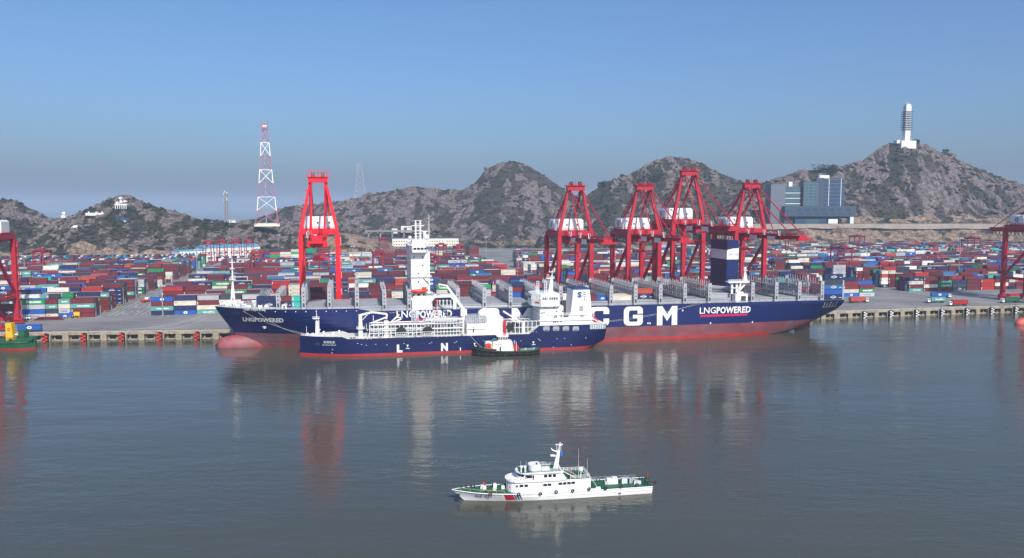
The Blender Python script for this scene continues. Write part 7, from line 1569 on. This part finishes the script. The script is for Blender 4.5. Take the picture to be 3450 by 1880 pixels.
# glass office complex on the terrace
OY = 1378; 
def ox(u, v): q = D(u, v, OY); return q.x, q.z
oc = thing('office_complex', 'dark glass office complex of three blocks on the quarry terrace', 'building', loc=(ox(2600, 752)[0], OY, 48)); X0 = ox(2600, 752)[0]
def ob(u0, v0, u1, v1, y0, y1, m, nm, par=None): a, b = ox(u0, v1), ox(u1, v0); return MB().box(a[0] - X0, b[0] - X0, y0, y1, a[1] - 48 if v1 < 750 else 0, b[1] - 48).build(nm, m, par or oc)
w1 = ob(2597, 620, 2650, 752, 4, 34, 'panelgrey', 'west_tower'); w2 = ob(2650, 628, 2702, 696, 8, 34, 'glassteal', 'west_tower_glass')
ob(2664, 612, 2677, 632, 10, 20, 'wallwhite', 'stair_head'); w3 = ob(2709, 612, 2757, 694, 2, 30, 'glassteal', 'middle_tower'); w4 = ob(2757, 601, 2851, 694, 5, 34, 'glassblue', 'east_tower'); ob(2750, 599, 2780, 694, 3, 5, 'paneldark', 'east_fin'); ob(2770, 589, 2804, 600, 12, 22, 'wallwhite', 'stair_head')
pod = ob(2638, 694, 2878, 729, -8, 34, 'paneldark', 'podium'); ob(2652, 729, 2862, 735, -4, 30, 'black', 'soffit'); g_ = ob(2674, 737, 2781, 754, -5, 28, 'glassblue', 'lobby'); ob(2712, 738, 2755, 754, -5.3, 0, 'glassteal', 'lobby_glazing', g_)
ob(2786, 738, 2818, 752, -6, 20, 'wallwhite', 'entrance_block'); ob(2858, 728, 2871, 752, -7, 6, 'wallwhite', 'end_pier'); ob(2640, 729, 2672, 752, 0, 20, 'paneldark', 'base_wing')
for i in range(6): v = 640 + i * 9; ob(2651, v, 2702, v + 2.2, 7.4, 8, 'wallwhite' if i % 2 else 'panelgrey', 'spandrel', w2)
for i in range(4): u = 2660 + i * 12; ob(u, 628, u + 1.2, 696, 7.6, 8, 'panelgrey', 'mullion', w2)
for i in range(8): v = 618 + i * 10; ob(2709, v, 2757, v + 1.6, 1.5, 2, 'panelgrey', 'spandrel', w3)
for i in range(4): u = 2709 + i * 15.6; ob(u, 612, u + 1.0, 694, 1.6, 2, 'panelgrey', 'mullion', w3)
for i in range(7): v = 604 + i * 13; ob(2781, v, 2851, v + 1.6, 4.4, 5, 'panelgrey', 'spandrel', w4)
for u in (2795, 2836): ob(u, 601, u + 1.5, 694, 4.2, 5, 'wallwhite', 'mullion', w4)
for i in range(7): u = 2680 + i * 27; ob(u, 702, u + 17, 711, -8.3, -8, 'glassblue', 'window', pod); ob(u + 6, 716, u + 20, 723, -8.3, -8, 'glassblue', 'window', pod)
for i in range(9): u = 2714 + i * 4.8; ob(u, 738, u + 0.7, 754, -5.6, -5.3, 'panelgrey', 'mullion', g_)
# high mast lights
for i, (u, v0, v1, lab) in enumerate(((664, 840, 925, 'beside the wide road in front of the warehouse'), (85, 860, 950, 'at the far left of the yard'), (240, 830, 872, 'in front of the left cliff'), (940, 790, 880, 'left of the bright red quay crane'), (1190, 828, 925, 'right of the bright red quay crane'), (1220, 850, 925, 'between the crane and the white ship bridge'), (1638, 797, 880, 'with a disc head, beside the tall green stack'), (1746, 838, 915, 'left of the first dark red crane'), (3227, 800, 985, 'at the right yard road'), (2757, 825, 895, 'behind the navy stern stack'), (3298, 780, 812, 'under the right cut-off crane'), (549, 960, 1065, 'at the front row right of the wide road'), (2500, 815, 850, 'behind the fourth dark red crane'))):
    p = P(u, v1, 5); top = D(u, v0, p.y).z - GZ; t = thing('light_mast', 'tall grey light mast ' + lab, 'light mast', loc=p, group='high light masts in the yard')
    MB().tube((0, 0, 0), (0, 0, top), 0.42, 0.22, n=8).build('pole', 'towergrey', t); MB().tube((0, 0, top - 0.6), (0, 0, top), 1.6, 1.6, n=10).build('head_ring', 'towergrey', t)
    hd = MB(); 
    for k in range(6): a = k * math.pi / 3; hd.box(1.9 * math.cos(a) - .4, 1.9 * math.cos(a) + .4, 1.9 * math.sin(a) - .4, 1.9 * math.sin(a) + .4, top - 0.9, top - 0.3)
    hd.build('floodlight', 'wallwhite', t)
# road with markings, traffic islands
mb = MB(); mb.add([Q.w(a, b, 0.006) for a, b in ((-253, 72), (-229, 72), (-229, 600), (-253, 600))], [(0, 1, 2, 3)]); mb.add([Q.w(a, b, 0.006) for a, b in ((66, 72), (94, 72), (94, 640), (66, 640))], [(0, 1, 2, 3)]); mb.add([Q.w(a, b, 0.006) for a, b in ((322, 72), (356, 72), (356, 600), (322, 600))], [(0, 1, 2, 3)])
struct(mb.build('road', mat('roadpave', (0.22, 0.215, 0.21), 0.85, var=0.16, scale=0.06, col2=(0.16, 0.155, 0.15), alt=0.55, altscale=0.03)))
mk = MB()
def mark(a0, a1, b0, b1): mk.add([Q.w(a0, b0, 0.011), Q.w(a1, b0, 0.011), Q.w(a1, b1, 0.011), Q.w(a0, b1, 0.011)], [(0, 1, 2, 3)])
for k in range(16):
    b = 80 + k * 35; mark(-247.2, -246.8, b, b + 30); mark(-235.2, -234.8, b, b + 30); mark(-241.2, -240.8, b + 4, b + 10); mark(-241.2, -240.8, b + 18, b + 24); mark(-244.6, -243.8, b + 8, b + 14); mark(-238.2, -237.4, b + 20, b + 26); mark(-231.4, -231, b, b + 30); mark(-250.9, -250.5, b, b + 30)
for i in range(46): mark(-262 + i * 1.2, -262 + i * 1.2 + 0.6, 73.2, 73.7)
for y in (9, 14, 19, 24, 29, 40, 47, 54, 61): 
    for a0, a1 in ((-240, -166), (-166, 235), (235, 460)): mark(a0, a1, y, y + 0.22)
struct(mk.build('road_markings', 'paint'))
isl = MB().box(-9.5, 2.5, -0.5, 11, 0, 0.16, 0).box(-8.9, 1.9, 0.1, 10.4, 0.16, 0.24, 1).mesh('traffic_island', ['kerb', 'soil'])
isl2 = MB().box(-2.5, 9.5, -0.5, 11, 0, 0.16, 0).box(-1.9, 8.9, 0.1, 10.4, 0.16, 0.24, 1).mesh('traffic_island', ['kerb', 'soil'])
for k in range(11):
    b = 78 + 35 * k + 17
    struct(link('traffic_island', isl, None, Q.w(-256.5, b + 2, 0.012), TH)); struct(link('traffic_island', isl2, None, Q.w(-226.0, b + 2, 0.012), TH))
st = MB(); r2 = random.Random(5)
for k in range(5):
    for sg, a0 in ((-1, -258), (1, -225)):
        for i in range(16): a = a0 + sg * -0.5 + r2.uniform(-5, 1) * (1 if sg < 0 else -1); b = 78 + 35 * k + 20 + r2.uniform(0, 7); p = Q.w(a, b, 0.25); st.box(p.x - .3, p.x + .3, p.y - .3, p.y + .3, p.z, p.z + r2.uniform(.4, .9))
for i in range(90):
    for reg in ((-330, -260), (-224, -70)): a = r2.uniform(*reg); p = Q.w(a, 72.5 + r2.uniform(-1.5, 1.2), 0.01); st.box(p.x - .25, p.x + .25, p.y - .2, p.y + .2, p.z, p.z + 0.7)
struct(st.build('road_blocks', mat('blockpaint', (0.45, 0.33, 0.06), 0.8, var=0.3, scale=2.0, col2=(0.05, 0.05, 0.05), alt=0.5, altscale=1.2)), 'stuff')
# blue and yellow signboards on posts
for u, m, lab in ((244, 'box_blue', 'blue signboard on posts in front of the left stacks'), (259, 'yellow', 'yellow signboard on posts in front of the left stacks')):
    p = P(u, 1073, 5); t = thing('signboard', lab, 'sign', loc=p, rz=TH); MB().box(-1.7, 1.7, -0.1, 0.1, 1.8, 4.2).build('board', m, t)
    for s_ in (-1.3, 1.3): MB().beam((s_, 0.15, 0), (s_, 0.15, 1.9), 0.15).build('post', 'yellow', t)
# trucks and trailers
def truck(u, v, col, brand, lab, cab=True, facing=1, ang=0.0, cont=True):
    p = P(u, v, 5); t = thing('container_truck', lab, 'truck', loc=(p.x, p.y, GZ + 0.015), rz=TH + ang, group='trucks on the quay apron'); f = facing
    MB().box(-6.2, 6.2, -0.5, 0.5, 1.0, 1.35).box(-6.1, -5.7, -1.2, 1.2, 1.1, 1.3).box(5.7, 6.1, -1.2, 1.2, 1.1, 1.3).build('trailer', 'darksteel', t)
    for x in (-f * 4.6, -f * 3.4):
        for y in (-1.0, 1.0): MB().tube((x, y - 0.2, 0.5), (x, y + 0.2, 0.5), 0.5, n=10).build('wheel', 'rubber', t)
    if cab:
        c = MB().box(f * 7.9 - 1.0, f * 7.9 + 1.0, -1.2, 1.2, 0.9, 3.3).build('cab', 'white', t); MB().box(f * 7.9 - 0.6, f * 7.9 + 0.7, -1.24, 1.24, 2.1, 3.0).build('window', 'glass', c); MB().box(min(f * 5.6, f * 8.8), max(f * 5.6, f * 8.8), -0.6, 0.6, 0.6, 0.95).build('chassis', 'darksteel', t)
        for x in (f * 8.2, f * 6.3):
            for y in (-1.0, 1.0): MB().tube((x, y - 0.2, 0.5), (x, y + 0.2, 0.5), 0.5, n=10).build('wheel', 'rubber', t)
    if cont: container((p.x, p.y, GZ + 1.38), TH + ang, 12.19, col, brand, '%s container carried on the %s' % (COLN[col], lab), 'containers on trucks')
truck(2887, 1020, 'orange', None, 'truck with white cab just right of the ship stern'); truck(3158, 1020, 'teal', 'CHINA SHIPPING', 'truck with white cab facing left on the apron', True, -1); truck(3232, 1030, 'red', None, 'low trailer nearest the right quay edge', True, -1, -0.02); truck(3163, 1004, 'blue', 'emblem', 'truck turning at the right yard road', True, 1, -0.25); truck(3407, 1020, 'darkgreen', None, 'truck under the right cut-off crane', True, -1)
truck(101, 1119, 'blue', 'emblem', 'parked trailer beside the green vessel', False)
def car(u, v, m, lab, sc_=1.0, group=None, cat='vehicle', nm='utility_vehicle', rz=TH):
    p = P(u, v, 5); t = thing(nm, lab, cat, loc=(p.x, p.y, GZ + 0.015), rz=rz); k = sc_
    MB().box(-2.6 * k, 2.6 * k, -1.0 * k, 1.0 * k, 0.5 * k, 1.3 * k).build('body', m, t); MB().box(0.9 * k, 2.4 * k, -0.95 * k, 0.95 * k, 1.3 * k, 2.3 * k, 0).box(1.0 * k, 2.45 * k, -0.97 * k, 0.97 * k, 1.6 * k, 2.1 * k, 1).build('cab', ['white', 'glass'], t)
    for x in (-1.7, 1.7):
        for y in (-0.9, 0.9): MB().tube((x * k, (y - .15) * k, .45 * k), (x * k, (y + .15) * k, .45 * k), .45 * k, n=8).build('wheel', 'rubber', t)
car(490, 1018, 'flagred', 'small red truck driving on the wide road', 1.5, rz=TH + 1.2); car(1637, 930, 'box_maroon', 'small dark red truck on the middle road', 1.4, rz=TH + 1.9); car(86, 1077, 'letter', 'white truck cab parked before the left stacks', 1.2)
for u, v, L, lab in ((165, 1078, 17, 'stack of rusty red flat racks before the left stacks'), (60, 1085, 10, 'small stack of dark red flat racks beside the left crane')):
    p = P(u, v, 5); t = thing('flat_rack', lab, 'flat rack', loc=(p.x, p.y, GZ + 0.01), rz=TH)
    for k in range(3): MB().box(-L / 2 + k, L / 2 - k * 1.4, -1.5 + k * .8, 1.5 + k * .8, 0.1 + k * 0.62, 0.55 + k * 0.62).build('platform', 'box_darkmaroon' if k % 2 else 'box_maroon', t)
for u, v, lab in ((675, 892, 'leftmost flatbed before the warehouse'), (615, 893, 'dark red flat racks at the road by the warehouse')): 
    p = P(u, v, 5); t = thing('flat_rack', 'dark red ' + lab, 'flat rack', loc=(p.x, p.y, GZ + 0.01), rz=TH); MB().box(-7, 7, -1.4, 1.4, 0.2, 1.6).build('platform', 'box_darkmaroon', t); MB().box(-5, 7, -1.2, 1.6, 1.62, 3).build('platform', 'box_maroon', t)
# mooring lines
def line(a, b, sag, lab, r_=0.09):
    a, b = Vector(a), Vector(b); mb = MB(); pts = []
    for i in range(15): t = i / 14; q = a.lerp(b, t); q.z -= sag * 4 * t * (1 - t); pts.append(q)
    mb.path(pts, r_, 5); tag(mb.build('mooring_line', 'rope'), lab, 'rope', 'mooring lines')
bw = [CS.w(6 + i * 3, c_hb(6 + i * 3, 22) * 0.6, 20.6) for i in range(3)]
line(CS.w(3, 1.2, 20.8), Q.w(-225, edge_y(-225) + 1, 0.9), 2.5, 'upper pale rope from the big ship bow to the left quay'); line(CS.w(5, 1.8, 20.6), Q.w(-204, edge_y(-204) + 1, 0.9), 2.5, 'lower pale rope from the big ship bow to the left quay'); line(CS.w(4, 1.5, 20.7), Q.w(-214, edge_y(-214) + 1, 0.9), 2.0, 'middle pale rope from the big ship bow to the left quay')
line(CS.w(16, -c_hb(16, 20.8) - .05, 20.8), TS.w(3, 2, 10.6), 1.6, 'thin rope from the big ship bow down to the tanker bow', 0.06); line(CS.w(24, -c_hb(24, 20.6) - .05, 20.6), TS.w(2, 0, 10.6), 2.2, 'second thin rope from the big ship bow to the tanker bow', 0.06)
line(CS.w(CS.pl(1360, 1036, NEAR)[0], -C_B - 0.1, 20.5), TS.w(zz(1312, 1056, -4)[0], -2, zz(1312, 1056, -4)[1]), 0.3, 'pale rope from the big ship deck to the tanker crane'); line(CS.w(sx_of(2370), -C_B - 0.1, 20.5), TS.w(T_L - 1, -3, 13.4), 1.2, 'long thin rope from the big ship stern to the tanker stern', 0.045); line(CS.w(sx_of(2350), -C_B - 0.1, 20.5), TS.w(T_L - 1, -5, 13.4), 1.8, 'lower long rope from the big ship stern to the tanker stern', 0.045)
line(TS.w(ty(1583, 1128)[0], -T_B - .05, 9.3), GS.w(5, -2, 4.4), 0.4, 'thin towing rope between tanker and tugboat', 0.07)
line(rv.w(6, 0, 16.6), Q.w(368, 1, 0.9), 2.0, 'rope from the cut-off dark ship to the right quay'); line(rv.w(6, 1, 16.6), Q.w(352, 1, 0.9), 2.4, 'longer rope from the cut-off dark ship to the right quay')
# dark trees on the ridges
def tree(p, h, w, lab, seed):
    r = random.Random(seed); t = thing('tree', lab, 'tree', loc=p, group='single trees on the hill ridges'); MB().tube((0, 0, -1), (0, 0, h * 0.6), w * 0.09, w * 0.04, n=6).build('trunk', 'bark', t); mb = MB()
    for i in range(170):
        a, q = r.uniform(0, 6.3), r.random() ** 0.5; z = h * (0.2 + 0.8 * r.random()); rad = w * 0.5 * q * (1.15 - 0.75 * abs(z / h - 0.45)); c = Vector((rad * math.cos(a), rad * math.sin(a), z)); s = w * r.uniform(0.10, 0.2)
        v = [c + Vector((r.uniform(-s, s), r.uniform(-s, s), r.uniform(-s, s))) for _ in range(3)]; mb.add(v, [(0, 1, 2)])
    mb.build('crown', 'leaf', t)
for i, (u, v, Y, h, w, lab) in enumerate(((2035, 629, 1655, 13, 26, 'broad dark tree on the left flank of the third hill'), (2098, 600, 1660, 11, 15, 'dark round tree higher up the third hill'), (2088, 604, 1660, 8, 9, 'small dark tree left of the round one on the third hill'), (3085, 485, 1560, 12, 15, 'dark bushy tree right of the hilltop tower'), (3184, 520, 1563, 13, 13, 'rounded dark tree on the right slope below the tower'), (3120, 493, 1563, 8, 8, 'small pointed tree on the right slope below the tower'))):
    p = at(u, v, Y); tree((p.x, p.y, p.z - 4), h, w, lab, i)
mb = MB(); r = random.Random(31)
for (u0, u1, v0, v1, Y, k) in ((2150, 2265, 588, 622, 1610, 60), (2740, 2815, 563, 585, 1550, 40), (1560, 2100, 800, 835, 1395, 150)):
    for i in range(k):
        p = at(r.uniform(u0, u1), r.uniform(v0, v1), Y + r.uniform(-10, 10)); w = r.uniform(5, 9); p.z = p.z if Y > 1400 else max(5, p.z - 8)
        for j in range(40): a, q = r.uniform(0, 6.3), r.random() ** .5; c = p + Vector((w * q * math.cos(a), w * q * math.sin(a), r.uniform(-2, w * 0.8))); s = w * .2; mb.add([c + Vector((r.uniform(-s, s), r.uniform(-s, s), r.uniform(-s, s))) for _ in range(3)], [(0, 1, 2)])
struct(mb.build('woodland', 'leaf'), 'stuff')
HAZE = 0.00012
# ---------------------------------------------------------------- haze
mb = MB().box(-26500, 26500, -26500, 26500, -9, 292)
hz = struct(mb.build('haze', []), 'stuff')
hm = bpy.data.materials.new('haze'); hm.use_nodes = True; hn = hm.node_tree; hn.nodes.remove(hn.nodes['Principled BSDF'])
pv = hn.nodes.new('ShaderNodeVolumePrincipled'); pv.inputs['Density'].default_value = HAZE; pv.inputs['Color'].default_value = (0.63, 0.80, 1.0, 1); pv.inputs['Anisotropy'].default_value = 0.0
hn.links.new(pv.outputs[0], hn.nodes['Material Output'].inputs['Volume'])
hz.data.materials.append(hm)
